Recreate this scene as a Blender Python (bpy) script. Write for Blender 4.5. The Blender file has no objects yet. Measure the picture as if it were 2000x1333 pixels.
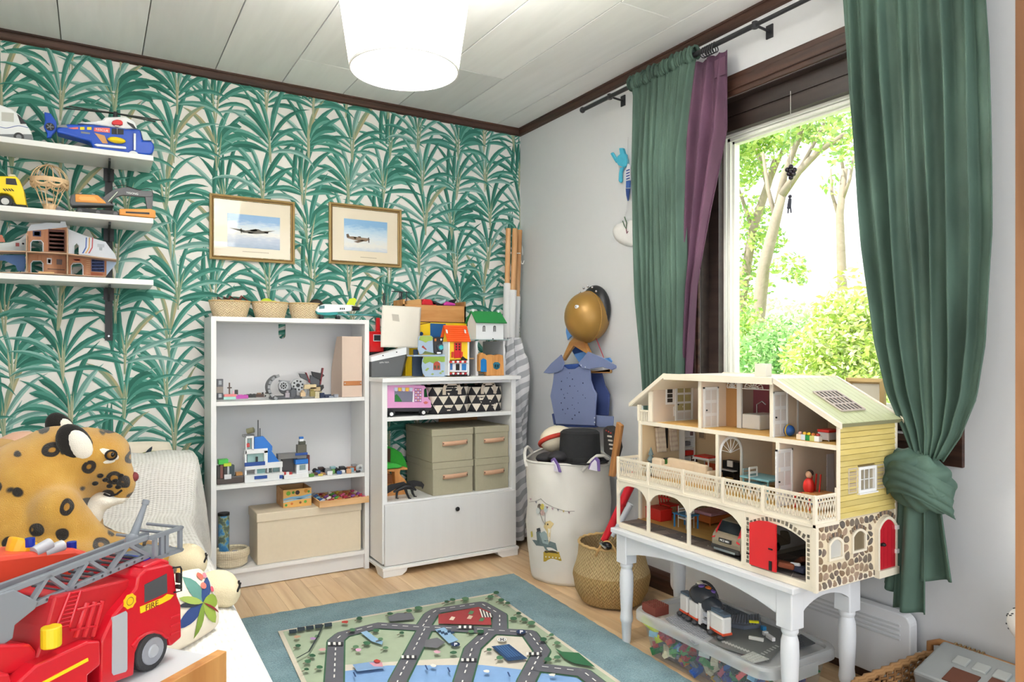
import bpy,bmesh,math,random
from mathutils import Vector,Matrix,noise
R_=random.Random(7)
PI=math.pi
sc=bpy.context.scene
COL=sc.collection
# ---------------- camera, world, light, exposure ----------------
FPX,CX,HY=1364.,1000.,687.
ANG=math.radians(59.0)
FW=(math.cos(ANG),math.sin(ANG)); RT=(math.sin(ANG),-math.cos(ANG))
CAM=(-2.196,-3.56,1.072)
cd=bpy.data.cameras.new('camera'); cam=bpy.data.objects.new('camera',cd); COL.objects.link(cam)
cam.location=CAM; cam.rotation_euler=(PI/2,0,ANG-PI/2)
cd.sensor_width=36; cd.lens=FPX/2000*36; cd.shift_y=(HY-666.5)/2000; cd.clip_start=.02; cd.clip_end=300
sc.camera=cam
w=bpy.data.worlds.new('overcast_sky'); sc.world=w; w.use_nodes=True
wb=w.node_tree.nodes['Background']; wb.inputs[0].default_value=(.93,.97,1,1); wb.inputs[1].default_value=1.05
sl=bpy.data.lights.new('sun','SUN'); sl.energy=3.0; sl.angle=.05; sl.color=(1,.95,.86)
so=bpy.data.objects.new('sun',sl); COL.objects.link(so); so.rotation_euler=Vector((.62,-.10,-.78)).to_track_quat('-Z','Y').to_euler()
sc.view_settings.view_transform='Standard'; sc.view_settings.look='None'
sc.view_settings.exposure=1.5; sc.view_settings.gamma=1; sc.view_settings.use_curve_mapping=False

# ---------------- helpers ----------------
def ray(px,py):
    u=(px-CX)/FPX
    return (FW[0]+RT[0]*u,FW[1]+RT[1]*u,(HY-py)/FPX)
def _pl(px,py,a,v):
    d=ray(px,py); t=(v-CAM[a])/d[a]
    return Vector((CAM[0]+d[0]*t,CAM[1]+d[1]*t,CAM[2]+d[2]*t))
def PX(px,py,x): return _pl(px,py,0,x)
def PY(px,py,y): return _pl(px,py,1,y)
def PZ(px,py,z): return _pl(px,py,2,z)
def PN(px,py,p0,n):
    d=Vector(ray(px,py)); c=Vector(CAM); n=Vector(n); t=(Vector(p0)-c).dot(n)/d.dot(n)
    return c+d*t
def lin(c):
    c=c/255.
    return c/12.92 if c <= .04045 else ((c+.055)/1.055)**2.4
def rgb(c):
    if isinstance(c,str): c=tuple(int(c[i:i+2],16) for i in (0,2,4))
    return (lin(c[0]),lin(c[1]),lin(c[2]),1)
MC={}
def newmat(name):
    m=bpy.data.materials.new(name); m.use_nodes=True
    nt=m.node_tree; return m,nt,nt.nodes['Principled BSDF']
def nd(nt,t,**k):
    n=nt.nodes.new('ShaderNode'+t)
    for a,b in k.items():
        if a.startswith('i_'):
            q=a[2:]; n.inputs[int(q) if q.isdigit() else q].default_value=b
        else: setattr(n,a,b)
    return n
def ramp(nt,stops,interp='LINEAR'):
    n=nt.nodes.new('ShaderNodeValToRGB'); e=n.color_ramp.elements; n.color_ramp.interpolation=interp
    e[0].position,e[0].color=stops[0][0],rgb(stops[0][1]); e[1].position,e[1].color=stops[-1][0],rgb(stops[-1][1])
    for p,c in stops[1:-1]:
        x=e.new(p); x.color=rgb(c)
    return n
def mat(c,rough=.5,var=.06,scale=8.,bump=0.,bs=120.,metal=0.,name=None,stretch=None,sheen=0,coat=0,trans=0,ior=1.45):
    k=(c if isinstance(c,str) else tuple(c),rough,var,scale,bump,bs,metal,stretch,sheen,coat,trans)
    if k in MC: return MC[k]
    m,nt,b=newmat(name or 'surface'); L=nt.links.new
    base=rgb(c); b.inputs['Roughness'].default_value=rough; b.inputs['Metallic'].default_value=metal
    tc=nd(nt,'TexCoord'); src=tc.outputs['Object']
    if stretch:
        mp=nd(nt,'Mapping'); mp.inputs['Scale'].default_value=stretch; L(src,mp.inputs[0]); src=mp.outputs[0]
    if var:
        nz=nd(nt,'TexNoise',i_Scale=scale,i_Detail=4.); L(src,nz.inputs['Vector'])
        mx=nd(nt,'MixRGB',blend_type='MIX'); mx.inputs[1].default_value=tuple(v*(1-var) for v in base[:3])+(1,)
        mx.inputs[2].default_value=tuple(min(1,v*(1+var)) for v in base[:3])+(1,)
        L(nz.outputs[0],mx.inputs[0]); L(mx.outputs[0],b.inputs['Base Color'])
    else: b.inputs['Base Color'].default_value=base
    if bump:
        n2=nd(nt,'TexNoise',i_Scale=bs,i_Detail=3.); L(src,n2.inputs['Vector'])
        bp=nd(nt,'Bump',i_Strength=bump,i_Distance=.004); L(n2.outputs[0],bp.inputs['Height']); L(bp.outputs[0],b.inputs['Normal'])
    if sheen: b.inputs['Sheen Weight'].default_value=sheen
    if coat: b.inputs['Coat Weight'].default_value=coat
    if trans: b.inputs['Transmission Weight'].default_value=trans; b.inputs['IOR'].default_value=ior
    MC[k]=m; return m
def VC(rough=.45,bump=0,bs=200.,transl=0):
    k=('vc',rough,bump,bs,transl)
    if k in MC: return MC[k]
    m,nt,b=newmat('coloured_surface'); L=nt.links.new
    a=nd(nt,'VertexColor',layer_name='Col'); b.inputs['Roughness'].default_value=rough
    nz=nd(nt,'TexNoise',i_Scale=25.); tc=nd(nt,'TexCoord'); L(tc.outputs['Object'],nz.inputs['Vector'])
    mx=nd(nt,'MixRGB',blend_type='MULTIPLY',i_0=.18); L(a.outputs[0],mx.inputs[1]); L(nz.outputs[0],mx.inputs[2]); L(mx.outputs[0],b.inputs['Base Color'])
    if bump:
        n2=nd(nt,'TexNoise',i_Scale=bs); L(tc.outputs['Object'],n2.inputs['Vector'])
        bp=nd(nt,'Bump',i_Strength=bump,i_Distance=.003); L(n2.outputs[0],bp.inputs['Height']); L(bp.outputs[0],b.inputs['Normal'])
    if transl:
        tr=nd(nt,'BsdfTranslucent'); ms=nd(nt,'MixShader',i_0=transl); out=nt.nodes['Material Output']
        L(mx.outputs[0],tr.inputs[0]); L(b.outputs[0],ms.inputs[1]); L(tr.outputs[0],ms.inputs[2]); L(ms.outputs[0],out.inputs[0])
    MC[k]=m; return m
def weave(c1,c2,sx=60.,sz=60.,rough=.8,bump=.6,kind='herring'):
    k=('wv',c1,c2,sx,sz,kind)
    if k in MC: return MC[k]
    m,nt,b=newmat('woven_fibre'); L=nt.links.new; b.inputs['Roughness'].default_value=rough
    uv=nd(nt,'UVMap'); sp=nd(nt,'SeparateXYZ'); L(uv.outputs[0],sp.inputs[0])
    def mth(op,a,b_=None):
        n=nd(nt,'Math',operation=op)
        for i,q in enumerate((a,b_)):
            if q is None: continue
            if isinstance(q,(int,float)): n.inputs[i].default_value=q
            else: L(q,n.inputs[i])
        return n.outputs[0]
    x=mth('MULTIPLY',sp.outputs[0],sx); y=mth('MULTIPLY',sp.outputs[1],sz)
    if kind == 'herring':
        tri=mth('PINGPONG',x,1.0); s=mth('ADD',mth('MULTIPLY',tri,1.0),y); h=mth('PINGPONG',s,.5)
        h=mth('MULTIPLY',h,2.)
    elif kind == 'rib':
        h=mth('PINGPONG',y,.5); h=mth('MULTIPLY',h,2.)
    elif kind == 'check':
        fx=mth('PINGPONG',x,.5); fy=mth('PINGPONG',y,.5); h=mth('MULTIPLY',mth('ADD',fx,fy),1.)
    tc=nd(nt,'TexCoord'); nz=nd(nt,'TexNoise',i_Scale=70.,i_Detail=3.); L(tc.outputs['Object'],nz.inputs['Vector'])
    hh=mth('ADD',mth('MULTIPLY',h,.65),mth('MULTIPLY',nz.outputs[0],.5))
    rp=ramp(nt,[(.12,c2),(.62,c1)]); L(hh,rp.inputs[0]); L(rp.outputs[0],b.inputs['Base Color'])
    bp=nd(nt,'Bump',i_Strength=bump,i_Distance=.004); L(h,bp.inputs['Height']); L(bp.outputs[0],b.inputs['Normal'])
    MC[k]=m; return m
def wood(c1,c2,axis=1,scale=3.,rough=.45,stretch=14.,bump=.1):
    k=('wd',c1,c2,axis,scale,rough,stretch)
    if k in MC: return MC[k]
    m,nt,b=newmat('wood_grain'); L=nt.links.new; b.inputs['Roughness'].default_value=rough
    tc=nd(nt,'TexCoord'); mp=nd(nt,'Mapping'); s=[scale*stretch]*3; s[axis]=scale; mp.inputs['Scale'].default_value=s
    oi=nd(nt,'ObjectInfo'); ad=nd(nt,'VectorMath',operation='ADD'); L(tc.outputs['Object'],ad.inputs[0])
    sm=nd(nt,'VectorMath',operation='SCALE'); sm.inputs['Scale'].default_value=7.; L(oi.outputs['Random'],sm.inputs[0]); L(sm.outputs[0],ad.inputs[1])
    L(ad.outputs[0],mp.inputs[0])
    nz=nd(nt,'TexNoise',i_Scale=1.,i_Detail=5.,i_Distortion=.6); L(mp.outputs[0],nz.inputs['Vector'])
    rp=ramp(nt,[(.3,c1),(.72,c2)]); L(nz.outputs[0],rp.inputs[0])
    hs=nd(nt,'HueSaturation'); L(rp.outputs[0],hs.inputs['Color'])
    ml=nd(nt,'MapRange'); ml.inputs[3].default_value=.88; ml.inputs[4].default_value=1.12; L(oi.outputs['Random'],ml.inputs[0]); L(ml.outputs[0],hs.inputs['Value'])
    L(hs.outputs[0],b.inputs['Base Color'])
    bp=nd(nt,'Bump',i_Strength=bump,i_Distance=.002); L(nz.outputs[0],bp.inputs['Height']); L(bp.outputs[0],b.inputs['Normal'])
    MC[k]=m; return m
def emis(c,s):
    k=('em',c,s)
    if k in MC: return MC[k]
    m,nt,b=newmat('glowing'); b.inputs['Emission Color'].default_value=rgb(c); b.inputs['Emission Strength'].default_value=s; b.inputs['Base Color'].default_value=rgb(c)
    MC[k]=m; return m

class MB:
    def __init__(s): s.v=[]; s.f=[]; s.c=[]; s.col=None; s.uv={}
    def _f(s,idx):
        s.f.append(tuple(idx)); s.c.append(s.col)
    def color(s,c): s.col=rgb(c) if c is not None else None; return s
    def add(s,vs,fs,uvs=None):
        o=len(s.v); s.v += [tuple(p) for p in vs]
        for n,f in enumerate(fs):
            if uvs: s.uv[len(s.f)]=uvs[n]
            s._f([o+i for i in f])
        return s
    def box(s,x0,x1,y0,y1,z0,z1):
        return s.add([(x,y,z) for x in (x0,x1) for y in (y0,y1) for z in (z0,z1)],
            [(0,1,3,2),(4,6,7,5),(0,4,5,1),(2,3,7,6),(0,2,6,4),(1,5,7,3)])
    def obox(s,c,size,rz=0,rx=0,ry=0,taper=1):
        M=Matrix.Translation(c) @ Matrix.Rotation(rz,4,'Z') @ Matrix.Rotation(ry,4,'Y') @ Matrix.Rotation(rx,4,'X')
        a,b,d=(q/2 for q in size)
        vs=[M @ Vector((x*a*(taper if z > 0 else 1),y*b*(taper if z > 0 else 1),z*d)) for x in (-1,1) for y in (-1,1) for z in (-1,1)]
        return s.add(vs,[(0,1,3,2),(4,6,7,5),(0,4,5,1),(2,3,7,6),(0,2,6,4),(1,5,7,3)])
    def rbox(s,x0,x1,y0,y1,z0,z1,r,n=3):
        # box rounded in its z outline (plan) and softened top/bottom
        pts=[]
        for cx_,cy_,a0 in ((x1-r,y1-r,0),(x0+r,y1-r,PI/2),(x0+r,y0+r,PI),(x1-r,y0+r,3*PI/2)):
            for i in range(n+1):
                a=a0+PI/2*i/n; pts.append((cx_+r*math.cos(a),cy_+r*math.sin(a)))
        return s.prism(pts,2,z0,z1)
    def prism(s,pts,axis,a,b,cap=True):
        n=len(pts)
        def P(p,t): return (t,p[0],p[1]) if axis == 0 else (p[0],t,p[1]) if axis == 1 else (p[0],p[1],t)
        vs=[P(p,a) for p in pts]+[P(p,b) for p in pts]
        fs=[(i,(i+1) % n,n+(i+1) % n,n+i) for i in range(n)]
        if cap: fs += [tuple(range(n))[::-1],tuple(range(n,2*n))]
        return s.add(vs,fs)
    def slab(s,pts,off):  # 3D planar polygon extruded by vector off
        n=len(pts); off=Vector(off); pts=[Vector(p) for p in pts]
        return s.add(pts+[p+off for p in pts],[(i,(i+1) % n,n+(i+1) % n,n+i) for i in range(n)]+[tuple(range(n))[::-1],tuple(range(n,2*n))])
    def poly(s,pts): return s.add(pts,[tuple(range(len(pts)))])
    def cyl(s,p0,p1,r0,r1=None,n=12,cap=True):
        r1=r0 if r1 is None else r1; p0=Vector(p0); p1=Vector(p1); d=(p1-p0).normalized()
        a=d.orthogonal().normalized(); b=d.cross(a)
        vs=[]
        for p,r in ((p0,r0),(p1,r1)):
            for i in range(n):
                t=2*PI*i/n; vs.append(p+(a*math.cos(t)+b*math.sin(t))*r)
        fs=[(i,(i+1) % n,n+(i+1) % n,n+i) for i in range(n)]
        if cap: fs += [tuple(range(n))[::-1],tuple(range(n,2*n))]
        return s.add(vs,fs)
    def tube(s,path,r,n=8,closed=False):
        path=[Vector(p) for p in path]; m=len(path); vs=[]; up=None
        rr=r if isinstance(r,(list,tuple)) else [r]*m
        for i,p in enumerate(path):
            if closed: t=path[(i+1) % m]-path[i-1]
            else: t=path[min(i+1,m-1)]-path[max(i-1,0)]
            t.normalize()
            if up is None: up=t.orthogonal().normalized()
            up=(up-t*up.dot(t)).normalized(); b=t.cross(up)
            for k in range(n):
                a=2*PI*k/n; vs.append(p+(up*math.cos(a)+b*math.sin(a))*rr[i])
        fs=[]
        for i in range(m if closed else m-1):
            j=(i+1) % m
            for k in range(n): fs.append((i*n+k,i*n+(k+1) % n,j*n+(k+1) % n,j*n+k))
        if not closed: fs += [tuple(range(n))[::-1],tuple(range((m-1)*n,m*n))]
        return s.add(vs,fs)
    def lathe(s,prof,c,n=24,ax='z',cap=True,sx=1.,sy=1.,a0=0,uv=False):
        c=Vector(c); vs=[]; m=len(prof)
        for r,h in prof:
            for i in range(n):
                t=2*PI*i/n+a0; x,y=r*math.cos(t)*sx,r*math.sin(t)*sy
                vs.append(c+Vector((x,y,h) if ax == 'z' else (h,x,y) if ax == 'x' else (x,h,y)))
        fs=[]; us=[]
        ln=[0]
        for j in range(1,m): ln.append(ln[-1]+math.hypot(prof[j][0]-prof[j-1][0],prof[j][1]-prof[j-1][1]))
        rm=max(p[0] for p in prof)
        for j in range(m-1):
            for i in range(n):
                fs.append((j*n+i,j*n+(i+1) % n,(j+1)*n+(i+1) % n,(j+1)*n+i))
                u0,u1=i/n*2*PI*rm,(i+1)/n*2*PI*rm; us.append(((u0,ln[j]),(u1,ln[j]),(u1,ln[j+1]),(u0,ln[j+1])))
        if cap:
            if prof[0][0] > 1e-5: fs.append(tuple(range(n))[::-1]); us.append(tuple((0,0) for _ in range(n)))
            if prof[-1][0] > 1e-5: fs.append(tuple(range((m-1)*n,m*n))); us.append(tuple((0,0) for _ in range(n)))
        return s.add(vs,fs,us if uv else None)
    def ball(s,c,r,n=12,m=8,rot=None):
        if not isinstance(r,(tuple,list)): r=(r,r,r)
        c=Vector(c); vs=[]
        for j in range(1,m):
            p=PI*j/m
            for i in range(n):
                t=2*PI*i/n; v=Vector((r[0]*math.sin(p)*math.cos(t),r[1]*math.sin(p)*math.sin(t),r[2]*math.cos(p)))
                vs.append(c+(rot @ v if rot else v))
        for q in (1,-1):
            v=Vector((0,0,q*r[2])); vs.append(c+(rot @ v if rot else v))
        fs=[(j*n+i,(j+1)*n+i,(j+1)*n+(i+1) % n,j*n+(i+1) % n) for j in range(m-2) for i in range(n)]
        T=(m-1)*n
        fs += [(T,i,(i+1) % n) for i in range(n)]+[(T+1,(m-2)*n+(i+1) % n,(m-2)*n+i) for i in range(n)]
        return s.add(vs,fs)
    def grid(s,fn,nu,nv,uv=False,closeu=False):
        vs=[fn(i/nu,j/nv) for j in range(nv+1) for i in range(nu+(0 if closeu else 1))]
        w_=nu if closeu else nu+1; fs=[]; us=[]
        for j in range(nv):
            for i in range(nu):
                fs.append((j*w_+i,j*w_+(i+1) % w_,(j+1)*w_+(i+1) % w_,(j+1)*w_+i))
                us.append(((i/nu,j/nv),((i+1)/nu,j/nv),((i+1)/nu,(j+1)/nv),(i/nu,(j+1)/nv)))
        return s.add(vs,fs,us if uv else None)
    def build(s,name,m,parent=None,smooth=False,bevel=0,solid=0,sub=0,seg=2,label=None):
        me=bpy.data.meshes.new(name); me.from_pydata(s.v,[],s.f)
        if any(c is not None for c in s.c):
            at=me.color_attributes.new('Col','FLOAT_COLOR','CORNER'); buf=[]
            for f,c in zip(s.f,s.c): buf += list(c or (1,1,1,1))*len(f)
            at.data.foreach_set('color',buf)
        if s.uv:
            ul=me.uv_layers.new(name='UVMap'); buf=[]
            for i,f in enumerate(s.f):
                u=s.uv.get(i); buf += [q for p in (u or [(0,0)]*len(f)) for q in p]
            ul.data.foreach_set('uv',buf)
        me.materials.append(m)
        bm=bmesh.new(); bm.from_mesh(me); bmesh.ops.recalc_face_normals(bm,faces=bm.faces); bm.to_mesh(me); bm.free()
        if smooth:
            me.polygons.foreach_set('use_smooth',[True]*len(me.polygons))
            if smooth != 2: me.set_sharp_from_angle(angle=math.radians(38))
        o=bpy.data.objects.new(name,me); COL.objects.link(o)
        if solid: q=o.modifiers.new('solid','SOLIDIFY'); q.thickness=solid; q.offset=0
        if bevel: q=o.modifiers.new('bevel','BEVEL'); q.width=bevel; q.segments=seg; q.limit_method='ANGLE'
        if sub: q=o.modifiers.new('sub','SUBSURF'); q.levels=sub; q.render_levels=sub
        if parent is not None: par(o,parent)
        if label: o['label']=label
        return o
def par(o,p):
    o.parent=p; M=Matrix.Translation(p.location); q=p.parent
    while q is not None: q=None
    o.matrix_parent_inverse=(W(p)).inverted()
def W(o):
    M=Matrix.Translation(o.location) @ o.rotation_euler.to_matrix().to_4x4()
    return W(o.parent) @ o.matrix_parent_inverse @ M if o.parent else M
def tag(o,label,cat,group=None):
    o['label']=label; o['category']=cat
    if group: o['group']=group
    return o
def thing(name,label,cat,loc=(0,0,0),group=None):
    o=bpy.data.objects.new(name,None); COL.objects.link(o); o.location=loc; o.empty_display_size=.02
    return tag(o,label,cat,group)
def struct(o):
    o['kind']='structure'; return o
def stuff(o):
    o['kind']='stuff'; return o
def dup(root,delta,rz=0,label=None,mats=None):
    r=root.copy(); COL.objects.link(r); r.location=Vector(root.location)+Vector(delta)
    r.rotation_euler=(root.rotation_euler[0],root.rotation_euler[1],root.rotation_euler[2]+rz)
    if label: r['label']=label
    def rec(a,b):
        for ch in list(a.children):
            c=ch.copy(); COL.objects.link(c); c.parent=b
            if ch.name in (mats or {}): pass
            rec(ch,c)
    rec(root,r); return r
def text(name,body,size,m,parent,M,ext=.0006,sx=1.,align='CENTER'):
    cu=bpy.data.curves.new(name,'FONT'); cu.body=body; cu.size=size; cu.extrude=ext; cu.align_x=align; cu.align_y='CENTER'
    o=bpy.data.objects.new(name,cu); COL.objects.link(o)
    dg=bpy.context.evaluated_depsgraph_get(); me=bpy.data.meshes.new_from_object(o.evaluated_get(dg))
    bpy.data.objects.remove(o); me.transform(Matrix.Scale(sx,4,(1,0,0))); me.transform(M)
    me.materials.clear(); me.materials.append(m)
    ob=bpy.data.objects.new(name,me); COL.objects.link(ob); par(ob,parent); return ob
def frame(o,x,y):  # matrix from origin and two axis vectors
    x=Vector(x).normalized(); y=Vector(y).normalized(); z=x.cross(y)
    M=Matrix((x,y,z)).transposed().to_4x4(); M.translation=Vector(o); return M
def rnd(a,b): return R_.uniform(a,b)
def circ(cx,cy,r,n=12,a0=0,a1=2*PI,ry=None):
    full=abs(a1-a0-2*PI) < 1e-6
    return [(cx+r*math.cos(a0+(a1-a0)*i/(n if full else n-1)),cy+(ry or r)*math.sin(a0+(a1-a0)*i/(n if full else n-1))) for i in range(n)]
def rect(x0,x1,y0,y1): return [(x0,y0),(x1,y0),(x1,y1),(x0,y1)]

WHITE=mat((236,236,235),.35,.015,3.); WHITE2=mat((226,226,226),.45,.02,3.)
BLACK=mat((22,22,24),.45,.1); DARK=mat((48,48,52),.5,.1); GREY=mat((130,133,138),.45,.05)
BROWN=wood('2c1a14','55392d',1,2.2,.4,16.); BROWNX=wood('2c1a14','55392d',0,2.2,.4,16.); BROWNZ=wood('2c1a14','55392d',2,2.2,.4,16.)
CHROME=mat((200,200,205),.2,.02,metal=1.)
LT=Vector((0,0,0))
# ================= setting =================
XL,YD,ZC=-3.15,-3.20,2.40
# floor: base and parquet strips
fl=struct(MB().box(XL,.14,-4.4,.12,-.06,-.012).build('floor',mat((120,88,60),.6)))
OAK=wood('cba57a','ebcfa6',1,1.6,.33,14.,.05)
smesh={}
def strip(parent,x,y0,ln,wd=.068):
    key=round(ln*20)
    if key not in smesh:
        o=MB().box(0,wd-.0008,0,key/20-.001,-.012,0).build('strip',OAK); smesh[key]=o.data; bpy.data.objects.remove(o)
    o=bpy.data.objects.new('plank',smesh[key]); COL.objects.link(o); o.location=(x,y0,0); par(o,parent); o.matrix_parent_inverse=Matrix()
fr=random.Random(3); x=-2.04
while x < -.03:
    y=-2.75+fr.uniform(-.5,0)
    while y < -.02:
        ln=fr.choice((.4,.5,.55,.65,.75)); ln=round(min(ln,.0-y)*20)/20
        if ln < .05: break
        strip(fl,x,y,ln); y += ln
    x += .068
rest=MB().box(XL,-2.042,-4.4,0,-.012,0).box(-2.04,0,-4.4,-3.3,-.012,-.0004)
rest.build('floorboard_field',OAK,fl)
# ceiling boards
ce=struct(MB().box(XL-.1,.14,-4.4,.12,ZC+.012,ZC+.10).build('ceiling',mat((150,148,144),.8)))
CB=wood('e8e8e7','f0f0ef',1,2.,.55,10.,.02)
xs=[-.172-.3055*i for i in range(-1,11)]
fr=random.Random(11)
for i in range(len(xs)-1):
    a,b=max(xs[i+1],XL),min(xs[i],0)
    if b-a < .02: continue
    cuts=[0,-[.55,1.5,.62,1.35,.35,1.8,1.2,.62,1.7,.9,.4][i % 11]]
    while cuts[-1] > -3.3: cuts.append(max(cuts[-1]-1.25,-3.3))
    for y1,y0 in zip(cuts,cuts[1:]):
        o=MB().box(a+.002,b-.002,y0+.0015,y1-.0015,ZC,ZC+.012).build('panel',CB,ce,bevel=.0015,seg=1)
# walls
wbk=struct(MB().box(XL,.14,0,.12,0,ZC).build('wall_back',mat((230,226,221),.8,.01)))
WP=mat((214,215,217),.75,.012,30.,bump=.12,bs=500.)
WY0,WY1,WZ0,WZ1=-2.42,-1.447,.82,2.092   # window opening
wr=MB().box(0,.14,WY1,0,0,ZC).box(0,.14,-4.4,WY0,0,ZC).box(0,.14,WY0,WY1,0,WZ0).box(0,.14,WY0,WY1,WZ1,ZC)
wr=struct(wr.build('wall_right',WP))
struct(MB().box(XL-.1,XL,YD,0,0,ZC).build('wall_left',WP))
# door frame the picture is taken through
d1=struct(MB().box(-1.301,-1.22,YD-.12,YD+.012,0,2.12).box(-2.36,-2.240,YD-.12,YD+.012,0,2.12).box(-2.36,-1.22,YD-.12,YD+.012,2.05,2.12).build('door_1',wood('7a5335','a37650',2,2.,.4,14.)))
MB().box(-1.301,-1.22,YD+.012,YD+.024,0,2.12).box(-2.36,-2.252,YD+.012,YD+.024,0,2.12).build('casing',wood('7a5335','a37650',2,2.,.4,14.),d1)
# ceiling trim: stepped dark moulding
def mould(name,along,a,b):
    prof=[(0,ZC),(.026,ZC),(.026,ZC-.008),(.020,ZC-.010),(.020,ZC-.016),(.012,ZC-.030),(.012,ZC-.036),(0,ZC-.042)]
    if along == 'x': o=MB().prism([(-p,z) for p,z in prof],0,a,b)
    else: o=MB().prism([(-p,z) for p,z in prof],1,a,b)
    return struct(o.build(name,BROWNX if along == 'x' else BROWN))
mould('trim_1','x',XL,0); mould('trim_2','y',YD,0)
bbp=[(0,0),(-.018,0),(-.018,.055),(-.013,.063),(-.013,.074),(-.006,.085),(0,.088)]
struct(MB().prism(bbp,1,YD,0).build('baseboard_right',BROWN))
struct(MB().prism(bbp,0,XL,0).build('baseboard_back',BROWNX))
# window
win=struct(MB().box(-.012,0,WY1,WY1+.068,WZ0-.09,WZ1+.085).box(-.012,0,WY0-.068,WY0,WZ0-.09,WZ1+.085).box(-.012,0,WY0,WY1,WZ1,WZ1+.085).box(-.012,0,WY0,WY1,WZ0-.09,WZ0-.02).build('window_1',BROWN,bevel=.003))
MB().box(-.02,-.012,WY0-.068,WY1+.068,WZ1+.02,WZ1+.06).box(-.018,-.012,WY1+.015,WY1+.055,WZ0,WZ1+.06).build('casing_moulding',BROWN,win,bevel=.004)
DKF=wood('241a18','3d302b',1,2.,.4,12.)
MB().box(0,.055,WY1-.004,WY1,WZ0,WZ1).box(0,.055,WY0,WY0+.004,WZ0,WZ1).box(0,.055,WY0,WY1,WZ1-.004,WZ1).build('reveal',DKF,win)
MB().box(.045,.1,WY1-.058,WY1-.004,WZ0,WZ1).box(.045,.1,WY0+.004,WY0+.058,WZ0,WZ1).box(.045,.1,WY0,WY1,WZ1-.118,WZ1-.004).box(.045,.1,WY0,WY1,WZ0,WZ0+.04).box(.038,.045,WY0,WY1,WZ1-.06,WZ1-.004).build('window_frame',DKF,win)
a0,a1,b0,b1=WY0+.058,WY1-.058,WZ0+.04,WZ1-.118
sa=MB()
for k,(d0,d1_,e) in enumerate(((.075,.11,.0),(.085,.12,.014),(.10,.13,.024))):
    t=.012
    sa.box(d0,d1_,a0+e,a0+e+t,b0+e,b1-e).box(d0,d1_,a1-e-t,a1-e,b0+e,b1-e).box(d0,d1_,a0+e,a1-e,b1-e-t,b1-e).box(d0,d1_,a0+e,a1-e,b0+e,b0+e+t)
sa.build('sash',mat((232,232,224),.4),win)
gm,nt,gb=newmat('window_glass'); L=nt.links.new
gl=nd(nt,'BsdfGlossy',i_Roughness=.02); tr=nd(nt,'BsdfTransparent'); ms=nd(nt,'MixShader',i_0=.04); L(tr.outputs[0],ms.inputs[1]); L(gl.outputs[0],ms.inputs[2]); L(ms.outputs[0],nt.nodes['Material Output'].inputs[0])
MB().box(.115,.118,a0+.03,a1-.03,b0+.03,b1-.03).build('pane',gm,win)
MB().box(-.055,.05,WY0-.05,WY1+.05,WZ0-.025,WZ0).build('window_sill',BROWN,win,bevel=.004)

# ---- palm wallpaper print: real leaf outlines laid flat on the wall ----
pr_=random.Random(21)
wpm=MB(); LAY=[0]
CG=[('2c7263','4f9384'),('37806f','66a596'),('4b8c7e','8ab8ae'),('347a6d','589a8c'),('6c9a91','9ac0b8'),('869a7e','b0a882'),('276a5b','3d8474')]
def leaf(x0,z0,ang,ln,wd,bend,cols,rnd_tip=False,n=8):
    LAY[0]=(LAY[0]+1) % 700; y=-.0008-LAY[0]*.000006
    x,z,a=x0,z0,ang; st=ln/n; P=[(x,z)]; D=[]
    for i in range(n):
        D.append(a); x += math.sin(a)*st; z += math.cos(a)*st; P.append((x,z)); a += bend/n*(.5+1.2*i/n)
    D.append(a); V=[]
    for i,((px,pz),d) in enumerate(zip(P,D)):
        t=i/n
        w_=wd*((math.sin(PI*min(1,t*.98+.06))**.75) if not rnd_tip else (min(1,t*2.2+.08)*(1 if t < .85 else (1-t)/.15*.75+.25)))*.5
        if i == n: w_=wd*.02
        nx,nz=math.cos(d),-math.sin(d)
        V += [(px-nx*w_,y,pz-nz*w_),(px+nx*w_*.1,y,pz+nz*w_*.1),(px+nx*w_,y,pz+nz*w_)]
    V=[(min(max(q[0],XL),-.001),q[1],min(max(q[2],.09),ZC-.035)) for q in V]
    for h in (0,1):
        wpm.color(cols[h])
        wpm.add(V,[(i*3+h,i*3+h+1,i*3+h+4,i*3+h+3) for i in range(n)])
def whorl(x,z,kind):
    for s in (-1,1):
        for k in range(5):
            a=s*(.12+.27*k+pr_.uniform(-.05,.05)); ln=pr_.uniform(.2,.3)*(1.05-.05*k);
            leaf(x+s*.004,z-.02*k+.02,a,ln,pr_.uniform(.018,.028),s*pr_.uniform(.6,1.6)*(.55+.17*k),pr_.choice(CG[:5] if k > 1 else CG))
        if kind == 0:   # broad folded leaves on one side
            for k in range(3): leaf(x+.01,z+.01-.015*k,.25+.33*k,.16,.036,1.5,pr_.choice(CG[:2]+CG[6:]),True)
        if kind == 1:
            for k in range(4): leaf(x-.008,z-.02*k,-.35-.28*k,.18,.03,-1.0,pr_.choice(CG[:2]+CG[6:]),True)
    if kind == 2:
        for dx in (-.05,-.018): leaf(x+dx,z-.02,pr_.uniform(-.03,.09),.24,.022,.05,CG[6])
    for k in range(3): leaf(x+pr_.uniform(-.006,.006),z-.11,pr_.uniform(-.14,.14),.19,.008,pr_.uniform(-.2,.2),pr_.choice((('7f9a7c','aab394'),('98a284','bdb898'))))
cx_=-.02; ci=0
while cx_ > -2.75:
    z=.12+(.13 if ci % 2 else 0)+.06*(ci % 3)
    k=ci
    while z < 2.45:
        whorl(cx_+.025*math.sin(k*1.7+ci),z,(k*2+ci) % 4); z += .225; k += 1
    cx_ -= .207; ci += 1
palm=wpm.build('palm_print',VC(.85),wbk); palm['kind']='stuff'; palm['label']='green palm leaves printed on wallpaper'
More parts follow.
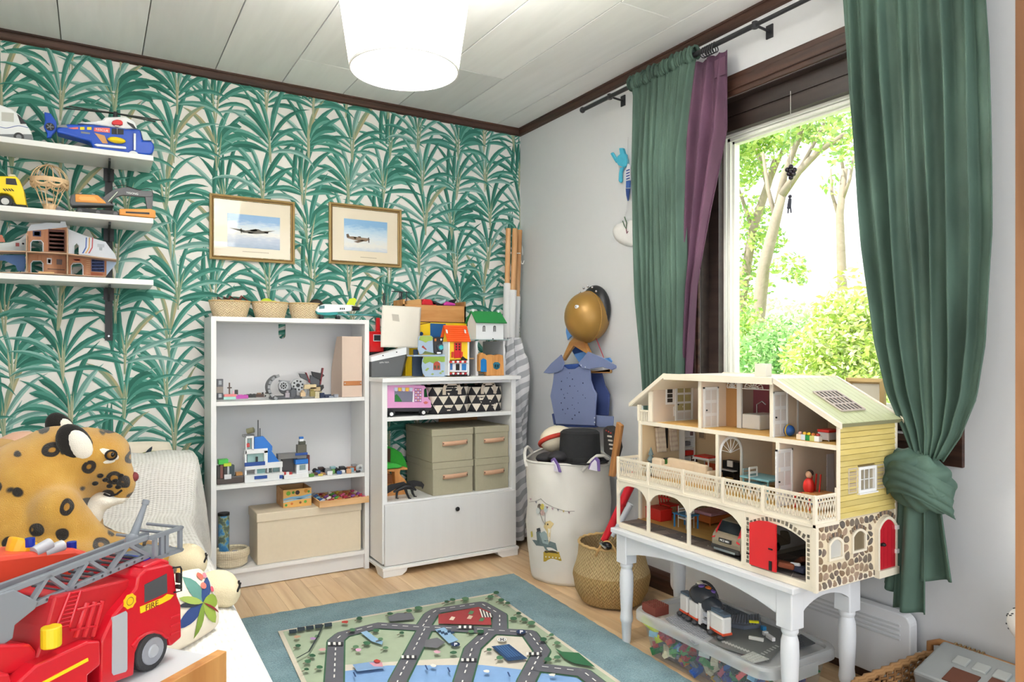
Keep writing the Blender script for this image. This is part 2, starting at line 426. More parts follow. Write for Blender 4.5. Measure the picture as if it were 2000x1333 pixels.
# ================= ceiling lamp =================
lc=(-1.468,-1.78,1.835)
lamp=thing('ceiling_lamp','white tapered fabric lampshade hanging from the panelled ceiling','lamp',(lc[0],lc[1],ZC))
sm,nt,b_=newmat('lampshade_fabric'); L=nt.links.new
b_.inputs['Base Color'].default_value=rgb((246,245,242)); b_.inputs['Roughness'].default_value=.8
tl=nd(nt,'BsdfTranslucent'); tl.inputs[0].default_value=rgb((250,247,240)); mx=nd(nt,'MixShader',i_0=.45); L(b_.outputs[0],mx.inputs[1]); L(tl.outputs[0],mx.inputs[2]); L(mx.outputs[0],nt.nodes['Material Output'].inputs[0])
h=.36
MB().lathe([(.146,0),(.1465+.052,h)],lc,48,cap=False).lathe([(.1445,0),(.1445+.052,h)],lc,48,cap=False).build('lamp_shade',sm,lamp,smooth=True)
MB().lathe([(.1435,0),(.1475,0),(.1478,.007),(.1438,.007),(.1435,0)],lc,48,cap=False).build('rim',mat((240,240,238),.6),lamp,smooth=True)
m=MB()
for k in range(3):
    a=k*2.1+.6
    m.cyl((lc[0],lc[1],lc[2]+.20),(lc[0]+.15*math.cos(a),lc[1]+.15*math.sin(a),lc[2]+.07),.0016,n=6)
m.build('spider',mat((225,225,225),.4),lamp)
MB().cyl((lc[0],lc[1],lc[2]+.33),(lc[0],lc[1],ZC),.004,n=8).lathe([(.05,0),(.05,.02),(.0,.03)],(lc[0],lc[1],ZC-.03),16).build('cord',WHITE,lamp)
MB().lathe([(0,0),(.02,.006),(.03,.03),(.028,.055),(.014,.08),(.014,.11),(0,.11)],(lc[0],lc[1],lc[2]+.22),16).build('bulb',emis((255,246,230),3.),lamp,smooth=True)
pl=bpy.data.lights.new('bulb_light','POINT'); pl.energy=50; pl.shadow_soft_size=.04; pl.color=(1,.985,.96)
po=bpy.data.objects.new('bulb_light',pl); COL.objects.link(po); po.location=(lc[0],lc[1],lc[2]+.30); po.parent=lamp; po.matrix_parent_inverse=W(lamp).inverted()

# ================= curtains =================
def velvet(c,c2):
    m_,nt,b=newmat('velvet'); L=nt.links.new; b.inputs['Roughness'].default_value=.75
    b.inputs['Sheen Weight'].default_value=.55; b.inputs['Sheen Roughness'].default_value=.35; b.inputs['Sheen Tint'].default_value=rgb(c2)
    tc=nd(nt,'TexCoord'); mp=nd(nt,'Mapping'); mp.inputs['Scale'].default_value=(3,3,1.); nz=nd(nt,'TexNoise',i_Scale=2.5,i_Detail=6.); L(tc.outputs['Object'],mp.inputs[0]); L(mp.outputs[0],nz.inputs[0])
    rp=ramp(nt,[(.3,c),(.75,c2)]); L(nz.outputs[0],rp.inputs[0]); L(rp.outputs[0],b.inputs['Base Color']); return m_
GV=velvet('34493f','567264'); PV=velvet('3d2336','6b465e')
ROD=mat((38,38,42),.4,.05)
RZ,RX=2.286,-.085
rod=thing('curtain_rod','black metal curtain rod above the window','curtain rod',(RX,-1.7,RZ))
MB().cyl((RX,-.74,RZ),(RX,-1.80,RZ),.0105,n=12).cyl((RX,-1.79,RZ),(RX,-2.75,RZ),.0085,n=12).build('pole',ROD,rod)
for y in (-.95,-1.8,-2.66): MB().cyl((RX,y,RZ),(-.001,y,RZ-.005),.005,n=8).cyl((RX,y,RZ-.012),(RX,y,RZ+.012),.012,n=10).box(-.006,-.0005,y-.015,y+.015,RZ-.03,RZ+.02).build('bracket',ROD,rod)
MB().ball((RX,-.735,RZ),.015).build('finial',ROD,rod); MB().ball((RX,-2.755,RZ),.015).build('finial',ROD,rod)
for y in [-1.545-.012*i for i in range(6)]:
    MB().tube([(RX+.017*math.cos(a),y+.004*math.sin(2*a),RZ-.010+.02*math.sin(a)) for a in [2*PI*i/14 for i in range(14)]],.0022,6,closed=True).build('ring',ROD,rod,smooth=True)
def lerp_tab(tab,t):
    for (t0,*v0),(t1,*v1) in zip(tab,tab[1:]):
        if t <= t1:
            k=(t-t0)/(t1-t0) if t1 > t0 else 0; k=k*k*(3-2*k) if False else k
            return [a+(b-a)*k for a,b in zip(v0,v1)]
    return list(tab[-1][1:])
def curtain(name,m,tab,folds,amp,parent=None,nu=150,nv=50,seed=1,head=None,sub=0):
    # tab rows: (z, y_left, y_right, x, amplitude factor) from top to bottom
    rr=random.Random(seed); ph=[rr.uniform(0,6.28) for _ in range(6)]
    zt,zb=tab[0][0],tab[-1][0]; tt=[((zt-r[0])/(zt-zb),*r[1:]) for r in tab]
    def fn(u,v):
        yl,yr,x,af=lerp_tab(tt,v)
        z=zt+(zb-zt)*v
        s=u*folds*2*PI
        d=math.sin(s+ph[0]+.35*math.sin(u*9+ph[1]))*(.75+.25*math.sin(u*13+ph[2]))+.35*math.sin(s*1.9+ph[3]+v*1.5)*(1-.4*v)
        uu=u+.012*math.sin(s*1.0+1.2+v*2)*af
        return (x+d*amp*af+.004*math.sin(v*11+ph[4]+u*17),yl+(yr-yl)*uu,z+.004*math.sin(u*31+ph[5]))
    mb=MB().grid(fn,nu,nv); return mb.build(name,m,parent,smooth=2,solid=.003)
RODX=RX
c1=thing('curtain','long green velvet curtain on the side nearer the corner','curtain',(RX,-1.3,.8))
curtain('drape',GV,[(RZ+.002,-1.10,-1.50,RODX,.35),(RZ-.06,-1.115,-1.485,RODX,.55),(1.9,-1.11,-1.44,RODX,1),(1.3,-1.145,-1.435,RODX,1.15),(.72,-1.20,-1.41,RODX+.01,1.25)],9,.02,c1,seed=3)
def ruffle(u,v):
    a=v*2*PI; y=-1.095-u*.41
    r=.020+.004*math.sin(u*170)+.006*max(0,math.sin(a))*(1+math.sin(u*95))
    return (RODX+r*math.cos(a)+.003*math.sin(u*120),y+.004*math.sin(u*200+a),RZ+.004+r*1.25*math.sin(a)+.004*math.sin(u*60))
MB().grid(ruffle,160,10).build('rod_pocket',GV,c1,smooth=2)
c2=thing('curtain','dark purple velvet curtain hanging behind the green one','curtain',(RX,-1.55,1.3))
curtain('drape',PV,[(RZ-.035,-1.475,-1.648,RODX+.012,.5),(1.95,-1.435,-1.630,RODX+.015,1),(1.65,-1.42,-1.545,RODX+.02,1),(1.35,-1.41,-1.475,RODX+.025,.9),(.74,-1.385,-1.418,RODX+.03,.7)],3,.02,c2,60,40,seed=8)
MB().box(RODX+.004,RODX+.012,-1.655,-1.60,RZ-.13,RZ-.06).build('hem_flap',PV,c2)
# right curtain with the knot
c3=thing('curtain','green velvet curtain tied in a big knot at the bottom','curtain',(-.12,-2.4,.3))
curtain('drape',GV,[(2.275,-2.165,-2.575,-.10,.6),(1.9,-2.19,-2.60,-.11,1),(1.4,-2.245,-2.615,-.125,1.1),(1.1,-2.29,-2.605,-.13,1.1),(.95,-2.33,-2.585,-.135,.9),(.84,-2.385,-2.545,-.14,.7),(.765,-2.42,-2.50,-.145,.5)],7,.022,c3,140,60,seed=5)
KY,KZ,KX=-2.43,.70,-.15
def knotf(cy,cz,ry,rz,rx,tilt,seed):
    rr=random.Random(seed); ph=[rr.uniform(0,6) for _ in range(4)]
    def fn(u,v):
        a=u*2*PI; p=PI*v
        w_=1+.07*math.sin(9*p+2.2*math.sin(a+ph[0])+ph[1])+.05*math.sin(3*a+5*p+ph[2])
        y=ry*math.sin(p)*math.cos(a)*w_; z=rz*math.cos(p)*w_; x=rx*math.sin(p)*math.sin(a)*w_
        return (KX+x,cy+y*math.cos(tilt)-z*math.sin(tilt),cz+y*math.sin(tilt)+z*math.cos(tilt))
    return fn
mk=MB().grid(knotf(KY,KZ,.098,.078,.075,.25,2),60,40,closeu=True)
mk.grid(knotf(KY+.03,KZ+.015,.075,.072,.08,-.9,4),50,36,closeu=True).grid(knotf(KY-.02,KZ-.01,.085,.06,.078,.9,7),50,36,closeu=True)
mk.build('knot',GV,c3,smooth=2)
def wrap(u,v):
    a=-2.3+u*4.2; r=.09+.006*math.sin(v*14)
    y=KY+.005+math.cos(a*.5+.3)*.085*(1 if True else 0); t=u
    yy=KY+.095-.20*t; zz=KZ+.055*math.sin(PI*t)*1.0-.03+.055*(v-.5)*1.6-.02*t
    return (KX-.085*math.sin(PI*min(1,max(0,t)))-.012*math.sin(v*PI)-.003*math.sin(v*22+u*4),yy,zz)
MB().grid(wrap,30,20).build('knot_wrap',GV,c3,smooth=2,solid=.006)
def tail(y0,y1,y2,y3,zt,zb,x,fol,ph,sl):
    def fn(u,v):
        yl=y0+(y2-y0)*v; yr=y1+(y3-y1)*v
        return (x+.02*math.sin(u*fol*2*PI+ph)*(.5+v*.6)-.012*v,yl+(yr-yl)*u,zt+(zb-zt)*v+sl*u*v)
    return fn
mt=MB().grid(tail(-2.385,-2.46,-2.37,-2.465,.66,.315,-.165,1.4,.5,.01),30,24).grid(tail(-2.37,-2.43,-2.325,-2.41,.66,.37,-.14,1.2,2,-.02),26,20).grid(tail(-2.44,-2.49,-2.45,-2.535,.66,.415,-.135,1.1,4,.02),26,20)
mt.build('tail',GV,c3,smooth=2,solid=.004)

# ================= bookcase =================
bcx0,bcx1,bcy,bcz=-1.748,-1.024,-.24,1.228
bc=thing('bookcase','white open bookcase with toys on four levels','bookcase',((bcx0+bcx1)/2,bcy/2,0))
for n_,x0 in (('side_panel',bcx0),('side_panel',bcx1-.022)): MB().box(x0,x0+.022,bcy,-.022,0,bcz).build(n_,WHITE,bc,bevel=.001,seg=1)
MB().box(bcx0+.022,bcx1-.022,bcy+.001,-.022,bcz-.021,bcz-.0005).build('top',WHITE,bc)
SH=[.848,.475,.092]
for z in SH: MB().box(bcx0+.022,bcx1-.022,bcy+.004,-.024,z-.018,z).build('shelf',WHITE,bc)
MB().box(bcx0+.022,bcx1-.022,bcy+.02,bcy+.035,.004,SH[2]-.018).build('plinth',WHITE2,bc)
# back panel with the slot near the top
xs0=-1.394; bk=MB().box(bcx0+.02,xs0-.017,-.022,-.016,.05,bcz-.01).box(xs0+.017,bcx1-.02,-.022,-.016,.05,bcz-.01).box(xs0-.017,xs0+.017,-.022,-.016,.05,1.135)
bk.prism([(xs0-.017,1.135)]+[(xs0-.017*math.cos(a),1.152-.017*math.sin(a)) for a in [PI*i/10 for i in range(11)]]+[(xs0+.017,1.135)],1,-.022,-.016).build('back_panel',mat((214,214,216),.5,.01),bc)

# ================= cabinet =================
kx0,kx1,ky,kz=-1.018,-.276,-.405,.945
cb=thing('cabinet','white cabinet with open shelves and one deep drawer','cabinet',((kx0+kx1)/2,ky/2,0))
MB().prism([(kx0-.005+.0,kz-.02),(kx1+.018,kz-.02),(kx1+.022,kz-.006),(kx1+.018,kz),(kx0-.005,kz)],1,ky-.018,-.01).build('top',WHITE,cb,bevel=.002)
SW=.026
for x0 in (kx0,kx1-SW): MB().box(x0,x0+SW,ky,-.012,.06,kz-.02).build('side_panel',WHITE,cb,bevel=.002)
MB().box(kx0+SW,kx1-SW,ky+.012,-.012,kz-.035,kz-.02).build('top_rail',WHITE,cb)
for z in (.757,.352): MB().box(kx0+SW,kx1-SW,ky+.006,-.015,z-.02,z).build('shelf',WHITE,cb,bevel=.002)
dr=MB().box(kx0+.008,kx1-.008,ky-.016,ky+.002,.052,.344).build('drawer_front',mat((222,222,222),.5,.03,40.,bump=.08,bs=300.,stretch=(1,1,.05)),cb,bevel=.003)
MB().cyl((-.633,ky-.016,.285),(-.633,ky-.024,.285),.006).ball((-.633,ky-.028,.285),(.0115,.007,.0115)).build('knob',BLACK,dr,smooth=True)
MB().box(kx0-.006,kx1+.006,ky-.022,-.012,.032,.046).box(kx0,kx1,ky-.016,-.012,.046,.05).build('base_moulding',WHITE,cb,bevel=.003)
for s,x0 in ((1,kx0-.002),(-1,kx1+.002)):
    MB().prism([(x0,0),(x0+s*.095,0),(x0+s*.118,.016),(x0+s*.125,.034),(x0,.034)],1,ky-.018,ky+.03).build('foot',WHITE,cb,bevel=.002)
    MB().prism([(ky+.031,0),(ky+.06,0),(ky+.1,.0335),(ky+.031,.0335)],0,x0+s*.0015,x0+s*.02).build('side_foot',WHITE,cb)
    MB().box(min(x0,x0+s*.03),max(x0,x0+s*.03),-.08,-.013,0,.034).build('back_foot',WHITE,cb)
MB().box(kx0+SW,kx0+SW+.045,-.02,-.014,.352,.757).build('back_strip',wood('a9713f','c08a55',0,3.,.6),cb)
MB().box(kx1-SW-.24,kx1-SW,-.02,-.014,.55,.757).build('back_strip',wood('a9713f','c08a55',0,3.,.6),cb)
MB().cyl((kx1-SW-.001,-.2,.90),(kx1-SW+.003,-.2,.90),.004).build('peg_hole',BLACK,cb)

# ================= wall shelves =================
sx0,sx1=-2.82,-1.975
rails=[]
for n_,xr in enumerate((-2.134,-2.66)):
    o=thing('shelf_rail',['black slotted metal wall rail holding the shelves, beside the pictures','black slotted metal wall rail at the far end of the shelves'][n_],'rail',(xr,0,1.12))
    MB().box(xr-.0145,xr-.009,-.012,-.0015,1.12,1.99).box(xr+.009,xr+.0145,-.012,-.0015,1.12,1.99).box(xr-.0145,xr+.0145,-.005,-.0015,1.12,1.99).build('channel',DARK,o)
    for z in (1.14,1.33,1.60,1.87): MB().cyl((xr,-.005,z),(xr,-.0075,z),.004,n=8).build('screw',CHROME,o)
for n_,(z,dpt) in enumerate(((1.877,.24),(1.612,.24),(1.352,.24))):
    o=thing('wall_shelf',['topmost white wall shelf carrying the helicopter','middle white wall shelf carrying the excavator','lowest white wall shelf carrying the toy spaceship house'][n_],'shelf',(-2.4,-.12,z))
    MB().box(sx0,sx1,-.015-dpt,-.018,z,z+.022).build('board',WHITE,o,bevel=.001,seg=1)
    for xr in (-2.134,-2.66):
        MB().prism([(-.012,z),(-dpt+.03,z),(-dpt+.03,z-.012),(-.04,z-.03),(-.012,z-.06)],0,xr-.004,xr+.004).build('bracket',DARK,o)
        MB().box(xr-.02,xr+.02,-.017,-.012,z-.055,z-.002).build('bracket_plate',DARK,o)
# ================= rugs =================
def TY(pts,Y): return [(q.x,q.z) for q in (PY(a,b,Y) for a,b in pts)]
def TX(pts,X): return [(q.y,q.z) for q in (PX(a,b,X) for a,b in pts)]
def pb(mb,c,x0,y0,x1,y1,Y,d):
    a,b=PY(x0,y0,Y),PY(x1,y1,Y); mb.color(c) if c else None
    return mb.box(min(a.x,b.x),max(a.x,b.x),Y,Y+d,min(a.z,b.z),max(a.z,b.z))
def pp(mb,c,pts,Y,d):
    if c: mb.color(c)
    return mb.prism(TY(pts,Y),1,Y,Y+d)
RG=-.0605
def rot2(x,y,a=RG): return (x*math.cos(a)-y*math.sin(a),x*math.sin(a)+y*math.cos(a))
def rugpt(x,y,z,o=(-.458,-.683)): q=rot2(x,y); return (o[0]+q[0],o[1]+q[1],z)
def ruggrid(u,v):
    x,y=-1.62+1.62*u,-2.1*v; e=min(u,1-u,v*1.3,(1-v)*1.3)
    return rugpt(x+.0015*math.sin(y*90),y+.0015*math.sin(x*97),.003+.010*min(1,e*60)+.0012*math.sin(x*60)*math.sin(y*53))
mb=MB().grid(ruggrid,120,140)
rm,nt,b_=newmat('teal_pile'); L=nt.links.new; b_.inputs['Roughness'].default_value=.95; b_.inputs['Sheen Weight'].default_value=.3
tc=nd(nt,'TexCoord'); n1=nd(nt,'TexNoise',i_Scale=260.,i_Detail=3.); n2=nd(nt,'TexNoise',i_Scale=9.,i_Detail=4.); L(tc.outputs['Object'],n1.inputs[0]); L(tc.outputs['Object'],n2.inputs[0])
ad=nd(nt,'Math',operation='ADD'); ml=nd(nt,'Math',operation='MULTIPLY'); ml.inputs[1].default_value=.55; L(n2.outputs[0],ml.inputs[0]); L(n1.outputs[0],ad.inputs[0]); L(ml.outputs[0],ad.inputs[1])
rp=ramp(nt,[(.5,'46707a'),(.95,'86aab2')]); L(ad.outputs[0],rp.inputs[0]); L(rp.outputs[0],b_.inputs[0])
bp=nd(nt,'Bump',i_Strength=1.,i_Distance=.008); L(n1.outputs[0],bp.inputs['Height']); L(bp.outputs[0],b_.inputs['Normal'])
rug=mb.build('rug',rm,smooth=2); tag(rug,'plain teal pile rug lying on the wooden floor','rug')
# road play mat
mat_o=thing('play_mat','children play mat printed with roads, trees and water on the teal rug','rug',(-1.1,-1.4,.014))
MO=(-.693,-.907); MZ=.0175
def mpt(x,y,z=MZ):
    q=rot2(x,y,-.063); return (MO[0]+q[0],MO[1]+q[1],z)
MB().slab([mpt(*p,.0135) for p in ((-.905,0),(0,0),(0,-1.35),(-.905,-1.35))],(0,0,.004)).build('mat_base',mat((205,196,178),.9,.05,60.,bump=.2,bs=600.),mat_o)
def cp(X,Y): q=PZ(440+X/2.174,1080+Y/2.174,MZ); return (q.x,q.y)
pm=MB(); ZL=[MZ+.0003]
def flat(c,pts,world=False):
    ZL[0] += .00004; pm.color(c); P=pts if world else [cp(*p) for p in pts]; pm.poly([(p[0],p[1],ZL[0]) for p in P])
flat('a9b79c',[mpt(*p)[:2] for p in ((-.89,-.015),(-.015,-.015),(-.015,-1.335),(-.89,-1.335))],True)
flat('d8d0c0',[(500,478),(745,462),(1040,445),(1080,400),(1160,350),(1300,345),(1330,480),(1400,560),(500,560)])
flat('84a9d6',[(500,505),(690,480),(1040,478),(1090,478),(1320,505),(1460,522),(1530,548),(1600,700),(500,700)])
def pline(pts,w_,c,dash=False):
    P=[Vector((*cp(*p),0)) for p in pts]
    for a,b in zip(P,P[1:]):
        d=(b-a).normalized(); n=Vector((-d.y,d.x,0))*w_
        flat(c,[(a-n)[:2],(b-n)[:2],(b+n)[:2],(a+n)[:2]],True)
    for p in P: flat(c,circ(p.x,p.y,w_,10),True)
def dashes(pts,c='ecebe6'):
    P=[Vector((*cp(*p),0)) for p in pts]
    for a,b in zip(P,P[1:]):
        ln=(b-a).length; d=(b-a).normalized(); n=Vector((-d.y,d.x,0))*.0022; t=.012
        while t < ln-.02:
            p,q=a+d*t,a+d*(t+.022); flat(c,[(p-n)[:2],(q-n)[:2],(q+n)[:2],(p+n)[:2]],True); t += .042
ROADS=[[(455,700),(462,545),(470,375),(500,350),(650,312),(830,322),(1010,328),(1290,345),(1345,420),(1280,545),(1240,700)],
 [(835,325),(875,265),(900,250),(1085,222),(1165,268),(1165,325)],[(850,325),(790,440),(735,545),(700,660)],
 [(1120,345),(1050,410),(1010,545),(980,680)],[(1330,492),(1520,515),(1590,570),(1680,690)],[(455,640),(1280,640)]]
for r in ROADS: pline(r,.034,'3f6a4d')
for r in ROADS: pline(r,.0285,'64646b')
for r in ROADS: dashes(r)
flat('9e3a3c',[(905,272),(1075,240),(1125,262),(1130,318),(905,312)])
for k in range(8): flat('e8e4da' if k % 2 == 0 else '3a3a3c',[(1078+7*k,248+3*k),(1085+7*k,250+3*k),(1098+6*k,285),(1090+6*k,285)])
for X,Y,c in ((965,290,'e8dcc8'),(1040,285,'d8c0a8'),(1045,265,'5d8a60'),(1090,295,'4f7a55')): flat(c,[(X-15,Y+6),(X-4,Y-9),(X+12,Y-5),(X+3,Y+8)])
for X,Y in ((470,398),(782,455),(1036,468),(1312,442),(1025,328)):
    for k in range(6): flat('efeee8' if k % 2 == 0 else '37373a',[(X-34+11*k,Y-6),(X-24+11*k,Y-6),(X-24+11*k,Y+6),(X-34+11*k,Y+6)])
flat('6f7076',[(690,285),(730,268),(790,268),(805,295),(700,305)])
for X,Y in ((300,350),(335,340),(372,334),(410,328),(450,322)): flat('2a3a44',[(X-28,Y+7),(X-30,Y-9),(X+2,Y-13),(X+4,Y+3)])
flat('24466f',[(1130,412),(1205,402),(1285,465),(1200,475)]); flat('3c6292',[(1145,412),(1195,406),(1255,452),(1200,460)])
for k in range(6): flat('16355c',[(1140+12*k,410),(1143+12*k,410),(1205+12*k,470),(1202+12*k,470)])
flat('7f9fc4',[(540,490),(640,475),(680,505),(560,520)]); flat('d99aa8',[(610,482),(665,480),(670,500),(630,498)])
flat('8fb4d2',[(575,352),(600,345),(640,375),(670,390),(665,405),(620,390)]); flat('8fb4d2',[(890,340),(930,330),(990,385),(950,400),(925,375)])
for k in range(5): flat('26415e',[(900+14*k,345+5*(k % 3)),(915+14*k,342+5*(k % 3)),(918+14*k,352+5*(k % 3)),(903+14*k,355+5*(k % 3))])
flat('2f6a45',[(1400,420),(1430,435),(1500,440),(1570,500),(1480,485),(1440,465)]); flat('6f6f74',[(850,385),(900,375),(935,395),(900,420),(845,415)])
for X,Y in ((1175,383),(1256,350),(977,404)):
    for rr_,c in ((20,'f0efe9' if X == 1175 else '24385c'),(15,'3a3a40' if X == 1175 else '24385c'),(13,'f0efe9' if X == 1175 else '24385c')): flat(c,circ(X,Y,rr_,14,ry=rr_*.5))
flat('2c2c33',rect(1168,1172,378,389)); flat('2c2c33',rect(1178,1182,378,389)); flat('2c2c33',rect(1172,1178,382,385))
for X in (1251,972): flat('e8e8ee',rect(X,X+4,344 if X > 1000 else 398,357 if X > 1000 else 411)); flat('e8e8ee',circ(X+8,348 if X > 1000 else 402,6,10,ry=4))
TP=[(310,410),(390,370),(570,293),(640,345),(750,355),(555,415),(600,400),(680,420),(1045,350),(1085,350),(1125,200),(1020,210),(940,222),(1170,215),(1200,228),(820,250),(1245,272),(1270,298),(1225,295),(1385,365),(1410,400),(1370,470),(1410,462),(1350,385),(350,480),(400,505),(370,455),(780,262),(700,275),(540,345),(1120,430),(1165,465),(965,215),(1300,315),(1150,185),(660,385),(345,515)]
for X,Y in TP:
    flat('6b5a48',[(X-22,Y+9),(X-2,Y+1),(X-2,Y+4),(X-20,Y+12)]); k=rnd(10,17)
    flat(R_.choice(('3c6b4a','2f5c40','4d7a58','5c8460')),[(X+k*math.cos(a)*rnd(.8,1.2),Y+k*.55*math.sin(a)) for a in [2*PI*i/9 for i in range(9)]])
for X,Y,c in ((305,375,'c9a083'),(372,383,'b48fc0'),(565,433,'e0a8c8'),(510,312,'b83c34'),(410,430,'d0a0a0'),(645,480,'b83c34'),(885,500,'e6e2d8'),(1110,525,'e6e2d8'),(1390,540,'e6e2d8'),(900,440,'d8a8b8'),(970,445,'3f6a4d')):
    flat(c,[(X+rnd(9,20)*math.cos(a),Y+rnd(5,9)*math.sin(a)) for a in [2*PI*i/7 for i in range(7)]])
pline([(415,325),(395,370),(355,440),(305,468)],.003,'2e3b38')
for X,Y in ((545,530),(850,500),(945,510),(1200,530)): pline([(X,Y),(X+8,Y+18)],.0025,'2b4a78')
pmo=pm.build('road_print',VC(.9),mat_o); pmo['kind']='stuff'

# ================= pictures =================
def ringframe(mb,x0,x1,z0,z1,prof):
    # prof: list of (inset, y) swept round a rectangle in the xz plane
    n=len(prof); vs=[]
    for i,y in prof: vs += [(x0+i,y,z0+i),(x1-i,y,z0+i),(x1-i,y,z1-i),(x0+i,y,z1-i)]
    fs=[(j*4+k,j*4+(k+1) % 4,((j+1) % n)*4+(k+1) % 4,((j+1) % n)*4+k) for j in range(n) for k in range(4)]
    return mb.add(vs,fs)
GOLD=mat((196,168,116),.35,.1,30.,metal=.25); GOLD2=mat((128,98,56),.45,.15,30.,metal=.3)
def skym(c):
    m_,nt,b=newmat('painted_sky'); L=nt.links.new; tc=nd(nt,'TexCoord'); sp=nd(nt,'SeparateXYZ'); L(tc.outputs['Generated'],sp.inputs[0])
    nz=nd(nt,'TexNoise',i_Scale=7.,i_Detail=5.); mp=nd(nt,'Mapping'); mp.inputs['Scale'].default_value=(1,1,3); L(tc.outputs['Generated'],mp.inputs[0]); L(mp.outputs[0],nz.inputs[0])
    a_=nd(nt,'Math',operation='MULTIPLY_ADD'); a_.inputs[1].default_value=.35; L(nz.outputs[0],a_.inputs[0]); L(sp.outputs[2],a_.inputs[2])
    rp=ramp(nt,c); L(a_.outputs[0],rp.inputs[0]); L(rp.outputs[0],b.inputs[0]); b.inputs['Roughness'].default_value=.6; b.inputs['Coat Weight'].default_value=1.; b.inputs['Coat Roughness'].default_value=.03; return m_
def picture(label,x0,x1,z0,z1,ix0,ix1,iz0,iz1,sky,art):
    o=thing('framed_picture',label,'picture',((x0+x1)/2,0,z0))
    fr=ringframe(MB(),x0,x1,z0,z1,[(0,-.003),(0,-.02),(.005,-.024),(.009,-.019),(.013,-.021),(.018,-.012),(.018,-.003)]).build('frame',GOLD,o)
    ringframe(MB(),x0+.009,x1-.009,z0+.009,z1-.009,[(0,-.0185),(.003,-.0225),(.006,-.0205),(.006,-.0185)]).build('frame_groove',GOLD2,fr)
    MB().box(x0+.02,x1-.02,-.008,-.004,z0+.02,z1-.02).build('mount',mat((228,216,194),.5,.01,coat=1.),o)
    pt=MB().box(ix0,ix1,-.0092,-.008,iz0,iz1).build('painting',skym(sky),o)
    art(o,pt); return o
def art1(o,pt):
    m_=MB()
    def A(c,pts): m_.color(c); m_.prism(TY([(380+a/3.702,360+b/3.702) for a,b in pts],-.01),1,-.0102,-.0095)
    A('5d584f',[(340,338),(460,326),(500,345),(535,348),(530,356),(440,360),(350,350)]); A('5d584f',[(250,315),(330,326),(370,336),(345,345)]); A('6a645a',[(470,340),(585,338),(520,350)])
    A('8a8478',[(330,322),(342,320),(344,356),(334,352)]); A('403c36',[(400,330),(445,324),(460,338),(410,342)]); A('403c36',[(385,345),(425,350),(420,358),(390,356)]); A('403c36',[(505,345),(535,347),(530,358),(508,356)])
    m_.build('painted_aeroplane',VC(.5),pt)
    m_=MB()
    for k in range(18): x=-1.575+k*.0068; m_.box(x,x+.0045,-.0086,-.0079,1.553,1.556)
    stuff(m_.build('caption',mat((150,138,118),.6),o))
picture('gold framed print of a dark four-engined aeroplane above clouds',-1.724,-1.331,1.508,1.817,-1.645,-1.401,1.573,1.733,[(.1,'8fa3bd'),(.45,'b8c2d2'),(.62,'e4e2dc'),(.85,'c9d8e6'),(1.1,'8fb4dc')],art1)
def art2(o,pt):
    m_=MB()
    def A(c,pts): m_.color(c); m_.prism(TY([(380+a/3.702,360+b/3.702) for a,b in pts],-.01),1,-.0102,-.0095)
    A('9a826c',[(1100,378),(1150,378),(1200,386),(1255,392),(1270,402),(1240,415),(1160,405),(1105,390)]); A('6d5a4a',[(1097,362),(1112,358),(1122,380),(1102,386)]); A('7b6656',[(1150,415),(1210,402),(1235,410),(1180,425)])
    A('c7b49a',[(1150,382),(1170,385),(1168,396),(1148,390)]); A('54463a',[(1180,378),(1200,378),(1205,388),(1185,386)]); A('3c332c',[(1254,388),(1262,386),(1264,424),(1258,424)])
    m_.build('painted_aeroplane',VC(.5),pt)
    m_=MB()
    for k in range(15): x=-.99+k*.006; m_.box(x,x+.004,-.0086,-.0079,1.566,1.569)
    stuff(m_.build('caption',mat((150,138,118),.6),o))
picture('gold framed print of a small brown propeller aeroplane in pale sky',-1.158,-.764,1.524,1.838,-1.078,-.842,1.600,1.763,[(.1,'bccbdc'),(.35,'e6e4de'),(.6,'d8e2ea'),(.85,'b4d0e4'),(1.1,'86b2da')],art2)

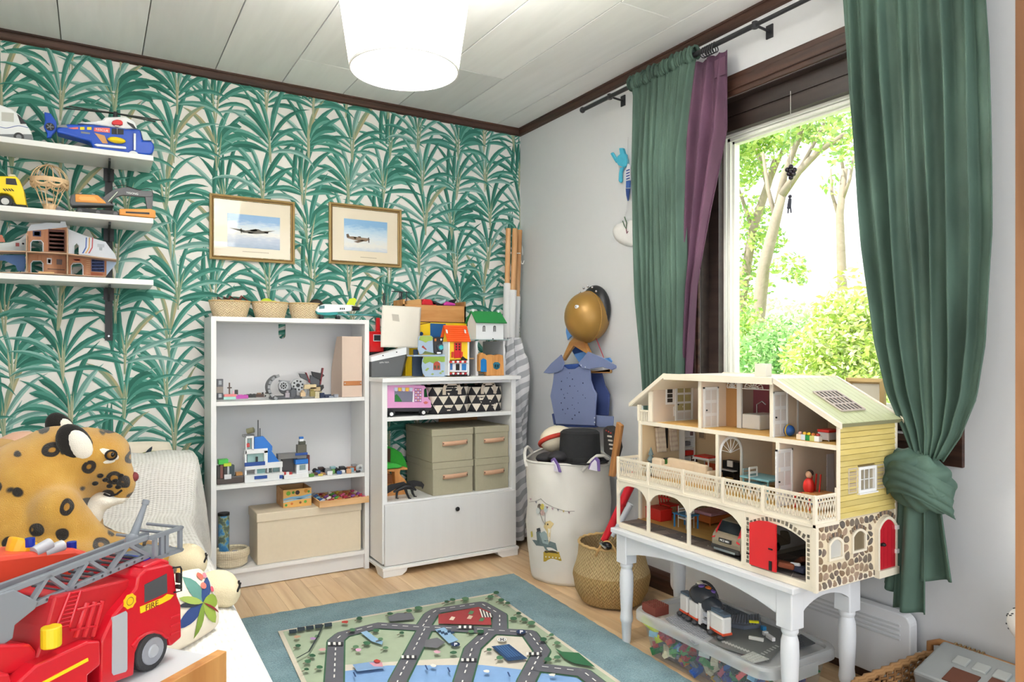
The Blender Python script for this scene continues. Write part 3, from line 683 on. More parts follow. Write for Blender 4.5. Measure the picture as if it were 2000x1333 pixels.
# ================= bookcase contents =================
SEA=weave('ecd6b0','b8946a',90.,85.,.8,.8)
BT=bcz
def seabasket(label,xc,yc,rt,rb,hh,z,wob=.0,sy=.8):
    o=thing('seagrass_basket',label,'basket',(xc,yc,z),'small seagrass baskets on the bookcase')
    prof=[(0,.002),(rb*.96,.002),(rb,.006),(rb+(rt-rb)*.5,hh*.5),(rt,hh),(rt-.006,hh),(rb+(rt-rb)*.5-.006,hh*.5),(rb-.006,.01),(0,.01)]
    MB().lathe(prof,(xc,yc,z),40,sy=sy,uv=True).build('body',SEA,o,smooth=True)
    MB().tube([(xc+(rt-.003)*math.cos(a),yc+(rt-.003)*sy*math.sin(a),z+hh) for a in [2*PI*i/40 for i in range(40)]],.0042,6,closed=True).build('rim',mat((205,172,122),.85,.2,90.),o,smooth=True)
    return o
for (a,b,la,c_) in ((407,490,'leftmost small seagrass basket on top of the bookcase',0),(491,563,'middle small seagrass basket on top of the bookcase',1),(563,630,'small seagrass basket beside the toy aeroplane',2)):
    p,q=PY(a,588,-.13),PY(b,592,-.13); r=(q.x-p.x)/2
    seabasket(la,(p.x+q.x)/2,-.13,r,r*.80,.075,BT,sy=.62 if c_ == 0 else .75)
    xc,yc=(p.x+q.x)/2,-.13
    if c_ == 0:
        for k in range(5):
            m=MB().tube([(xc-.05+.02*k+rnd(-.02,.02),yc+rnd(-.04,.03),BT+.05),(xc-.05+.025*k,yc-.01,BT+.085+rnd(0,.015)),(xc-.03+.028*k,yc-.03+rnd(-.02,.02),BT+.075)],[.006,.007,.003],6)
            tag(m.build('toy_animal',mat((70+8*k,40,30),.5)),['dark brown toy','small brown toy','bent brown toy','brown toy horn','reddish brown toy'][k]+' poking out of the leftmost seagrass basket','toy')
    elif c_ == 1:
        m=MB().ball((xc-.02,yc-.02,BT+.075),(.028,.02,.02)).ball((xc+.015,yc-.01,BT+.07),(.02,.02,.016))
        tag(m.build('toy_vehicle',mat((196,214,48),.4),smooth=True),'lime yellow toy in the middle seagrass basket','toy')
        tag(MB().obox((xc+.05,yc,BT+.062),(.03,.03,.04),.4).build('toy_vehicle',mat((90,120,130),.4),bevel=.004),'grey blue toy in the middle seagrass basket','toy')
    else:
        tag(MB().ball((xc+.045,yc-.02,BT+.07),(.035,.03,.03)).build('toy_animal',mat((52,38,32),.5),smooth=True),'dark rounded toy in the basket beside the aeroplane','toy')
# brick aeroplane on top
ay=-.20
pl_=thing('toy_aeroplane','white and teal brick-built toy aeroplane with lime tail on the bookcase','toy',tuple(PY(655,622,ay).xy)+(BT,))
W_='3'
pp(MB(),None,[(617,607),(622,599),(634,594),(690,596),(694,600),(690,608),(640,611),(622,611)],ay,.045).build('fuselage',mat((235,238,240),.3),pl_,bevel=.004)
pp(MB(),None,[(617,608),(640,611),(660,610),(660,615),(640,617),(620,614)],ay+.003,.04).build('belly',mat((30,140,140),.3),pl_,bevel=.002)
pp(MB(),None,[(676,597),(683,584),(692,582),(697,586),(692,598)],ay+.018,.01).build('tail_fin',mat((196,214,30),.3),pl_)
pp(MB(),None,[(624,598),(634,597),(634,603),(623,604)],ay-.001,.047).build('cockpit_window',mat((60,110,116),.1),pl_)
q=PY(692,603,ay-.005); MB().cyl((q.x-.012,q.y,q.z),(q.x+.025,q.y,q.z),.013,.009,12).build('engine',BLACK,pl_,smooth=True)
MB().cyl((q.x-.0125,q.y,q.z),(q.x-.0115,q.y,q.z),.006).build('engine_fan',CHROME,pl_)
a,b=PY(645,613,ay-.06),PY(735,612,ay-.06)
m=MB().prism([(PY(640,612,ay).x,ay+.02),(PY(665,612,ay).x,ay+.02),(PY(733,612,ay).x,ay-.025),(PY(722,612,ay).x,ay-.025)],2,PY(650,614,ay).z-.003,PY(650,614,ay).z+.003); m.build('wing',mat((40,128,130),.35),pl_)
for k in range(3): pb(MB(),None,664+3.6*k,601.5,666+3.6*k,605.5,ay-.0012,.002).build('cabin_window',BLACK,pl_)
for xx in (630,662): q=PY(xx,620,ay); MB().cyl((q.x,ay+.005,BT+.009),(q.x,ay+.035,BT+.009),.009,n=10).build('wheel',BLACK,pl_,smooth=True)
for xx in (628,660): q=PY(xx,615,ay+.01); MB().box(q.x-.004,q.x+.006,ay+.012,ay+.03,BT+.006,q.z+.004).build('landing_gear',GREY,pl_)
# magazine file
mfx0,mfx1=PY(668,700,-.215).x,-1.052
mf=thing('magazine_file','pale pink beige upright magazine file with tan leather pull','box',(mfx0,-.1,SH[0]))
t_=.004; prof=[(-.215,SH[0]+.001),(-.215,SH[0]+.298),(-.13,SH[0]+.298),(-.05,SH[0]+.16),(-.035,SH[0]+.11),(-.03,SH[0]+.001)]
PK=mat((212,190,174),.8,.03,60.,bump=.1,bs=500.)
for x0,nm in ((mfx0,'side_panel'),(mfx1-t_,'side_panel')): MB().prism(prof,0,x0,x0+t_).build(nm,PK,mf)
MB().box(mfx0+t_,mfx1-t_,-.215,-.211,SH[0]+.001,SH[0]+.298).build('spine',PK,mf)
MB().box(mfx0+t_,mfx1-t_,-.034,-.03,SH[0]+.001,SH[0]+.11).box(mfx0+t_,mfx1-t_,-.211,-.034,SH[0]+.001,SH[0]+.005).build('back',PK,mf)
xa,xb=PY(671,750,-.216).x,PY(706,750,-.216).x; zz=PY(688,749,-.216).z
pu=MB().box(xa,xb,-.2195,-.2155,zz-.011,zz+.011).build('pull',mat((176,112,62),.5,.1),mf,bevel=.002)
for x in (xa+.006,xb-.006): MB().cyl((x,-.2215,zz),(x,-.2195,zz),.003,n=8).build('rivet',CHROME,pu)
ORD='first second third fourth fifth sixth seventh eighth ninth tenth eleventh twelfth thirteenth fourteenth fifteenth sixteenth'.split()
# --- level 1 brick toys (y about -.2) ---
SY=-.205
def brickm(name,label,rows,Y=SY,cat='toy',parts=None,zsnap=None,group=None):
    """small brick-built toy: rows = [part, colour, x0,y0,x1,y1, depth, yoff]"""
    x=sum((r[2]+r[4])/2 for r in rows)/len(rows); yb=max(r[5] for r in rows); q=PY(x,yb,Y); o=thing(name,label,cat,(q.x,Y,q.z),group)
    by={}
    for r in rows: by.setdefault(r[0],[]).append(r)
    for k,rs in by.items():
        for r in rs:
            m_=MB(); pb(m_,None,r[2],r[3],r[4],r[5],Y+r[7],r[6]); m_.build(k,mat(r[1],.35,.03),o,bevel=.0008,seg=1)
    return o
brickm('brick_tower','stack of grey toy blocks at the left end of the upper shelf',[('block',(92,92,98),424,741,436,756,.025,0),('block',(150,138,128),423,756,436,768,.027,0),('block',(70,72,78),424,768,436,781,.026,0),('window',(170,172,178),427,744,433,752,.002,-.001),('window',(180,182,188),427,770,433,777,.002,-.001)])
brickm('toy_boat','mint and pink brick toy with a little mast on the upper shelf',[('base',(160,214,204),437,776,461,780.5,.04,.0),('deck',(224,130,130),438,771,462,776,.03,.005),('mast',(92,66,48),447,748,449.5,771,.005,.015),('yard',(70,52,40),444,757,453,759,.005,.014),('bucket',(236,170,190),455,764,457,772,.006,.01),('figure',(60,52,52),459,762,465,771,.012,.012)])
brickm('brick_plate','magenta flat brick toy on the upper shelf',[('plate',(186,72,170),461,773,485,779,.04,.005),('bump',(208,100,190),466,771.5,474,773,.02,.01),('bump',(160,50,150),478,771.5,483,773,.02,.01)])
brickm('brick_stand','flat black brick stand on the upper shelf',[('plate',(34,34,36),484,771,501,777,.035,.008),('stud',(50,50,54),488,769.5,491,771,.006,.015),('stud',(50,50,54),495,769.5,498,771,.006,.015)])
brickm('brick_sledge','brown and tan low brick toy on the upper shelf',[('body',(70,46,38),500,770.5,518,776,.03,.005),('seat',(150,116,90),503,768,510,770.5,.02,.01),('post',(40,34,34),512,767,515,770.5,.012,.01)])
brickm('brick_cart','small dark grey and white brick toy before the spaceship',[('body',(196,194,190),516,770,527,775,.025,.0),('wheel',(40,40,42),517,772,520,775.5,.004,-.004),('seat',(90,80,76),519,767,525,770,.015,.004)])
# generic grey brick spaceship
gs=thing('toy_spaceship','grey brick-built toy spaceship with a curved armoured wing','toy',tuple(PY(555,775,SY).xy)+(SH[0],))
LG=mat((150,152,156),.35,.04); DG=mat((82,84,90),.4,.05); GG=mat((178,180,184),.3)
q=PY(533,753,SY); cq=PY(556,752,SY)
def wingf(u,v):
    a=2.0+2.3*u; rr=.075; c=Vector((cq.x-.005,SY+.03,SH[0]+.056))
    return (c.x+rr*1.05*math.cos(a)*.85,SY-.01+.075*v,c.z+rr*math.sin(a)*.78)
MB().grid(wingf,16,6).build('wing',DG,gs,solid=.008)
for k in range(7):
    u=k/6.5; p=wingf(u,0); MB().obox((p[0]-.002,SY-.014,p[2]),(.012,.008,.016),0,0,-(2.0+2.3*u)).build('wing_plate',LG,gs)
MB().ball((cq.x+.012,SY+.03,SH[0]+.05),(.034,.03,.03),14,10).build('hull',LG,gs,smooth=True)
p=PY(553,754,SY-.004); MB().cyl((p.x,SY-.012,p.z),(p.x,SY+.004,p.z),.022,n=16).build('cockpit_ring',GG,gs);
for k in range(8):
    a=2*PI*k/8; MB().obox((p.x+.012*math.cos(a),SY-.0128,p.z+.012*math.sin(a)),(.006,.0015,.006),0,0,-a).build('cockpit_pane',BLACK,gs)
MB().cyl((p.x,SY-.0145,p.z),(p.x,SY-.012,p.z),.005).build('cockpit_hub',BLACK,gs)
MB().obox((cq.x+.03,SY+.02,SH[0]+.028),(.05,.05,.03)).obox((cq.x-.012,SY+.02,SH[0]+.008),(.10,.06,.014)).build('undercarriage',DG,gs,bevel=.002)
MB().obox((cq.x+.005,SY+.03,SH[0]+.083),(.045,.03,.008),0,0,.1).build('fin',LG,gs)
p=PY(581,753,SY+.01); wh=thing('brick_wheel_toy','round grey and white brick disc toy beside the spaceship','toy',(p.x,SY,SH[0]))
MB().cyl((p.x,SY+.0,p.z),(p.x,SY+.025,p.z),.030,n=20).build('disc',GG,wh)
for k in range(8): a=2*PI*k/8+.2; MB().cyl((p.x+.021*math.cos(a),SY-.002,p.z+.021*math.sin(a)),(p.x+.021*math.cos(a),SY,p.z+.021*math.sin(a)),.0045,n=8).build('stud',BLACK,wh)
MB().cyl((p.x,SY-.003,p.z),(p.x,SY,p.z),.009).build('hub',DARK,wh); MB().box(p.x-.02,p.x+.02,SY+.005,SY+.03,SH[0],SH[0]+.014).build('foot',DG,wh)
for k,(x0,y0,x1,y1,c,la) in enumerate(((557,764,566,777,(168,160,168),'pale grey brick figure stand in front of the spaceship'),(568,758,578,776,(88,90,96),'dark grey small brick machine in front of the spaceship'),(587,763,597,775,(206,176,140),'tan round-topped brick toy'),(606,761,616,775,(146,132,74),'olive brick block on the upper shelf'))):
    q=PY((x0+x1)/2,y1,SY-.012); o=thing('brick_block',la,'toy',(q.x,SY,SH[0]))
    m=MB(); pb(m,None,x0,y0+4,x1,y1,SY-.012,.018); m.build('body',mat(c,.4),o,bevel=.002); a=PY(x0,y0,SY-.012); b=PY(x1,y0+4,SY-.012); MB().cyl(((a.x+b.x)/2,SY-.003,b.z),((a.x+b.x)/2,SY-.003,a.z),(b.x-a.x)*.32,n=10).build('stud',mat(c,.4),o)
# dark winged brick ship leaning at the right
ds=thing('toy_spaceship','black and red brick-built toy spaceship with raised wings','toy',tuple(PY(612,775,SY+.03).xy)+(SH[0],))
YY=SY+.06
for nm,c,pts in (('wing',DG,[(584,730),(597,731),(607,747),(600,744),(588,738)]),('wing',mat((40,38,42),.4),[(609,726),(630,730),(634,734),(624,742),(612,736)]),('hull',DG,[(607,733),(622,738),(628,755),(612,760),(606,748)]),('blade',mat((170,30,48),.35),[(611,727),(618,729),(625,742),(616,738)]),('blade',mat((120,20,34),.35),[(630,719),(632.5,719.5),(627,752),(624.5,751)]),('blade',mat((120,20,34),.35),[(597,728),(599,728),(607,748),(604,748)]),('foot',mat((38,36,38),.4),[(612,758),(632,752),(633,758),(620,774),(612,774)])):
    pp(MB(),None,pts,YY+rnd(-.01,.01),.02).build(nm,c,ds,bevel=.001)
brickm('brick_walker','tan brick toy beneath the black and red spaceship',[('body',(206,186,146),592,752,618,760,.03,0),('body',(184,160,120),606,757,626,764,.03,.0),('leg',(150,150,152),594,760,598,772,.008,.004),('leg',(120,124,130),600,760,603,774,.008,.004),('leg',(186,160,120),618,764,622,772,.01,.004)])
rr=random.Random(5)
for k in range(9):
    x=619+k*4.6; h_=rr.uniform(4,13)*(1-.07*k); c=rr.choice(((70,80,100),(150,156,166),(206,206,206),(48,58,84),(110,116,124),(190,180,150)))
    q=PY(x,775,SY+.015*(k % 2)); o=MB().obox((q.x,SY+.015*(k % 2),SH[0]+.003*h_*.55),(.022,.016,.003*h_*1.1),rr.uniform(-.5,.5)).build('loose_brick',mat(c,.35),bevel=.001,seg=1)
    tag(o,'loose brick piece before the magazine file, '+ORD[k]+' from the left','toy brick','loose bricks before the magazine file')
# --- level 2: police station set ---
S2=SH[1]; SY2=-.20
def seg2(name,label,rows,Y=SY2,group=None): return brickm(name,label,rows,Y,group=group)
tr_=seg2('brick_train','dark brick engine with green roof at the left end of the middle shelf',[('chassis',(70,58,54),424,937,476,943,.05,-.01),('barrel',(120,72,64),430,909,436,935,.03,0),('barrel',(60,52,54),437,912,444,935,.03,0),('panel',(200,200,204),444,911,448,933,.03,0),('panel',(52,66,74),448,910,458,934,.03,0),('body',(50,46,46),424,912,430,937,.035,0),('roof',(66,186,70),427,899,446,907,.04,-.005),('roof',(190,206,40),437,906,452,911,.03,-.006),('grille',(210,210,214),438,928,452,936,.006,-.012),('crate',(190,132,66),461,924,474,931,.03,0),('deck',(90,84,84),452,931,476,937,.04,-.005)])
BL=(22,108,196); BW=(232,234,236); TG=(168,204,200); DB=(26,70,150)
ps=seg2('brick_police_station','white and blue brick-built toy station with sloped blue roof on the middle shelf',[('base',(222,224,224),478,930,555,937,.06,-.02),('post',BW,478,881,482,930,.04,0),('post',BW,516,881,523,908,.04,0),('post',BW,480,856,483,880,.03,0),('post',BW,492,856,496,880,.03,0),('floor',BW,479,879,523,885,.05,0),('floor',BW,479,908,552,913,.055,-.006),('beam',DB,478,905,518,909,.01,-.008),('pane',TG,483,886,516,904,.004,.02),('pane',TG,484,858,492,878,.004,.02),('roof',BW,481,853,496,856,.04,-.002),('post',BW,547,913,551,931,.04,0),('post',BW,498,913,502,931,.03,.01),('post',BW,522,913,525,931,.03,.01),('door',(120,168,168),502,914,518,932,.004,.012),('pane',(120,150,150),533,914,545,931,.004,.02),('step',DB,497,931,522,935,.008,-.024),('step',DB,546,929,553,935,.01,-.022),('antenna',(60,62,66),503.2,821,505.2,853,.004,.018),('antenna',(60,62,66),507,837,508.8,853,.004,.018),('figure',(30,32,36),500,893,504,906,.01,.002),('figure',(60,34,40),520,925,526,932,.01,-.004),('shelf',(190,60,60),482,867,488,874,.02,-.004),('plate',(110,110,112),475,850,497,853,.03,.0),('drum',(70,92,90),526,914,531,931,.02,.01)])
m=MB(); pp(m,None,[(497,855),(515,853),(532,872),(532,881),(497,881)],SY2+.004,.035); m.build('blue_roof',mat(BL,.3),ps,bevel=.001)
m=MB(); pp(m,None,[(523,881),(530,881),(550,908),(523,910)],SY2+.004,.035); m.build('blue_roof',mat(BL,.3),ps,bevel=.001)
q=PY(489,842,SY2); MB().cyl((q.x-.012,SY2+.01,q.z-.003),(q.x+.014,SY2-.004,q.z+.004),.013,n=12).cyl((q.x+.014,SY2-.004,q.z+.004),(q.x+.016,SY2-.005,q.z+.0045),.009,n=12).build('spotlight',mat((140,138,110),.3),ps)
tw=seg2('brick_watchtower','white and blue brick gate tower with dark garage on the middle shelf',[('base',(226,226,226),551,929,603,936,.06,-.02),('tower',BW,579,908,602,935,.035,-.01),('window',(130,150,150),585,909,597,918,.003,-.012),('roof',BL,577,899,602,906,.045,-.015),('step',DB,580,929,588,934,.004,-.014),('step',DB,594,929,602,934,.004,-.014),('wall',(66,62,66),551,893,581,922,.03,.02),('bridge',(120,118,118),543,888,599,894,.04,0),('cabin',(96,92,80),581,870,599,886,.03,.0),('cabin_roof',(70,72,60),585,863,597,870,.025,.003),('lamp',BL,585,854,593,858,.014,.006),('lamp',(236,238,240),585,858,593,863,.014,.006),('deck',DB,577,886,601,889,.04,-.004),('kerb',(190,60,60),553,923,559,928,.01,-.018),('kerb',(236,236,236),559,923,565,928,.01,-.018),('kerb',(190,60,60),565,923,571,928,.01,-.018),('pillar',(110,44,44),600,890,605,920,.02,.02)])
rr=random.Random(12)
PAL=((60,60,64),(190,190,192),(96,150,70),(210,190,90),(120,170,190),(200,150,110),(236,236,236),(90,60,50),(210,90,60),(70,100,160))
def bcar(label,xpx,ypx,c1,c2,Y,wr=.010):
    q=PY(xpx,ypx,Y); o=thing('brick_car',label,'toy car',(q.x,Y,S2))
    z=S2; MB().box(q.x-.03,q.x+.03,Y-.012,Y+.018,z+.008,z+.018).build('chassis',mat(c1,.35),o,bevel=.001)
    MB().box(q.x-.008,q.x+.018,Y-.010,Y+.016,z+.018,z+.030).build('cabin',mat(c2,.3),o,bevel=.003)
    for dx in (-.02,.02):
        for dy in (-.014,.02): MB().cyl((q.x+dx,Y+dy-.004,z+wr),(q.x+dx,Y+dy+.004,z+wr),wr,n=10).build('wheel',BLACK,o)
bcar('little black brick car beside the watchtower',625,925,(50,50,54),(70,52,48),SY2+.06,.012)
bcar('little grey brick car with teal windscreen',648,922,(120,128,130),(150,190,196),SY2+.05,.010)
bcar('low black brick racing car on the middle shelf',666,920,(30,32,34),(60,62,66),SY2+.03,.012)
bcar('small orange and grey brick car near the right end of the middle shelf',690,916,(206,120,70),(150,150,152),SY2+.06,.008)
for k in range(16):
    x=608+k*6.1; Y=SY2-.015+.03*(k % 3); h_=rr.uniform(.008,.022); q=PY(x,930,Y)
    o=MB().obox((q.x,Y,S2+h_/2),(rr.uniform(.014,.03),.016,h_),rr.uniform(-.8,.8)).build('loose_brick',mat(rr.choice(PAL),.35),bevel=.002,seg=1)
    tag(o,'loose brick piece among the brick cars, '+ORD[k]+' from the left','toy brick','loose bricks among the brick cars')
for k,(x,r) in enumerate(((641,.016),(703,.019))):
    q=PY(x,920,SY2); tag(MB().lathe([(r*.35,0),(r,0),(r,.014),(r*.35,.014),(r*.35,0)],(q.x,SY2-.005,S2+r),16,'y',cap=False).build('toy_wheel',mat((110,112,116) if k == 0 else (178,182,184),.3),smooth=True),['dark loose toy wheel on the middle shelf','pale clear loose toy wheel at the right end of the middle shelf'][k],'toy')  # two loose toy wheels, each turned as a plain ring
# --- level 3 ---
S3=SH[2]
LN=mat((222,208,184),.85,.04,50.,bump=.15,bs=500.)
bx0,bx1=PY(501,1080,-.225).x,-1.058; bz=PY(501,1030,-.225)
bb=thing('storage_box','large cream linen storage box with lid at the bottom of the bookcase','box',((bx0+bx1)/2,-.13,S3))
MB().box(bx0+.004,bx1-.002,-.222,-.032,S3+.0005,S3+.232).build('body',LN,bb,bevel=.003)
MB().box(bx0,bx1,-.228,-.028,S3+.196,S3+.238).build('lid',LN,bb,bevel=.004)
zt=S3+.238
# wooden painted box
wx0,wx1=PY(553,990,-.17).x,PY(608,990,-.17).x
wb_=thing('wooden_box','open plywood box painted with river and plants on the cream box','box',((wx0+wx1)/2,-.1,zt))
PW=wood('c98f52','e0b27c',0,5.,.6,6.)
hh=.085
MB().box(wx0,wx1,-.172,-.167,zt,zt+hh).build('front_panel',PW,wb_)
MB().box(wx0,wx0+.005,-.167,-.035,zt,zt+hh).build('side_panel',PW,wb_); MB().box(wx1-.005,wx1,-.167,-.035,zt,zt+hh).build('side_panel',PW,wb_)
MB().box(wx0,wx1,-.035,-.030,zt,zt+hh).build('back_panel',PW,wb_); MB().box(wx0+.005,wx1-.005,-.167,-.035,zt,zt+.004).build('bottom',PW,wb_)
m=MB(); wd=wx1-wx0
def dd(c,pts,y=-.1726): m.color(c); m.poly([(wx0+wd*a,y,zt+hh*b) for a,b in pts])
dd('e8b464',rect(0,1,0,1)); dd('7fb0d0',[(0,.40),(.3,.47),(.6,.42),(1,.55),(1,.68),(.6,.58),(.3,.6),(0,.52)],-.1729); dd('9cc4d8',[(0,.3),(.4,.38),(1,.42),(1,.48),(.4,.46),(0,.36)],-.1729)
for a,b,r,c in ((.18,.8,.09,'7cb83c'),(.35,.82,.06,'4f9a3a'),(.8,.85,.08,'d8902c'),(.9,.8,.05,'5aa03c'),(.78,.25,.06,'5aa03c'),(.3,.2,.05,'d87830'),(.6,.22,.05,'8a5a30'),(.1,.15,.05,'4f9a3a'),(.5,.8,.09,'3c2a2a')): dd(c,circ(a,b,r*.9,9,ry=r*1.4),-.1731)
m.build('painted_front',VC(.6),wb_)
# tray with compartments
tx0,tx1=PY(618,1000,-.20).x,PY(719,1000,-.225).x
ty0,ty1=-.255,-.05; tx1=-1.03
ty=thing('wooden_tray','divided wooden tray full of small trinkets on the cream box','tray',((tx0+tx1)/2,-.15,zt))
TW=wood('cf9a62','e6bd8a',0,5.,.6,6.); th=.03
MB().box(tx0,tx1,ty0,ty0+.006,zt,zt+th).build('front_panel',TW,ty); MB().box(tx0,tx1,ty1-.006,ty1,zt,zt+th).build('back_panel',TW,ty)
for x in (tx0,tx1-.006): MB().box(x,x+.006,ty0+.006,ty1-.006,zt,zt+th).build('side_panel',TW,ty)
MB().box(tx0+.006,tx1-.006,ty0+.006,ty1-.006,zt,zt+.004).build('bottom',TW,ty)
nx,ny=6,5
for i in range(1,nx): x=tx0+(tx1-tx0)*i/nx; MB().box(x-.0015,x+.0015,ty0+.006,ty1-.006,zt+.004,zt+th-.004).build('divider',TW,ty)
for j in range(1,ny): y=ty0+(ty1-ty0)*j/ny; MB().box(tx0+.006,tx1-.006,y-.0015,y+.0015,zt+.004,zt+th-.005).build('divider',TW,ty)
rr=random.Random(9); TC=('8a4a9a','c8384a','4f9a3a','e0608a','d8c040','3a6ab0','c87840','b0b4b8','3a2a30','e8e0d0','7ab0c8','a03040')
for i in range(nx):
    for j in range(ny):
        x=tx0+(tx1-tx0)*(i+.5)/nx; y=ty0+(ty1-ty0)*(j+.5)/ny; c=rr.choice(TC); sh=rr.randint(0,2); m=MB()
        if sh == 0: m.ball((x,y,zt+.026),(.012,.012,.010),8,6)
        elif sh == 1: m.obox((x,y,zt+.024),(.02,.018,.016),rr.uniform(0,1))
        else: m.cyl((x-.01,y,zt+.024),(x+.01,y+.004,zt+.032),.007,n=8)
        tag(m.build('trinket',mat(c,.4),smooth=True),'trinket in the divided wooden tray, '+ORD[j]+' row from the front, '+ORD[i]+' from the left','trinket','trinkets in the wooden tray')
# tube
q0=PY(437,1000,-.12); tb=thing('toy_tube','blue map-patterned cylinder with black caps standing in the bookcase','tube',(q0.x,-.12,S3))
zt2=PY(437,1002,-.12).z
tm,nt,b_=newmat('marbled_print'); tc=nd(nt,'TexCoord'); nz=nd(nt,'TexNoise',i_Scale=32.,i_Detail=3.); nt.links.new(tc.outputs['Object'],nz.inputs[0]); rp=ramp(nt,[(.4,'3f7fb4'),(.5,'62a0c8'),(.56,'9aa070'),(.62,'5b6a5c')]); nt.links.new(nz.outputs[0],rp.inputs[0]); nt.links.new(rp.outputs[0],b_.inputs[0]); b_.inputs['Roughness'].default_value=.3
MB().cyl((q0.x,-.12,S3+.012),(q0.x,-.12,zt2-.008),.024,n=20).build('tube_body',tm,tb,smooth=True)
MB().cyl((q0.x,-.12,zt2-.012),(q0.x,-.12,zt2),.0255,n=20).build('cap',BLACK,tb,smooth=True); MB().cyl((q0.x,-.12,S3),(q0.x,-.12,S3+.014),.027,n=20).build('cap',BLACK,tb,smooth=True)
# crochet basket
cqx=PY(455,1090,-.17).x-.005; ck=thing('crochet_basket','small cream crocheted basket with folded rim at the bottom of the bookcase','basket',(cqx,-.165,S3))
CR=weave('e6d9bd','b8a582',120.,130.,.9,.8,'check')
MB().lathe([(0,.001),(.055,.001),(.068,.012),(.07,.04),(.068,.06),(.062,.058),(.06,.02),(0,.012)],(cqx,-.165,S3),32,uv=True,sy=.85).build('body',CR,ck,smooth=True)
MB().lathe([(.062,.075),(.070,.082),(.078,.074),(.079,.052),(.074,.044),(.068,.05),(.062,.075)],(cqx,-.165,S3),32,cap=False,uv=True,sy=.85).build('folded_rim',CR,ck,smooth=True)
for k in range(5): tag(MB().obox((cqx-.035+.017*k,-.17+.01*(k % 2),S3+.055),(.025,.02,.02),k).build('trinket',mat(TC[(k*5+2) % 12],.4),bevel=.003),['red','cream','brown','blue','dark'][k]+' small piece inside the crocheted basket','trinket','pieces in the crochet basket')
# ================= wall shelf toys =================
WY=-.20
def H(*p): return [(60+a/7.69,200+b/7.69) for a,b in p]
ZS1=1.877+.022
he=thing('toy_helicopter','blue and white toy rescue helicopter with yellow float on the top wall shelf','toy',(PY(200,300,WY).x,WY,ZS1))
BLU=mat((22,78,190),.3,.03); WHT=mat((236,238,240),.3,.02); YEL=mat((250,214,20),.35,.03); REDP=mat((206,30,38),.3,.04)
pp(MB(),None,H((385,380),(560,322),(950,332),(1420,400),(1645,400),(1680,570),(1820,576),(1862,660),(1840,755),(1790,785),(1450,765),(1160,735),(935,690),(890,585),(760,548),(560,495),(385,445)),WY,.075).build('body',BLU,he,bevel=.008,seg=3)
pp(MB(),None,H((690,305),(1080,262),(1110,216),(1440,212),(1565,290),(1605,392),(1420,396),(950,330)),WY+.004,.067).build('roof',WHT,he,bevel=.008,seg=3)
pp(MB(),None,H((1650,420),(1740,440),(1825,572),(1685,570)),WY+.006,.063).build('canopy',mat((190,205,200),.08,.02),he,bevel=.004)
pp(MB(),None,H((1445,290),(1540,330),(1580,390),(1545,392),(1455,318)),WY+.001,.003).build('side_window',DARK,he)
tf=pp(MB(),None,H((200,140),(300,162),(385,290),(392,420),(325,485),(305,528),(240,536),(242,462),(192,365),(212,280)),WY+.03,.018).build('tail_fin',BLU,he,bevel=.004)
q=PY(*H((290,370))[0],WY+.03); MB().cyl((q.x,WY+.026,q.z),(q.x,WY+.031,q.z),.0155,n=16).build('tail_rotor_well',BLACK,tf)
for k in range(5): a=k*2*PI/5; MB().obox((q.x+.007*math.cos(a),WY+.0255,q.z+.007*math.sin(a)),(.013,.0015,.003),0,0,-a).build('tail_rotor_blade',GREY,tf)
hb=PY(*H((1270,165))[0],WY+.035); MB().cyl((hb.x,WY+.035,hb.z-.02),(hb.x,WY+.035,hb.z+.006),.010,.007,12).build('rotor_mast',DARK,he)
for a,ln in ((.0,.185),(PI,.165),(.35,.16),(PI-.33,.19)): MB().obox((hb.x+ln/2*math.cos(a),WY+.035+ln/2*math.sin(a)*.6,hb.z),(ln,.012,.003),a*.6 if abs(a) < 1 else -(PI-a)*.6).build('rotor_blade',mat((66,68,66),.5),he)
fq=PY(*H((1290,570))[0],WY-.012); MB().ball(fq,(.0335,.018,.0125),16,10).build('float',YEL,he,smooth=True)
pp(MB(),None,H((1215,392),(1395,405),(1395,485),(1215,478)),WY-.0012,.002).build('door_opening',BLACK,he)
pp(MB(),None,H((1215,300),(1240,270),(1300,258),(1360,268),(1385,300),(1382,330),(1350,340),(1250,335),(1220,320)),WY-.012,.02).build('winch',REDP,he,bevel=.003)
w0=PY(*H((1297,340))[0],WY-.006); w1=PY(*H((1300,480))[0],WY-.006); MB().cyl(w0,w1,.0022,n=6).cyl((w0.x-.008,w0.y,w0.z-.004),(w0.x+.008,w0.y,w0.z-.004),.005,n=8).build('winch_cable',CHROME,he)
pp(MB(),None,H((950,378),(1190,385),(1190,458),(950,436)),WY-.0012,.002).build('name_panel',mat((226,96,88),.4),he)
tq=PY(*H((1070,417))[0],WY-.0013); text('lettering','RESCUE',.0115,WHT,he,frame(tq,(1,0,-.02),(0,0,1)),.0004,1.15)
for x0 in (740,846): pp(MB(),None,H((x0,370),(x0+68,370),(x0+68,412),(x0,412)),WY-.0012,.002).build('cabin_window',YEL,he)
pp(MB(),None,H((560,385),(715,372),(715,402),(640,402)),WY-.001,.002).build('stripe',mat((226,110,96),.4),he)
pp(MB(),None,H((400,345),(530,335),(560,380),(400,372)),WY-.001,.002).build('tail_panel',GREY,he); pp(MB(),None,H((755,435),(890,455),(890,480),(755,465)),WY-.001,.002).build('vent',GREY,he)
pp(MB(),None,H((955,455),(1110,500),(1160,620),(1080,615)),WY-.001,.002).build('flash',mat((206,150,90),.4),he)
pp(MB(),None,H((948,632),(990,620),(1430,665),(1438,690),(1425,702),(1000,660)),WY-.008,.012).build('sponson',WHT,he,bevel=.002)
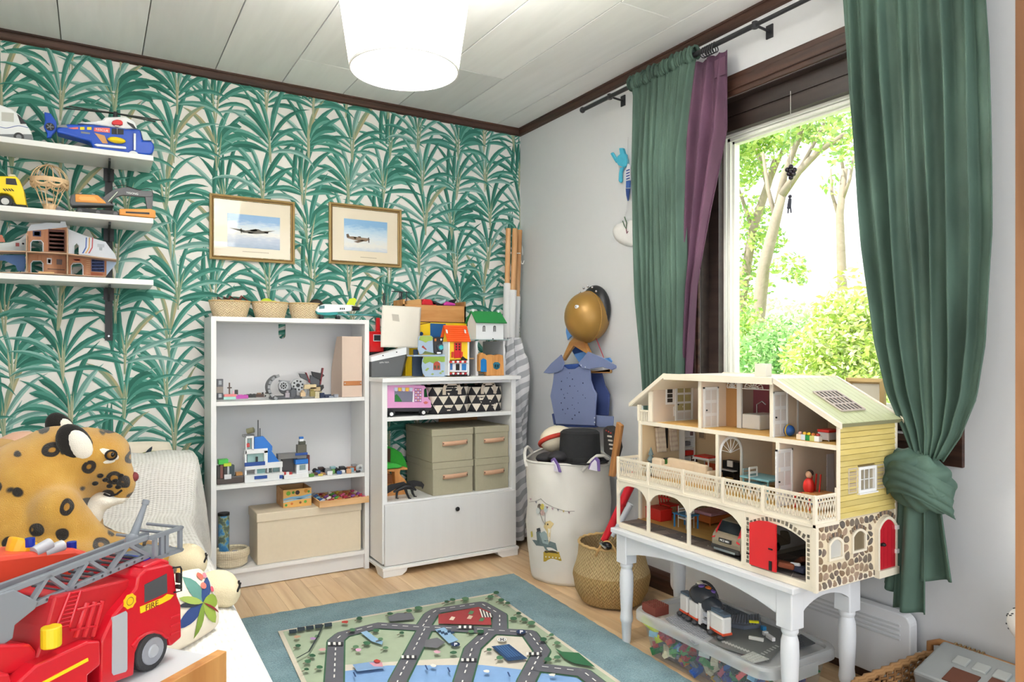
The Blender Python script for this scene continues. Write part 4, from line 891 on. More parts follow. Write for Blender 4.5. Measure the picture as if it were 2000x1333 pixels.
MB().cyl(PY(*H((1562,470))[0],WY-.012),PY(*H((1562,720))[0],WY-.012),.0045,n=10).build('skid_strut',WHT,he)
a,b=PY(*H((1432,768))[0],WY-.012),PY(*H((1652,790))[0],WY-.012); c_=(a.x+b.x)/2
MB().prism([(c_-.019*math.cos(t),ZS1+.0012+.017*math.sin(t)) for t in [PI*i/12 for i in range(13)]],1,WY-.022,WY-.006).build('skid_foot',WHT,he,bevel=.002)
MB().box(PY(200,300,WY).x-.01,PY(275,300,WY).x,WY+.01,WY+.06,ZS1+.0005,ZS1+.012).build('keel',BLU,he)
# camper van
vn=thing('toy_camper_van','white toy camper van with blue waves at the left end of the top wall shelf','toy',(PY(0,270,WY).x,WY,ZS1))
pp(MB(),None,[(-95,212),(-90,204),(0,204),(22,212),(38,224),(52,244),(61,256),(64,270),(-95,268)],WY,.085).build('body',WHT,vn,bevel=.006,seg=3)
pp(MB(),None,[(-95,262),(28,262),(62,262),(66,275),(-95,271)],WY-.003,.09).build('sill',GREY,vn,bevel=.003)
pp(MB(),None,[(33,222),(40,228),(52,242),(40,242)],WY-.001,.087).build('windscreen',DARK,vn); pp(MB(),None,[(3,219),(27,221),(27,238),(3,236)],WY-.0012,.002).build('side_window',mat((196,196,190),.2),vn)
m=MB(); pts=[(x,248+2.2*math.sin(x*.13)) for x in range(-60,60,5)]; m.tube([PY(a,b,WY-.001) for a,b in pts],.0012,4); m.build('wave_stripe',mat((60,90,170),.4),vn)
for xx in (37,-60):
    q=PY(xx,268,WY-.004); wl=MB().cyl((q.x,WY-.008,ZS1+.0175),(q.x,WY+.012,ZS1+.0175),.017,n=18).build('wheel',DARK,vn,smooth=True); MB().cyl((q.x,WY-.010,ZS1+.0175),(q.x,WY-.008,ZS1+.0175),.009,n=12).build('hubcap',GREY,wl)
# middle shelf
ZS2=1.612+.022
def G(*p): return [(a/6.25,310+b/6.25) for a,b in p]
yt=thing('toy_truck','yellow toy lorry with black hazard stripes on the middle wall shelf','toy',(PY(0,400,WY).x,WY,ZS2))
pp(MB(),None,G((-500,205),(195,214),(240,262),(292,385),(300,450),(322,545),(322,572),(190,560),(150,470),(90,425),(20,420),(-500,420)),WY,.08).build('cab',YEL,yt,bevel=.005,seg=3)
pp(MB(),None,G((72,238),(190,245),(212,325),(72,312)),WY-.001,.003).build('side_window',DARK,yt); pp(MB(),None,G((205,240),(230,262),(262,330),(225,325)),WY+.004,.073).build('windscreen',DARK,yt)
for k in range(4): pp(MB(),None,G((30+32*k,366),(50+32*k,368),(80+32*k,398),(60+32*k,396)),WY-.0012,.002).build('hazard_stripe',BLACK,yt)
pp(MB(),None,G((100,215),(120,190),(180,195),(195,215)),WY+.02,.04).build('beacon',mat((240,230,200),.3),yt)
pp(MB(),None,G((-300,560),(180,540),(322,570),(322,584),(-300,578)),WY+.002,.07).build('bumper',BLACK,yt)
for xx in (65,-330):
    q=PY(*G((xx,505))[0],WY-.004); r_=.0235; wl=MB().cyl((q.x,WY-.010,ZS2+r_),(q.x,WY+.014,ZS2+r_),r_,n=20).build('wheel',BLACK,yt,smooth=True); MB().cyl((q.x,WY-.0125,ZS2+r_),(q.x,WY-.010,ZS2+r_),.013,n=14).build('hub',mat((205,205,205),.3),wl)
# wooden balloon
bq=PY(97,353,WY+.02); bl=thing('wooden_balloon_model','openwork plywood hot air balloon model on the middle wall shelf','model',(bq.x,WY+.02,ZS2))
LW=mat((222,188,148),.6,.1,40.); BR=.064
bz_=bq.z-.002
for k in range(14):
    a=2*PI*k/14; pth=[]
    for i in range(13):
        p=PI*(.02+.72*i/12); r_=BR*math.sin(p)*(1 if p < PI*.6 else .93); pth.append((bq.x+r_*math.cos(a),bq.y+r_*math.sin(a),bz_+BR*math.cos(p)*1.0))
    MB().tube(pth,.0017,4).build('rib',LW,bl)
for zf,w_ in ((.0,.006),(-.10,.005)):
    r_=BR*math.sqrt(1-zf*zf)+.001; MB().lathe([(r_,-w_),(r_+.002,-w_),(r_+.002,w_),(r_,w_),(r_,-w_)],(bq.x,bq.y,bz_+BR*zf),24,cap=False).build('ring',LW,bl)
for k in range(8):
    a=2*PI*k/8; pth=[(bq.x+(BR*.98)*math.cos(a+.39*t)*1.0,bq.y+BR*.98*math.sin(a+.39*t),bz_-.012-.014*math.sin(PI*t/2)) for t in (0,.5,1,1.5,2)]; MB().tube(pth,.0042,5).build('garland',LW,bl)
bb0=ZS2+.001
for k in range(6):
    a=2*PI*k/6+.2; MB().cyl((bq.x+BR*.7*math.cos(a),bq.y+BR*.7*math.sin(a),bz_-BR*.68),(bq.x+.022*math.cos(a),bq.y+.022*math.sin(a),bb0+.02),.0022,n=5).build('rope_rod',LW,bl)
MB().lathe([(.020,0),(.024,.026),(.021,.026),(.018,.004),(0,.004)],(bq.x,bq.y,bb0),12).build('gondola',LW,bl); MB().lathe([(.026,.026),(.028,.03),(.023,.03),(.022,.026),(.026,.026)],(bq.x,bq.y,bb0),12,cap=False).build('gondola_rim',LW,bl)
MB().lathe([(.012,.045),(.016,.055),(.010,.055)],(bq.x,bq.y,bb0),10).build('burner',LW,bl)
tag(MB().obox((PY(116,407,WY).x,WY+.03,ZS2+.012),(.045,.03,.022)).build('toy_block',mat((120,120,122),.5),bevel=.008),'small grey toy part beside the wooden balloon','toy')
# excavator
ex=thing('toy_excavator','grey and orange toy excavator with raised arm on the middle wall shelf','toy',(PY(200,410,WY).x,WY,ZS2))
EG=mat((92,92,96),.45,.06); EO=mat((222,148,62),.4,.05)
tz=PY(180,405,WY).z; a,b=PY(*G((925,640))[0],WY).x,PY(*G((1460,640))[0],WY).x
def track(y0):
    r_=.0125; pts=[(a+r_+r_*math.cos(t),ZS2+r_+.001+r_*math.sin(t)) for t in [PI/2+PI*i/8 for i in range(9)]]+[(b-r_+r_*math.cos(t),ZS2+r_+.001+r_*math.sin(t)) for t in [-PI/2+PI*i/8 for i in range(9)]]
    MB().prism(pts,1,y0,y0+.022).build('track',DARK,ex,bevel=.001)
    for k in range(3): x=a+.015+(b-a-.03)*k/2; MB().cyl((x,y0-.002,ZS2+.0135),(x,y0,ZS2+.0135),.008,n=10).build('track_wheel',EG,ex)
track(WY-.005); track(WY+.05)
pp(MB(),None,G((850,500),(870,440),(920,425),(1200,440),(1320,520),(1400,575),(880,575),(850,545)),WY+.002,.062).build('chassis',EG,ex,bevel=.004)
pp(MB(),None,G((918,432),(1190,445),(1280,520),(1300,548),(920,528)),WY-.001,.068).build('engine_cover',EO,ex,bevel=.003)
pp(MB(),None,G((975,460),(1150,468),(1190,515),(985,508),(960,485)),WY-.0022,.002).build('side_grille',mat((236,170,90),.4),ex)
pp(MB(),None,G((1240,490),(1290,445),(1390,375),(1500,350),(1560,345),(1740,390),(1850,398),(1870,440),(1850,468),(1740,466),(1500,445),(1420,468),(1330,545),(1270,530)),WY+.015,.018).build('boom',EG,ex,bevel=.002)
pp(MB(),None,G((1755,395),(1850,395),(1872,440),(1860,600),(1835,640),(1800,640),(1785,560)),WY+.017,.014).build('stick',EG,ex,bevel=.002)
MB().cyl(PY(*G((1300,545))[0],WY+.01),PY(*G((1435,405))[0],WY+.01),.003,n=8).build('ram',CHROME,ex)
MB().tube([PY(*p,WY+.012) for p in G((1390,340),(1500,322),(1560,340),(1700,385),(1800,365),(1850,378),(1870,430))],.0014,6).build('hose',BLACK,ex)
bkt=pp(MB(),None,G((1455,612),(1840,612),(1900,635),(1900,722),(1850,722),(1455,690)),WY-.012,.05).build('bucket',EO,ex,bevel=.004)
pp(MB(),None,G((1535,645),(1825,658),(1825,682),(1535,665)),WY-.0132,.002).build('bucket_slot',DARK,bkt)
tq=PY(*G((1615,425))[0],WY+.0148); text('lettering','YIGONG',.0115,WHT,ex,frame(tq,(1,0,-.03),(0,0,1)),.0003,1.)
# spaceship house on the lowest shelf
ZS3=1.352+.022; HY_=-.135
def S(*p): return [(a/6.25,420+b/6.25) for a,b in p]
sp_=thing('toy_playhouse','open cardboard spaceship playhouse with brown rooms on the lowest wall shelf','toy',(PY(110,530,HY_).x,HY_,ZS3))
CBR=wood('a8704e','c69270',2,6.,.7,8.); CWH=mat((208,214,224),.7,.05,30.); CTN=mat((190,158,132),.7,.05)
def holed(outer,hx0,hx1,hy0,hy1):
    arch=[(hx1,hy1),(hx1,hy0+30),(hx1-25,hy0),(hx0+25,hy0),(hx0,hy0+30),(hx0,hy1)]
    return outer,arch
def wallhole(c,x0,x1,yt0,yt1,yb0,yb1,hx0,hx1,hy0):
    m_=MB(); yb_h0=yb0+(yb1-yb0)*(hx0-x0)/(x1-x0); yb_h1=yb0+(yb1-yb0)*(hx1-x0)/(x1-x0)
    pts=[(x0,yb0),(hx0,yb_h0),(hx0,hy0+30),(hx0+25,hy0),(hx1-25,hy0),(hx1,hy0+30),(hx1,yb_h1),(x1,yb1),(x1,yt1),(x0,yt0)]
    pp(m_,None,S(*pts),HY_,.003); m_.build('room_wall',c,sp_)
    tr_m=MB(); tr_m.tube([PY(*p,HY_-.001) for p in S((hx0,yb_h0),(hx0,hy0+30),(hx0+25,hy0),(hx1-25,hy0),(hx1,hy0+30),(hx1,yb_h1))],.0022,4); tr_m.build('door_surround',CWH,sp_)
wallhole(CBR,330,820,200,150,440,462,375,525,312); wallhole(CBR,330,812,470,488,700,722,378,525,562); wallhole(CBR,828,1300,505,545,722,748,870,1012,590)
wallhole(CWH,828,1060,170,262,470,492,902,966,348)
pp(MB(),None,S((1060,262),(1290,330),(1340,400),(1405,480),(1425,545),(1060,492)),HY_,.003).build('nose_panel',CWH,sp_)
pp(MB(),None,S((1300,545),(1425,548),(1415,600),(1340,690),(1300,740)),HY_+.001,.003).build('nose_panel',mat((170,190,216),.6,.05),sp_)
pp(MB(),None,S((345,165),(380,120),(560,95),(735,100),(740,78),(800,80),(805,108),(825,160),(330,212)),HY_+.004,.003).build('roof_edge',CWH,sp_)
pp(MB(),None,S((-400,330),(0,345),(120,335),(240,300),(328,225),(328,440),(-400,432)),HY_,.003).build('tail_panel',mat((196,202,202),.7,.06,40.),sp_)
pp(MB(),None,S((-400,490),(300,490),(315,560),(300,690),(215,685),(190,620),(60,560),(-400,540)),HY_,.003).build('tail_panel',mat((88,122,178),.6,.15,30.),sp_)
pp(MB(),None,S((-60,240),(25,245),(65,330),(-60,335)),HY_+.008,.003).build('tail_flag',mat((196,120,96),.6),sp_)
pp(MB(),None,S((-400,433),(320,440),(820,468),(1425,540),(1425,552),(820,480),(320,452),(-400,445)),HY_-.075,.078).build('upper_floor',CTN,sp_)
pp(MB(),None,S((-400,692),(330,700),(820,725),(1290,748),(1290,758),(820,735),(330,710),(-400,702)),HY_-.075,.078).build('lower_floor',CTN,sp_)
for x0,y0,y1 in ((322,225,700),(822,165,722)): pp(MB(),None,S((x0-5,y0),(x0+6,y0),(x0+6,y1),(x0-5,y1)),HY_-.075,.078).build('divider',CTN,sp_)
m=MB(); YP=HY_-.0012
def sd(c,*p): pp(m,c,S(*p),YP,.001)
sd('5d2d22',(590,170),(790,185),(790,450),(590,445))
for k in range(5): sd('b07848',(600,205+50*k),(780,215+50*k),(780,245+50*k),(600,235+50*k))
for k in range(15): x=612+12*(k % 14); sd(('7a4a30','d0a070','5d6a60')[k % 3],(x,210+50*(k % 5)),(x+8,210+50*(k % 5)),(x+8,236+50*(k % 5)),(x,236+50*(k % 5)))
sd('3c4468',(400,195),(500,195),(500,265),(400,260)); sd('d8d2c8',(418,205),(485,205),(485,255),(418,250))
sd('e8e8ec',(572,525),(632,530),(630,605),(572,600)); sd('2c3040',(585,540),(620,545),(615,590),(585,585)); sd('6a5a5a',(690,540),(760,545),(755,610),(690,605)); sd('2e2e36',(580,655),(790,668),(790,675),(580,663))
sd('3a4a80',(1115,540),(1275,552),(1275,700),(1115,690))
for r_ in range(4):
    for k in range(7): sd('d8dce4',(1125+21*k,550+38*r_),(1139+21*k,551+38*r_),(1139+21*k,572+38*r_),(1125+21*k,571+38*r_))
sd('a0522d',(1110,700),(1255,712),(1255,745),(1110,738)); sd('c86a50',(895,535),(985,540),(985,568),(895,562)); sd('d8d2c8',(905,542),(975,546),(975,560),(905,556))
for k,c in enumerate(('3c62b0','e0a860','c05058')):
    x=1048+38*k; sd(c,(x,275),(x+14,278),(x+8,400),(x-30,470),(x-48,470),(x-5,395))
sd('b8c0cc',(1190,352),(1275,360),(1272,398),(1188,390)); sd('a8b0bc',(1210,395),(1250,398),(1245,435),(1212,430)); sd('a04a48',(190,340),(235,342),(235,385),(190,384)); sd('e0e0e0',(255,330),(308,332),(308,372),(255,370)); sd('22262c',(268,340),(296,342),(296,362),(268,360))
for k in range(8): sd('d8b890',(1055,530+25*k),(1100,533+25*k),(1100,538+25*k),(1055,535+25*k))
stuff(m.build('printed_decoration',VC(.6),sp_))
pp(MB(),None,S((470,690),(660,700),(660,718),(470,708)),HY_-.06,.03).build('bench',mat((214,176,120),.5),sp_)

# ================= sofa =================
SX,SZ=-1.845,.365
sf=thing('sofa','low sofa along the left wall draped in white crochet','sofa',(-2.4,-1.0,0))
SFB=mat((206,198,184),.9,.05,bump=.2,bs=300.)
MB().rbox(-2.95,SX-.02,-2.0,-.06,.02,SZ-.02,.03).build('seat_base',SFB,sf,bevel=.01)
MB().rbox(-3.12,-2.72,-2.0,-.06,.02,.70,.05).build('backrest',SFB,sf,bevel=.02)
MB().rbox(-2.9,-1.80,-.30,-.06,.02,.60,.06).build('armrest',SFB,sf,bevel=.03)
bkm=weave('f3f1ec','cfcbc2',95.,110.,.95,1.,'check')
blk=thing('crochet_blanket','white openwork crochet blanket covering the sofa seat and arm','blanket',(-2.2,-1.0,.37))
prof=[(-.045,.50),(-.05,.58),(-.08,.622),(-.14,.632),(-.22,.628),(-.29,.60),(-.325,.54),(-.335,.46),(-.36,.40),(-.42,SZ+.015),(-.6,SZ+.008),(-1.1,SZ+.008),(-1.6,SZ+.006),(-2.02,SZ+.004)]
def blank(u,v):
    s=u*1.42; t=v*(len(prof)-1); i=min(int(t),len(prof)-2); k=t-i; y=prof[i][0]+(prof[i+1][0]-prof[i][0])*k; z=prof[i][1]+(prof[i+1][1]-prof[i][1])*k
    arm=max(0,min(1,(.40+y)/.12)) if y > -.5 else 0
    xe=SX+(.045 if arm > 0 else 0)*arm-.012*max(0,-y-.9)
    S0=1.0; r=.035
    wv=.010*math.sin(y*16+1)+.006*math.sin(y*37)
    if s <= S0: x=xe-r-(S0-s)*.95; zz=z+.004*math.sin(x*40+y*23)
    else:
        k=s-S0
        if k < r*PI/2: a=k/r; x=xe-r+r*math.sin(a); zz=z-r+r*math.cos(a)
        else: d=k-r*PI/2; x=xe+(.035*min(1,d*3)+wv*min(1,d*6)); zz=max(.012,z-r-d)
    return (x,y,zz)
MB().grid(blank,90,110,uv=True).build('blanket_cloth',bkm,blk,smooth=2,solid=.006)
MB().tube([blank(.995,v/60) for v in range(10,61)],.006,6).build('hem',mat((240,238,232),.9),blk)
# cushions
def cushion(label,c,size,rot,m_,cat='cushion',art=None):
    o=thing('cushion',label,cat,c); M=Matrix.Translation(c) @ rot.to_4x4()
    def fn(s_):
        def f(u,v):
            x,y=(u-.5)*2,(v-.5)*2; e=(1-abs(x)**2.6)*(1-abs(y)**2.6); p=1-.06*(x*x*y*y)*2
            return M @ Vector((x*size[0]/2*p*(1-.05*(1-y*y)*0),y*size[1]/2*p,s_*size[2]/2*max(0,e)**.5))
        return f
    MB().grid(fn(1),20,20).grid(fn(-1),20,20).build('cover',m_,o,smooth=2)
    if art:
        m2=MB()
        for j,(cc,pts) in enumerate(art):
            m2.color(cc)
            def f(u,v): return fn(1)(u,v)
            n=len(pts); cu=sum(p[0] for p in pts)/n; cv=sum(p[1] for p in pts)/n; V=[]; K=4
            for r_ in range(1,K+1):
                for p in pts: V.append(M @ (M.inverted() @ f(cu+(p[0]-cu)*r_/K,cv+(p[1]-cv)*r_/K)+Vector((0,0,.0012+.0002*j))))
            V.append(M @ (M.inverted() @ f(cu,cv)+Vector((0,0,.0012+.0002*j))))
            fs=[((r_*n+i),r_*n+(i+1) % n,(r_+1)*n+(i+1) % n,(r_+1)*n+i) for r_ in range(K-1) for i in range(n)]+[(K*n,i,(i+1) % n) for i in range(n)]
            m2.add(V,fs)
        stuff(m2.build('floral_print',VC(.9),o))
    return o
LINEN=mat((226,216,198),.9,.03,80.,bump=.15,bs=600.)
def petal(cx,cy,a,ln,wd,n=10):
    return [(cx+math.cos(a)*ln*t-math.sin(a)*wd*s*math.sin(PI*min(1,t*1.0))**.7,cy+math.sin(a)*ln*t+math.cos(a)*wd*s*math.sin(PI*t)**.7) for s,ts in ((1,[i/6 for i in range(7)]),(-1,[i/6 for i in range(5,0,-1)])) for t in ts]
ART=[('5f8f84',petal(.62,.48,1.75,.46,.09)),('2f4a80',petal(.62,.48,.85,.42,.08)),('2c447c',petal(.62,.48,3.55,.45,.09)),('8fa83c',petal(.62,.48,-.2,.34,.10)),('9ab04a',petal(.62,.48,-1.1,.40,.08)),('7f9a3a',petal(.62,.48,-2.0,.45,.05)),('30343c',petal(.62,.48,2.85,.36,.04)),('a0b458',petal(.62,.48,2.55,.36,.05)),('d86a5a',petal(.74,.78,1.3,.14,.05)),('d88a9a',petal(.80,.80,.6,.13,.04)),('e07a6a',circ(.72,.70,.05,10)),('d85a6a',circ(.86,.60,.045,10)),('8a2a2a',petal(.62,.48,-.75,.36,.018))]
# cushion leaning near the front edge of the sofa
ccq=Vector((-2.015,-1.71,SZ+.085))
fwd=Vector((.62,-.70,.36)).normalized(); rt_=Vector((0,0,1)).cross(fwd).normalized(); up_=fwd.cross(rt_)
cushion('cream cushion with blue and green flower print standing on the sofa',ccq,(.21,.17,.09),Matrix((rt_,up_,fwd)).transposed(),LINEN,art=ART)
p=PY(270,893,-.045); cushion('cream cushion with leaf print tucked behind the sofa arm',(p.x-.02,-.075,.585),(.32,.18,.05),Matrix.Rotation(PI/2,3,'X'),LINEN,art=[('7f8f3c',petal(.5,.62,.5,.3,.05)),('2f3a44',petal(.62,.6,1.2,.3,.03)),('8a9a50',petal(.4,.7,2.6,.3,.05))])
# ================= plush leopard =================
LPY=-1.12
def lp(px,py,dy=0): return PY(px,py,LPY+dy)
leo=thing('plush_leopard','big plush leopard with dark rosettes sitting on the sofa','soft toy',(lp(70,1000).x,LPY,SZ+.01))
lm,nt,b_=newmat('leopard_fur'); L=nt.links.new; b_.inputs['Roughness'].default_value=.95; b_.inputs['Sheen Weight'].default_value=.4
tc=nd(nt,'TexCoord'); n0=nd(nt,'TexNoise',i_Scale=9.,i_Detail=2.); L(tc.outputs['Object'],n0.inputs[0])
wmix=nd(nt,'VectorMath',operation='MULTIPLY_ADD'); wmix.inputs[1].default_value=(.035,.035,.035); L(n0.outputs['Color'],wmix.inputs[0]); sq=nd(nt,'Mapping'); sq.inputs['Scale'].default_value=(1,.1,1); L(tc.outputs['Object'],sq.inputs[0]); L(sq.outputs[0],wmix.inputs[2])
vo=nd(nt,'TexVoronoi',i_Scale=19.,i_Randomness=.75); L(wmix.outputs[0],vo.inputs['Vector'])
rp=ramp(nt,[(.0,'b07c1e'),(.15,'a8761c'),(.19,'1c140e'),(.37,'1c140e'),(.41,'c6953a'),(1.,'d2a44a')]); L(vo.outputs['Distance'],rp.inputs[0])
n2=nd(nt,'TexNoise',i_Scale=26.,i_Detail=2.); L(tc.outputs['Object'],n2.inputs[0]); r2=ramp(nt,[(.27,'000000'),(.33,'ffffff')]); L(n2.outputs[0],r2.inputs[0])
mx=nd(nt,'MixRGB'); mx.inputs[1].default_value=rgb('c9983a'); L(r2.outputs[0],mx.inputs[0]); L(rp.outputs[0],mx.inputs[2])
n3=nd(nt,'TexNoise',i_Scale=4.,i_Detail=4.); L(tc.outputs['Object'],n3.inputs[0]); ov=nd(nt,'MixRGB',blend_type='OVERLAY',i_0=.35); L(mx.outputs[0],ov.inputs[1]); L(n3.outputs[0],ov.inputs[2]); L(ov.outputs[0],b_.inputs[0])
n4=nd(nt,'TexNoise',i_Scale=420.,i_Detail=3.); L(tc.outputs['Object'],n4.inputs[0]); bp=nd(nt,'Bump',i_Strength=.7,i_Distance=.006); L(n4.outputs[0],bp.inputs['Height']); L(bp.outputs[0],b_.inputs['Normal'])
def fuse(mb,name,m_,parent,vox=.012,it=12):
    o=mb.build(name,m_,parent,smooth=2); r=o.modifiers.new('remesh','REMESH'); r.mode='VOXEL'; r.voxel_size=vox; r.use_smooth_shade=True
    s=o.modifiers.new('smooth','SMOOTH'); s.iterations=it; s.factor=.5; return o
WF=mat((240,234,222),.95,.04,40.,bump=.6,bs=400.,sheen=.3); BF=mat((26,22,20),.95,.1,bump=.6,bs=400.,sheen=.2); CF=mat((226,212,178),.95,.05,30.,bump=.6,bs=400.)
m=MB()
for a,b,dy,r in ((45,1035,.0,(.20,.19,.17)),(70,960,.0,(.155,.15,.16)),(110,905,.0,(.115,.12,.11)),(165,895,-.01,(.105,.11,.092)),(195,890,-.015,(.085,.10,.078)),(222,925,-.02,(.055,.068,.055)),(243,945,-.02,(.034,.055,.038)),(228,962,-.02,(.045,.055,.032))):
    m.ball(lp(a,b,dy),r,20,14)
# arms
for dy,pts in ((-.15,((110,1000,.07),(150,1040,.06),(190,1068,.05),(222,1078,.048))),(.13,((120,1000,.06),(170,1045,.05),(225,1068,.042)))):
    for (a0,b0,r0),(a1,b1,r1) in zip(pts,pts[1:]):
        for k in range(4): t=k/4; m.ball(lp(a0+(a1-a0)*t,b0+(b1-b0)*t,dy),r0+(r1-r0)*t,12,8)
# hind legs resting forward on the seat
def chain(p0,p1,r0,r1,n=8):
    for k in range(n+1): t=k/n; m.ball(Vector(p0).lerp(Vector(p1),t),r0+(r1-r0)*t,12,8)
hz_=SZ+.06
pawA=PZ(362,1090,hz_+.012); pawB=PZ(420,1150,hz_-.004)
pawA=Vector((max(min(pawA.x,-1.90),-1.97),pawA.y,hz_+.005)); pawB=Vector((-1.905,pawB.y,hz_-.005))
chain(lp(80,1070,.05),pawA+Vector((-.06,.02,0)),.10,.052); chain(lp(60,1090,-.13),pawB+Vector((-.07,.03,0)),.095,.05)
fuse(m,'body',lm,leo,.011,10)
for pw in (pawA,pawB):
    o=fuse(MB().ball(pw,(.06,.055,.05),16,12).ball(pw+Vector((.022,-.02,-.008)),(.04,.045,.042),16,12),'paw',CF,leo,.008,5)
    for k in range(3):
        a=-.6+.5*k; MB().tube([pw+Vector((.056*math.cos(a+.2*j),.058*math.sin(a-.5)+.0,.018+.012*j-.02)) for j in range(3)],.003,5).build('claw_stitch',BF,o)
# face: pale muzzle, brow, nose, eye, ears
fuse(MB().ball(lp(226,974,-.03),(.036,.045,.018),14,10).ball(lp(200,978,-.045),(.042,.05,.026),14,10).ball(lp(178,1000,-.05),(.035,.05,.045),14,10),'chin',WF,leo,.008,5)
MB().ball(lp(208,887,-.096),(.035,.014,.016),14,8,Matrix.Rotation(.5,3,'Y')).build('brow_patch',WF,leo,smooth=2)
MB().ball(lp(205,902,-.1),(.026,.012,.008),12,8).build('cheek_patch',WF,leo,smooth=2)
ey=lp(217,889,-.108); eo=MB().ball(ey,(.0125,.009,.0115),14,10).build('eye',mat((150,106,40),.15),leo,smooth=2); MB().ball(ey+Vector((.004,-.007,.001)),(.0055,.004,.0065)).build('pupil',mat((10,8,8),.1),eo,smooth=2)
MB().tube([ey+Vector((.014*math.cos(t),-.004,.013*math.sin(t))) for t in [2*PI*i/14 for i in range(14)]],.0032,5,closed=True).build('eye_rim',BF,eo,smooth=2)
MB().ball(lp(262,932,-.03),(.013,.022,.015),12,8).build('nose',mat((130,50,54),.5),leo,smooth=2)
MB().tube([lp(238,958,-.07),lp(228,966,-.075),lp(213,970,-.075),lp(203,965,-.08)],.0035,6).build('mouth_stitch',BF,leo)
for a,b in ((225,940),(214,950),(206,938),(231,952),(196,930),(186,945),(236,930)): MB().ball(lp(a,b,-.105 if a < 212 else -.083),(.0085,.005,.0065),8,6).build('cheek_spot',BF,leo,smooth=2)
for px_,py_,dy,sc_ in ((146,868,-.095,1.),(118,838,.07,.85)):
    c=lp(px_,py_,dy); rotE=Matrix.Rotation(-.45,3,'Y')
    er=MB().ball(c,(.042*sc_,.024*sc_,.062*sc_),18,12,rotE).build('ear',BF,leo,smooth=2); MB().ball(c+Vector((.012,-.013*(1 if dy < 0 else .6),-.002)),(.029*sc_,.016*sc_,.047*sc_),14,10,rotE).build('ear_lining',WF,er,smooth=2)
# other soft things at the left edge
po_=thing('plush_elephant','pale pink and straw coloured soft toy behind the leopard at the left edge','soft toy',(PY(10,950,-.75).x,-.75,SZ+.01))
c=PY(30,915,-.72); PE=mat((222,178,154),.95,.05,bump=.3,bs=300.); YE=mat((196,160,104),.95,.06,bump=.3,bs=300.)
fuse(MB().ball(c+Vector((0,0,-.06)),(.11,.1,.16),18,12).ball(c+Vector((.02,-.02,.05)),(.09,.09,.075),18,12).ball(c+Vector((-.03,0,-.16)),(.15,.12,.10),18,12),'body',PE,po_,.012,8)
MB().ball(PY(12,880,-.86),(.06,.02,.035),14,10,Matrix.Rotation(.3,3,'Y')).build('ear',YE,po_,smooth=2); MB().ball(PY(20,905,-.86),(.045,.03,.02),14,10).build('trunk',PE,po_,smooth=2)

# ================= chest with fire engine =================
TD=Vector((math.cos(math.radians(40)),math.sin(math.radians(40)),0)); TN=Vector((TD.y,-TD.x,0)); CZ=.53
P0=PZ(295,1312,CZ);
ch=thing('low_chest','white-topped low chest with a wooden end board in the foreground','chest',(P0.x,P0.y,0))
def tl(u,v,w_): return P0+TD*u-TN*v+Vector((0,0,w_))   # along, leftwards, up
cor=PZ(443,1272,CZ+.012); e1=cor
ue=(e1-P0).dot(TD); ve=-(e1-P0).dot(TN)
def tbox(mb,u0,u1,v0,v1,w0,w1,col=None):
    if col: mb.color(col)
    vs=[tl(u,v,w_) for u in (u0,u1) for v in (v0,v1) for w_ in (w0,w1)]
    return mb.add(vs,[(0,1,3,2),(4,6,7,5),(0,4,5,1),(2,3,7,6),(0,2,6,4),(1,5,7,3)])
tbox(MB(),ue-.9,ue,ve+.02,ve+.30,-.02,0).build('top',mat((220,222,226),.3,.01),ch,bevel=.002)
tbox(MB(),ue-.9,ue,ve,ve+.02,-.50,.012).build('end_board',wood('b0763c','d29c5c',2,3.,.45,10.),ch,bevel=.0015)
tbox(MB(),ue-.88,ue-.01,ve+.02,ve+.29,-.53,-.02).build('body',mat((214,216,220),.4),ch)
# --- fire engine ---
ft=thing('toy_fire_engine','big red toy fire engine with grey turntable ladder in the foreground','toy',P0)
RED=mat((204,22,40),.28,.03,coat=.4); RED2=mat((186,30,40),.35,.05); LGR=mat((132,138,146),.4,.04); DGR=mat((70,72,78),.45)
def TP_(pts,v=0): return [PN(a,b,P0-TN*v,TN) for a,b in pts]
def tpoly(c,pts,v0,v1,nm,bevel=.003,parent=None): return MB().slab(TP_(pts,v0),-TN*(v1-v0)).build(nm,c,parent or ft,bevel=bevel)
# cab
cabp=[(270,1127),(286,1112),(331,1102),(340,1108),(347,1165),(354,1182),(355,1246),(336,1263),(331,1262),(328,1250),(318,1241),(303,1239),(288,1242),(274,1254),(265,1276),(262,1320),(214,1338),(196,1345),(198,1255),(222,1203),(266,1150)]
tpoly(RED,cabp,0,.135,'cab',.004)
MB().slab(TP_([(283,1143),(326,1121),(327,1158),(283,1178)],-.0012),-TN*.004).build('side_window',mat((82,84,88),.15),ft)
MB().slab(TP_([(280,1108),(318,1092),(331,1096),(333,1103),(286,1116)],.008),-TN*.12).build('roof_edge',RED,ft,bevel=.004)
MB().slab(TP_([(282,1093),(300,1089),(304,1093),(304,1099),(282,1103)],.03),-TN*.06).build('blue_beacon',mat((24,50,170),.2),ft,bevel=.002)
MB().slab(TP_([(220,1207),(246,1194),(249,1198),(249,1308),(246,1313),(222,1320),(219,1315)],-.001),-TN*.003).build('roller_shutter',mat((176,180,186),.35,.03),ft)
rs_=MB()
lab=MB().slab(TP_([(274,1186),(318,1168),(327,1161),(340,1163),(333,1171),(316,1180),(275,1199)],-.0012),-TN*.003).build('fire_label',mat((246,208,26),.4),ft)
tq=TP_([(297,1184)],-.0014)[0]; text('lettering','FIRE',.0138,mat((110,40,30),.5),ft,frame(tq,TD,(0,0,1)),.0003,1.1)
bc_=TP_([(253,1175)],-.001)[0]
